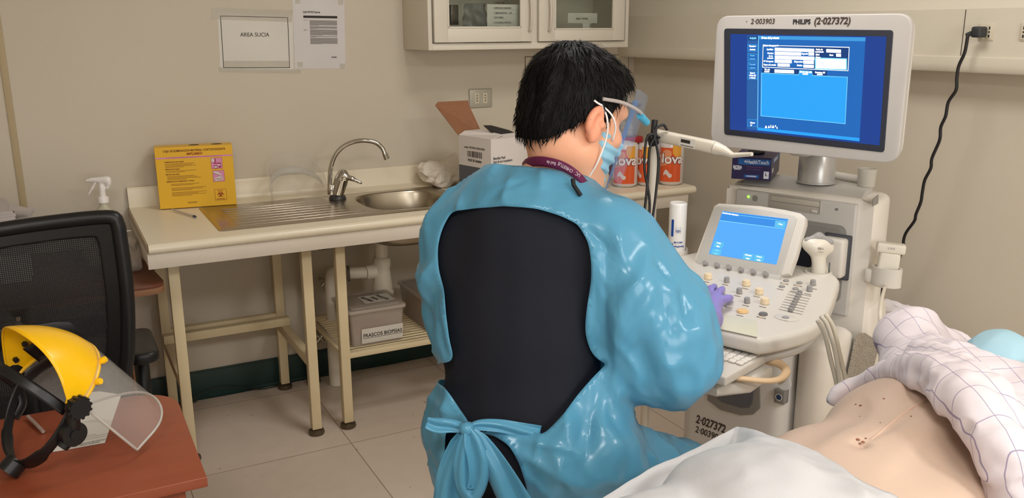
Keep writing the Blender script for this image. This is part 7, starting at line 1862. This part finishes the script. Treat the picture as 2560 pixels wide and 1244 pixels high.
# checked pyjama
def pyjama_mat():
    m = bpy.data.materials.new('checked_cotton'); m.use_nodes = True; nt = m.node_tree; b = nt.nodes['Principled BSDF']
    tc = nt.nodes.new('ShaderNodeTexCoord'); mp = nt.nodes.new('ShaderNodeMapping'); mp.inputs['Rotation'].default_value = (.35, .25, .5)
    nz = nt.nodes.new('ShaderNodeTexNoise'); nz.inputs['Scale'].default_value = 4; nz.inputs['Detail'].default_value = 1
    mv = nt.nodes.new('ShaderNodeVectorMath'); mv.operation = 'SCALE'; mv.inputs['Scale'].default_value = .05; nt.links.new(tc.outputs['Object'], nz.inputs[0]); nt.links.new(nz.outputs['Color'], mv.inputs[0])
    ad = nt.nodes.new('ShaderNodeVectorMath'); nt.links.new(tc.outputs['Object'], ad.inputs[0]); nt.links.new(mv.outputs[0], ad.inputs[1]); nt.links.new(ad.outputs[0], mp.inputs[0])
    sp = nt.nodes.new('ShaderNodeSeparateXYZ'); nt.links.new(mp.outputs[0], sp.inputs[0]); acc = None
    for ax, f, w in (('X', 27, .032), ('Y', 27, .028)):
        a = nt.nodes.new('ShaderNodeMath'); a.operation = 'MULTIPLY'; a.inputs[1].default_value = f; nt.links.new(sp.outputs[ax], a.inputs[0])
        q = nt.nodes.new('ShaderNodeMath'); q.operation = 'FRACT'; nt.links.new(a.outputs[0], q.inputs[0])
        l = nt.nodes.new('ShaderNodeMath'); l.operation = 'LESS_THAN'; l.inputs[1].default_value = w; nt.links.new(q.outputs[0], l.inputs[0])
        if acc is None: acc = l
        else:
            mx = nt.nodes.new('ShaderNodeMath'); mx.operation = 'MAXIMUM'; nt.links.new(acc.outputs[0], mx.inputs[0]); nt.links.new(l.outputs[0], mx.inputs[1]); acc = mx
    mi = nt.nodes.new('ShaderNodeMix'); mi.data_type = 'RGBA'; mi.inputs[6].default_value = lin((222, 212, 216)); mi.inputs[7].default_value = lin((158, 146, 172))
    nt.links.new(acc.outputs[0], mi.inputs[0]); nt.links.new(mi.outputs[2], b.inputs['Base Color']); b.inputs['Roughness'].default_value = .85; return m
m_pyj = pyjama_mat()
hem_px = [(2075, 1003, .93), (2120, 968, .955), (2175, 946, .985), (2235, 932, 1.02), (2290, 952, 1.045), (2345, 990, 1.055), (2400, 1040, 1.05), (2448, 1100, 1.03), (2478, 1165, 1.0), (2500, 1244, .95), (2515, 1330, .88)]
hem = [onz(*p) for p in hem_px]
hem_xy = np.array([((h - NAV) @ pY, (h - NAV) @ pX) for h in hem]); o_ = np.argsort(hem_xy[:, 0]); hy_, hx_ = hem_xy[o_, 0], hem_xy[o_, 1]
s = SDF((1.0, .36, .79), (1.85, 1.36, 1.25), .006)
pbody(s, .016)
s.cap(SHN, PB(.12, -.27, .86), .075, .070, .03); s.cap(PB(.30, -.17, .90), PB(.12, -.30, .84), .09, .07, .05)
s.cap(PB(.34, .12, .89), SHF, .05, .07, .04)
s.cap(SHF, ELB, .070, .056, .04).cap(ELB, WRP, .056, .048, .03)
s.cap(pt(2390, 915, 1.80), ELB, .045, .05, .05)
s.cap(PB(.46, -.05, .96), PB(.46, .06, .96), .06, None, .04)
def pdisp(V, N):
    return .010 * ridge(V * [1, 1, .8], 24, 41, 3) - .005 + .005 * fbm(V, 48, 42, 2)
def pkeep(V, N):
    L = V - NAV; y = L @ pY; x = L @ pX; up = ((V - HP) @ pX) < -.085
    sg = WRP - ELB; tt = np.clip(((V - ELB) @ sg) / (sg @ sg), 0, 1); arm = (np.linalg.norm(V - ELB - tt[:, None] * sg, axis=1) < .15) & (((V - ELB) @ sg) / (sg @ sg) < .95)
    return (x > np.interp(y, hy_, hx_) + .022) & (up | arm) & (V[:, 2] > .80)
me = smooth_border(s.mesh('pyjama_shirt', disp=pdisp, keep=pkeep, relax=2), 10)
shirt = link('pyjama_shirt', me, m_pyj, pat, None, True); md = shirt.modifiers.new('s', 'SOLIDIFY'); md.thickness = .002
# thick rolled hem
HS = spline([np.array(h) for h in hem], 6)
s = SDF(np.min(HS, 0) - .08, np.max(HS, 0) + .10, .0045)
offs = pX * .030 + np.array((0, 0, .004))
for i in range(0, len(HS) - 4, 3):
    u = i / len(HS); rr_ = .013 + .025 * min(1, max(0, (u - .18) * 4)) * (1 - .2 * u)
    s.cap(HS[i] + offs * (rr_ / .03), HS[i + 3] + offs * (rr_ / .03), rr_, None, .012)
    if u > .25: s.cap(HS[i] + pX * .085 + (0, 0, .010), HS[i + 3] + pX * .085 + (0, 0, .010), .028, None, .014)
me = s.mesh('rolled_hem', disp=lambda V, N: .006 * ridge(V, 34, 45, 3) - .003 + .003 * fbm(V, 60, 46, 2), relax=2)
link('rolled_hem', me, m_pyj, shirt, None, True)
p = pt(2428, 944, 1.62); MB().lathe([(0, -.002), (.006, -.001), (.0065, .001), (.004, .0015), (0, .001)], tuple(p), 14).build('button', m_pap, shirt, 60, world=True)
# mask and hair
mc2 = pt(2545, 925, 1.72)
s = SDF(HP - .2, HP + .2, .005)
s.ell(HP + np.array((0, 0, .045)) - pX * .035, (.088, .084, .086), RP, .02).ell(HP + np.array((0, 0, .07)) - pX * .05, (.05, .05, .06), RP, .03).ell(HP - pX * .08 + np.array((0, 0, .02)), (.04, .05, .05), RP, .03)
def mk2(V, N): L = V - HP; return ((L @ pX) < .012) & (L[:, 2] > -.02)
me = s.mesh('face_mask', disp=lambda V, N: .005 * ridge(V, 30, 51, 2) - .003, keep=mk2, relax=2); smooth_border(me, 10)
o = link('face_mask', me, mat('mask_pale_blue', (164, 202, 216), .7), pat, None, True); md = o.modifiers.new('s', 'SOLIDIFY'); md.thickness = .0015
s = SDF(HP - .2, HP + .2, .006); s.ell(HP + pX * .018 - (0, 0, .008), (.104, .090, .098), RP, .02)
link('hair', s.mesh('hair', disp=lambda V, N: .004 * fbm(V, 120, 55), keep=lambda V, N: ((V - HP) @ pX > .03) | ((V - HP)[:, 2] < .035) & ((V - HP) @ pX > -.03), relax=1), mat('dark_hair', (40, 34, 32), .6), pat, None, True)
s = SDF(HP - .25, HP + .25, .008); s.ell(HP + pX * .02 + np.array((0, 0, -.115)), (.14, .20, .05), RP, .02).half((0, 0, .797), (0, 0, -1))
tag(link('pillow', s.mesh('pillow'), m_pap, None), 'white pillow under the head of the lying patient', 'pillow')

# paper sheet over hips and legs
m_sheet = mat('paper_sheet', (202, 202, 203), .75, bump=.06, bscale=240, var=.015)
e1 = [(1842, 1069, .925), (1760, 1108, .925), (1666, 1154, .925), (1590, 1197, .925), (1512, 1244, .925)]
e2 = [(1842, 1069, .925), (1885, 1075, .945), (1955, 1100, .965), (2038, 1133, .985), (2088, 1162, .995), (2134, 1193, 1.0), (2204, 1222, 1.0), (2250, 1246, .995)]
E1 = [onz(*p) for p in e1]; E2 = [onz(*p) for p in e2]
E1 += [E1[-1] + (E1[-1] - E1[0]) * k for k in (.5, 1., 1.6, 2.2)]
last = E2[-1]; E2 += [last + np.array((.0, -.08, -.02)), last + np.array((.0, -.17, -.07)), last + np.array((-.0, -.25, -.15)), last + np.array((-.0, -.29, -.25))]
E1 = spline(E1, 10); E2 = spline(E2, 8)
def cur(E, u):
    k = u * (len(E) - 1); i = min(int(k), len(E) - 2); return E[i] + (E[i + 1] - E[i]) * (k - i)
def hgt(x, y):
    q = np.array((x, y, 0)) - NAV; a, b2 = q @ pX, q @ pY; z = .80
    for cx, cy, cz, rx, ry, rz in ((-.17, 0, .885, .16, .20, .115), (.02, 0, .895, .21, .19, .112), (-.45, -.09, .87, .32, .11, .10), (-.45, .09, .87, .32, .11, .10), (-.9, 0, .86, .4, .2, .07)):
        d = 1 - ((a - cx) / rx) ** 2 - ((b2 - cy) / ry) ** 2
        if d > 0: z = max(z, cz + rz * math.sqrt(d))
    return z
nu_, nv_ = 120, 90; C_ = E1[0]; G = np.zeros((nu_, nv_, 3))
for i in range(nu_):
    for j in range(nv_):
        u, v = i / (nu_ - 1), j / (nv_ - 1); a, b2 = cur(E1, u), cur(E2, v); p = a + b2 - C_
        G[i, j] = p
Hh = np.array([[hgt(G[i, j, 0], G[i, j, 1]) for j in range(nv_)] for i in range(nu_)])
for _ in range(14):
    Hp = np.pad(Hh, 1, mode='edge'); Hh = np.maximum(Hh * .999, (Hp[:-2, 1:-1] + Hp[2:, 1:-1] + Hp[1:-1, :-2] + Hp[1:-1, 2:]) / 4)
V = G.reshape(-1, 3)
uu = np.repeat(np.linspace(0, 1, nu_), nv_); vv = np.tile(np.linspace(0, 1, nv_), nu_)
zz_ = Hh.reshape(-1) + .022
edge = np.minimum(uu * 1e9, 1) * 0 + np.clip(np.minimum(uu, vv) / .10, 0, 1)
zedge = V[:, 2]
zfin = np.where(np.minimum(uu, vv) < .10, zedge * (1 - edge) + np.maximum(zz_, zedge * 0 + zz_) * edge, zz_)
zfin = np.maximum(zfin, np.where(edge < 1, 0, zz_))
q2 = np.stack([V[:, 0] * 1.0 + V[:, 1] * .9, V[:, 1] * .8 - V[:, 0] * .5, V[:, 2] * 0], 1)
crease = .010 * np.abs(ridge(q2, 9, 61, 2)) ** 2 + .006 * fbm(V, 17, 62, 2) + .0025 * ridge(V, 45, 63, 2)
zfin = zfin + crease * np.clip(edge + .4, 0, 1)
mb = MB(); mb.raw([(V[k, 0], V[k, 1], zfin[k]) for k in range(len(V))], [(i * nv_ + j, (i + 1) * nv_ + j, (i + 1) * nv_ + j + 1, i * nv_ + j + 1) for i in range(nu_ - 1) for j in range(nv_ - 1)])
tag(mb.build('paper_sheet', m_sheet, None, 180, solid=.0008), 'white crinkled paper sheet covering the hips and legs on the bed', 'sheet')
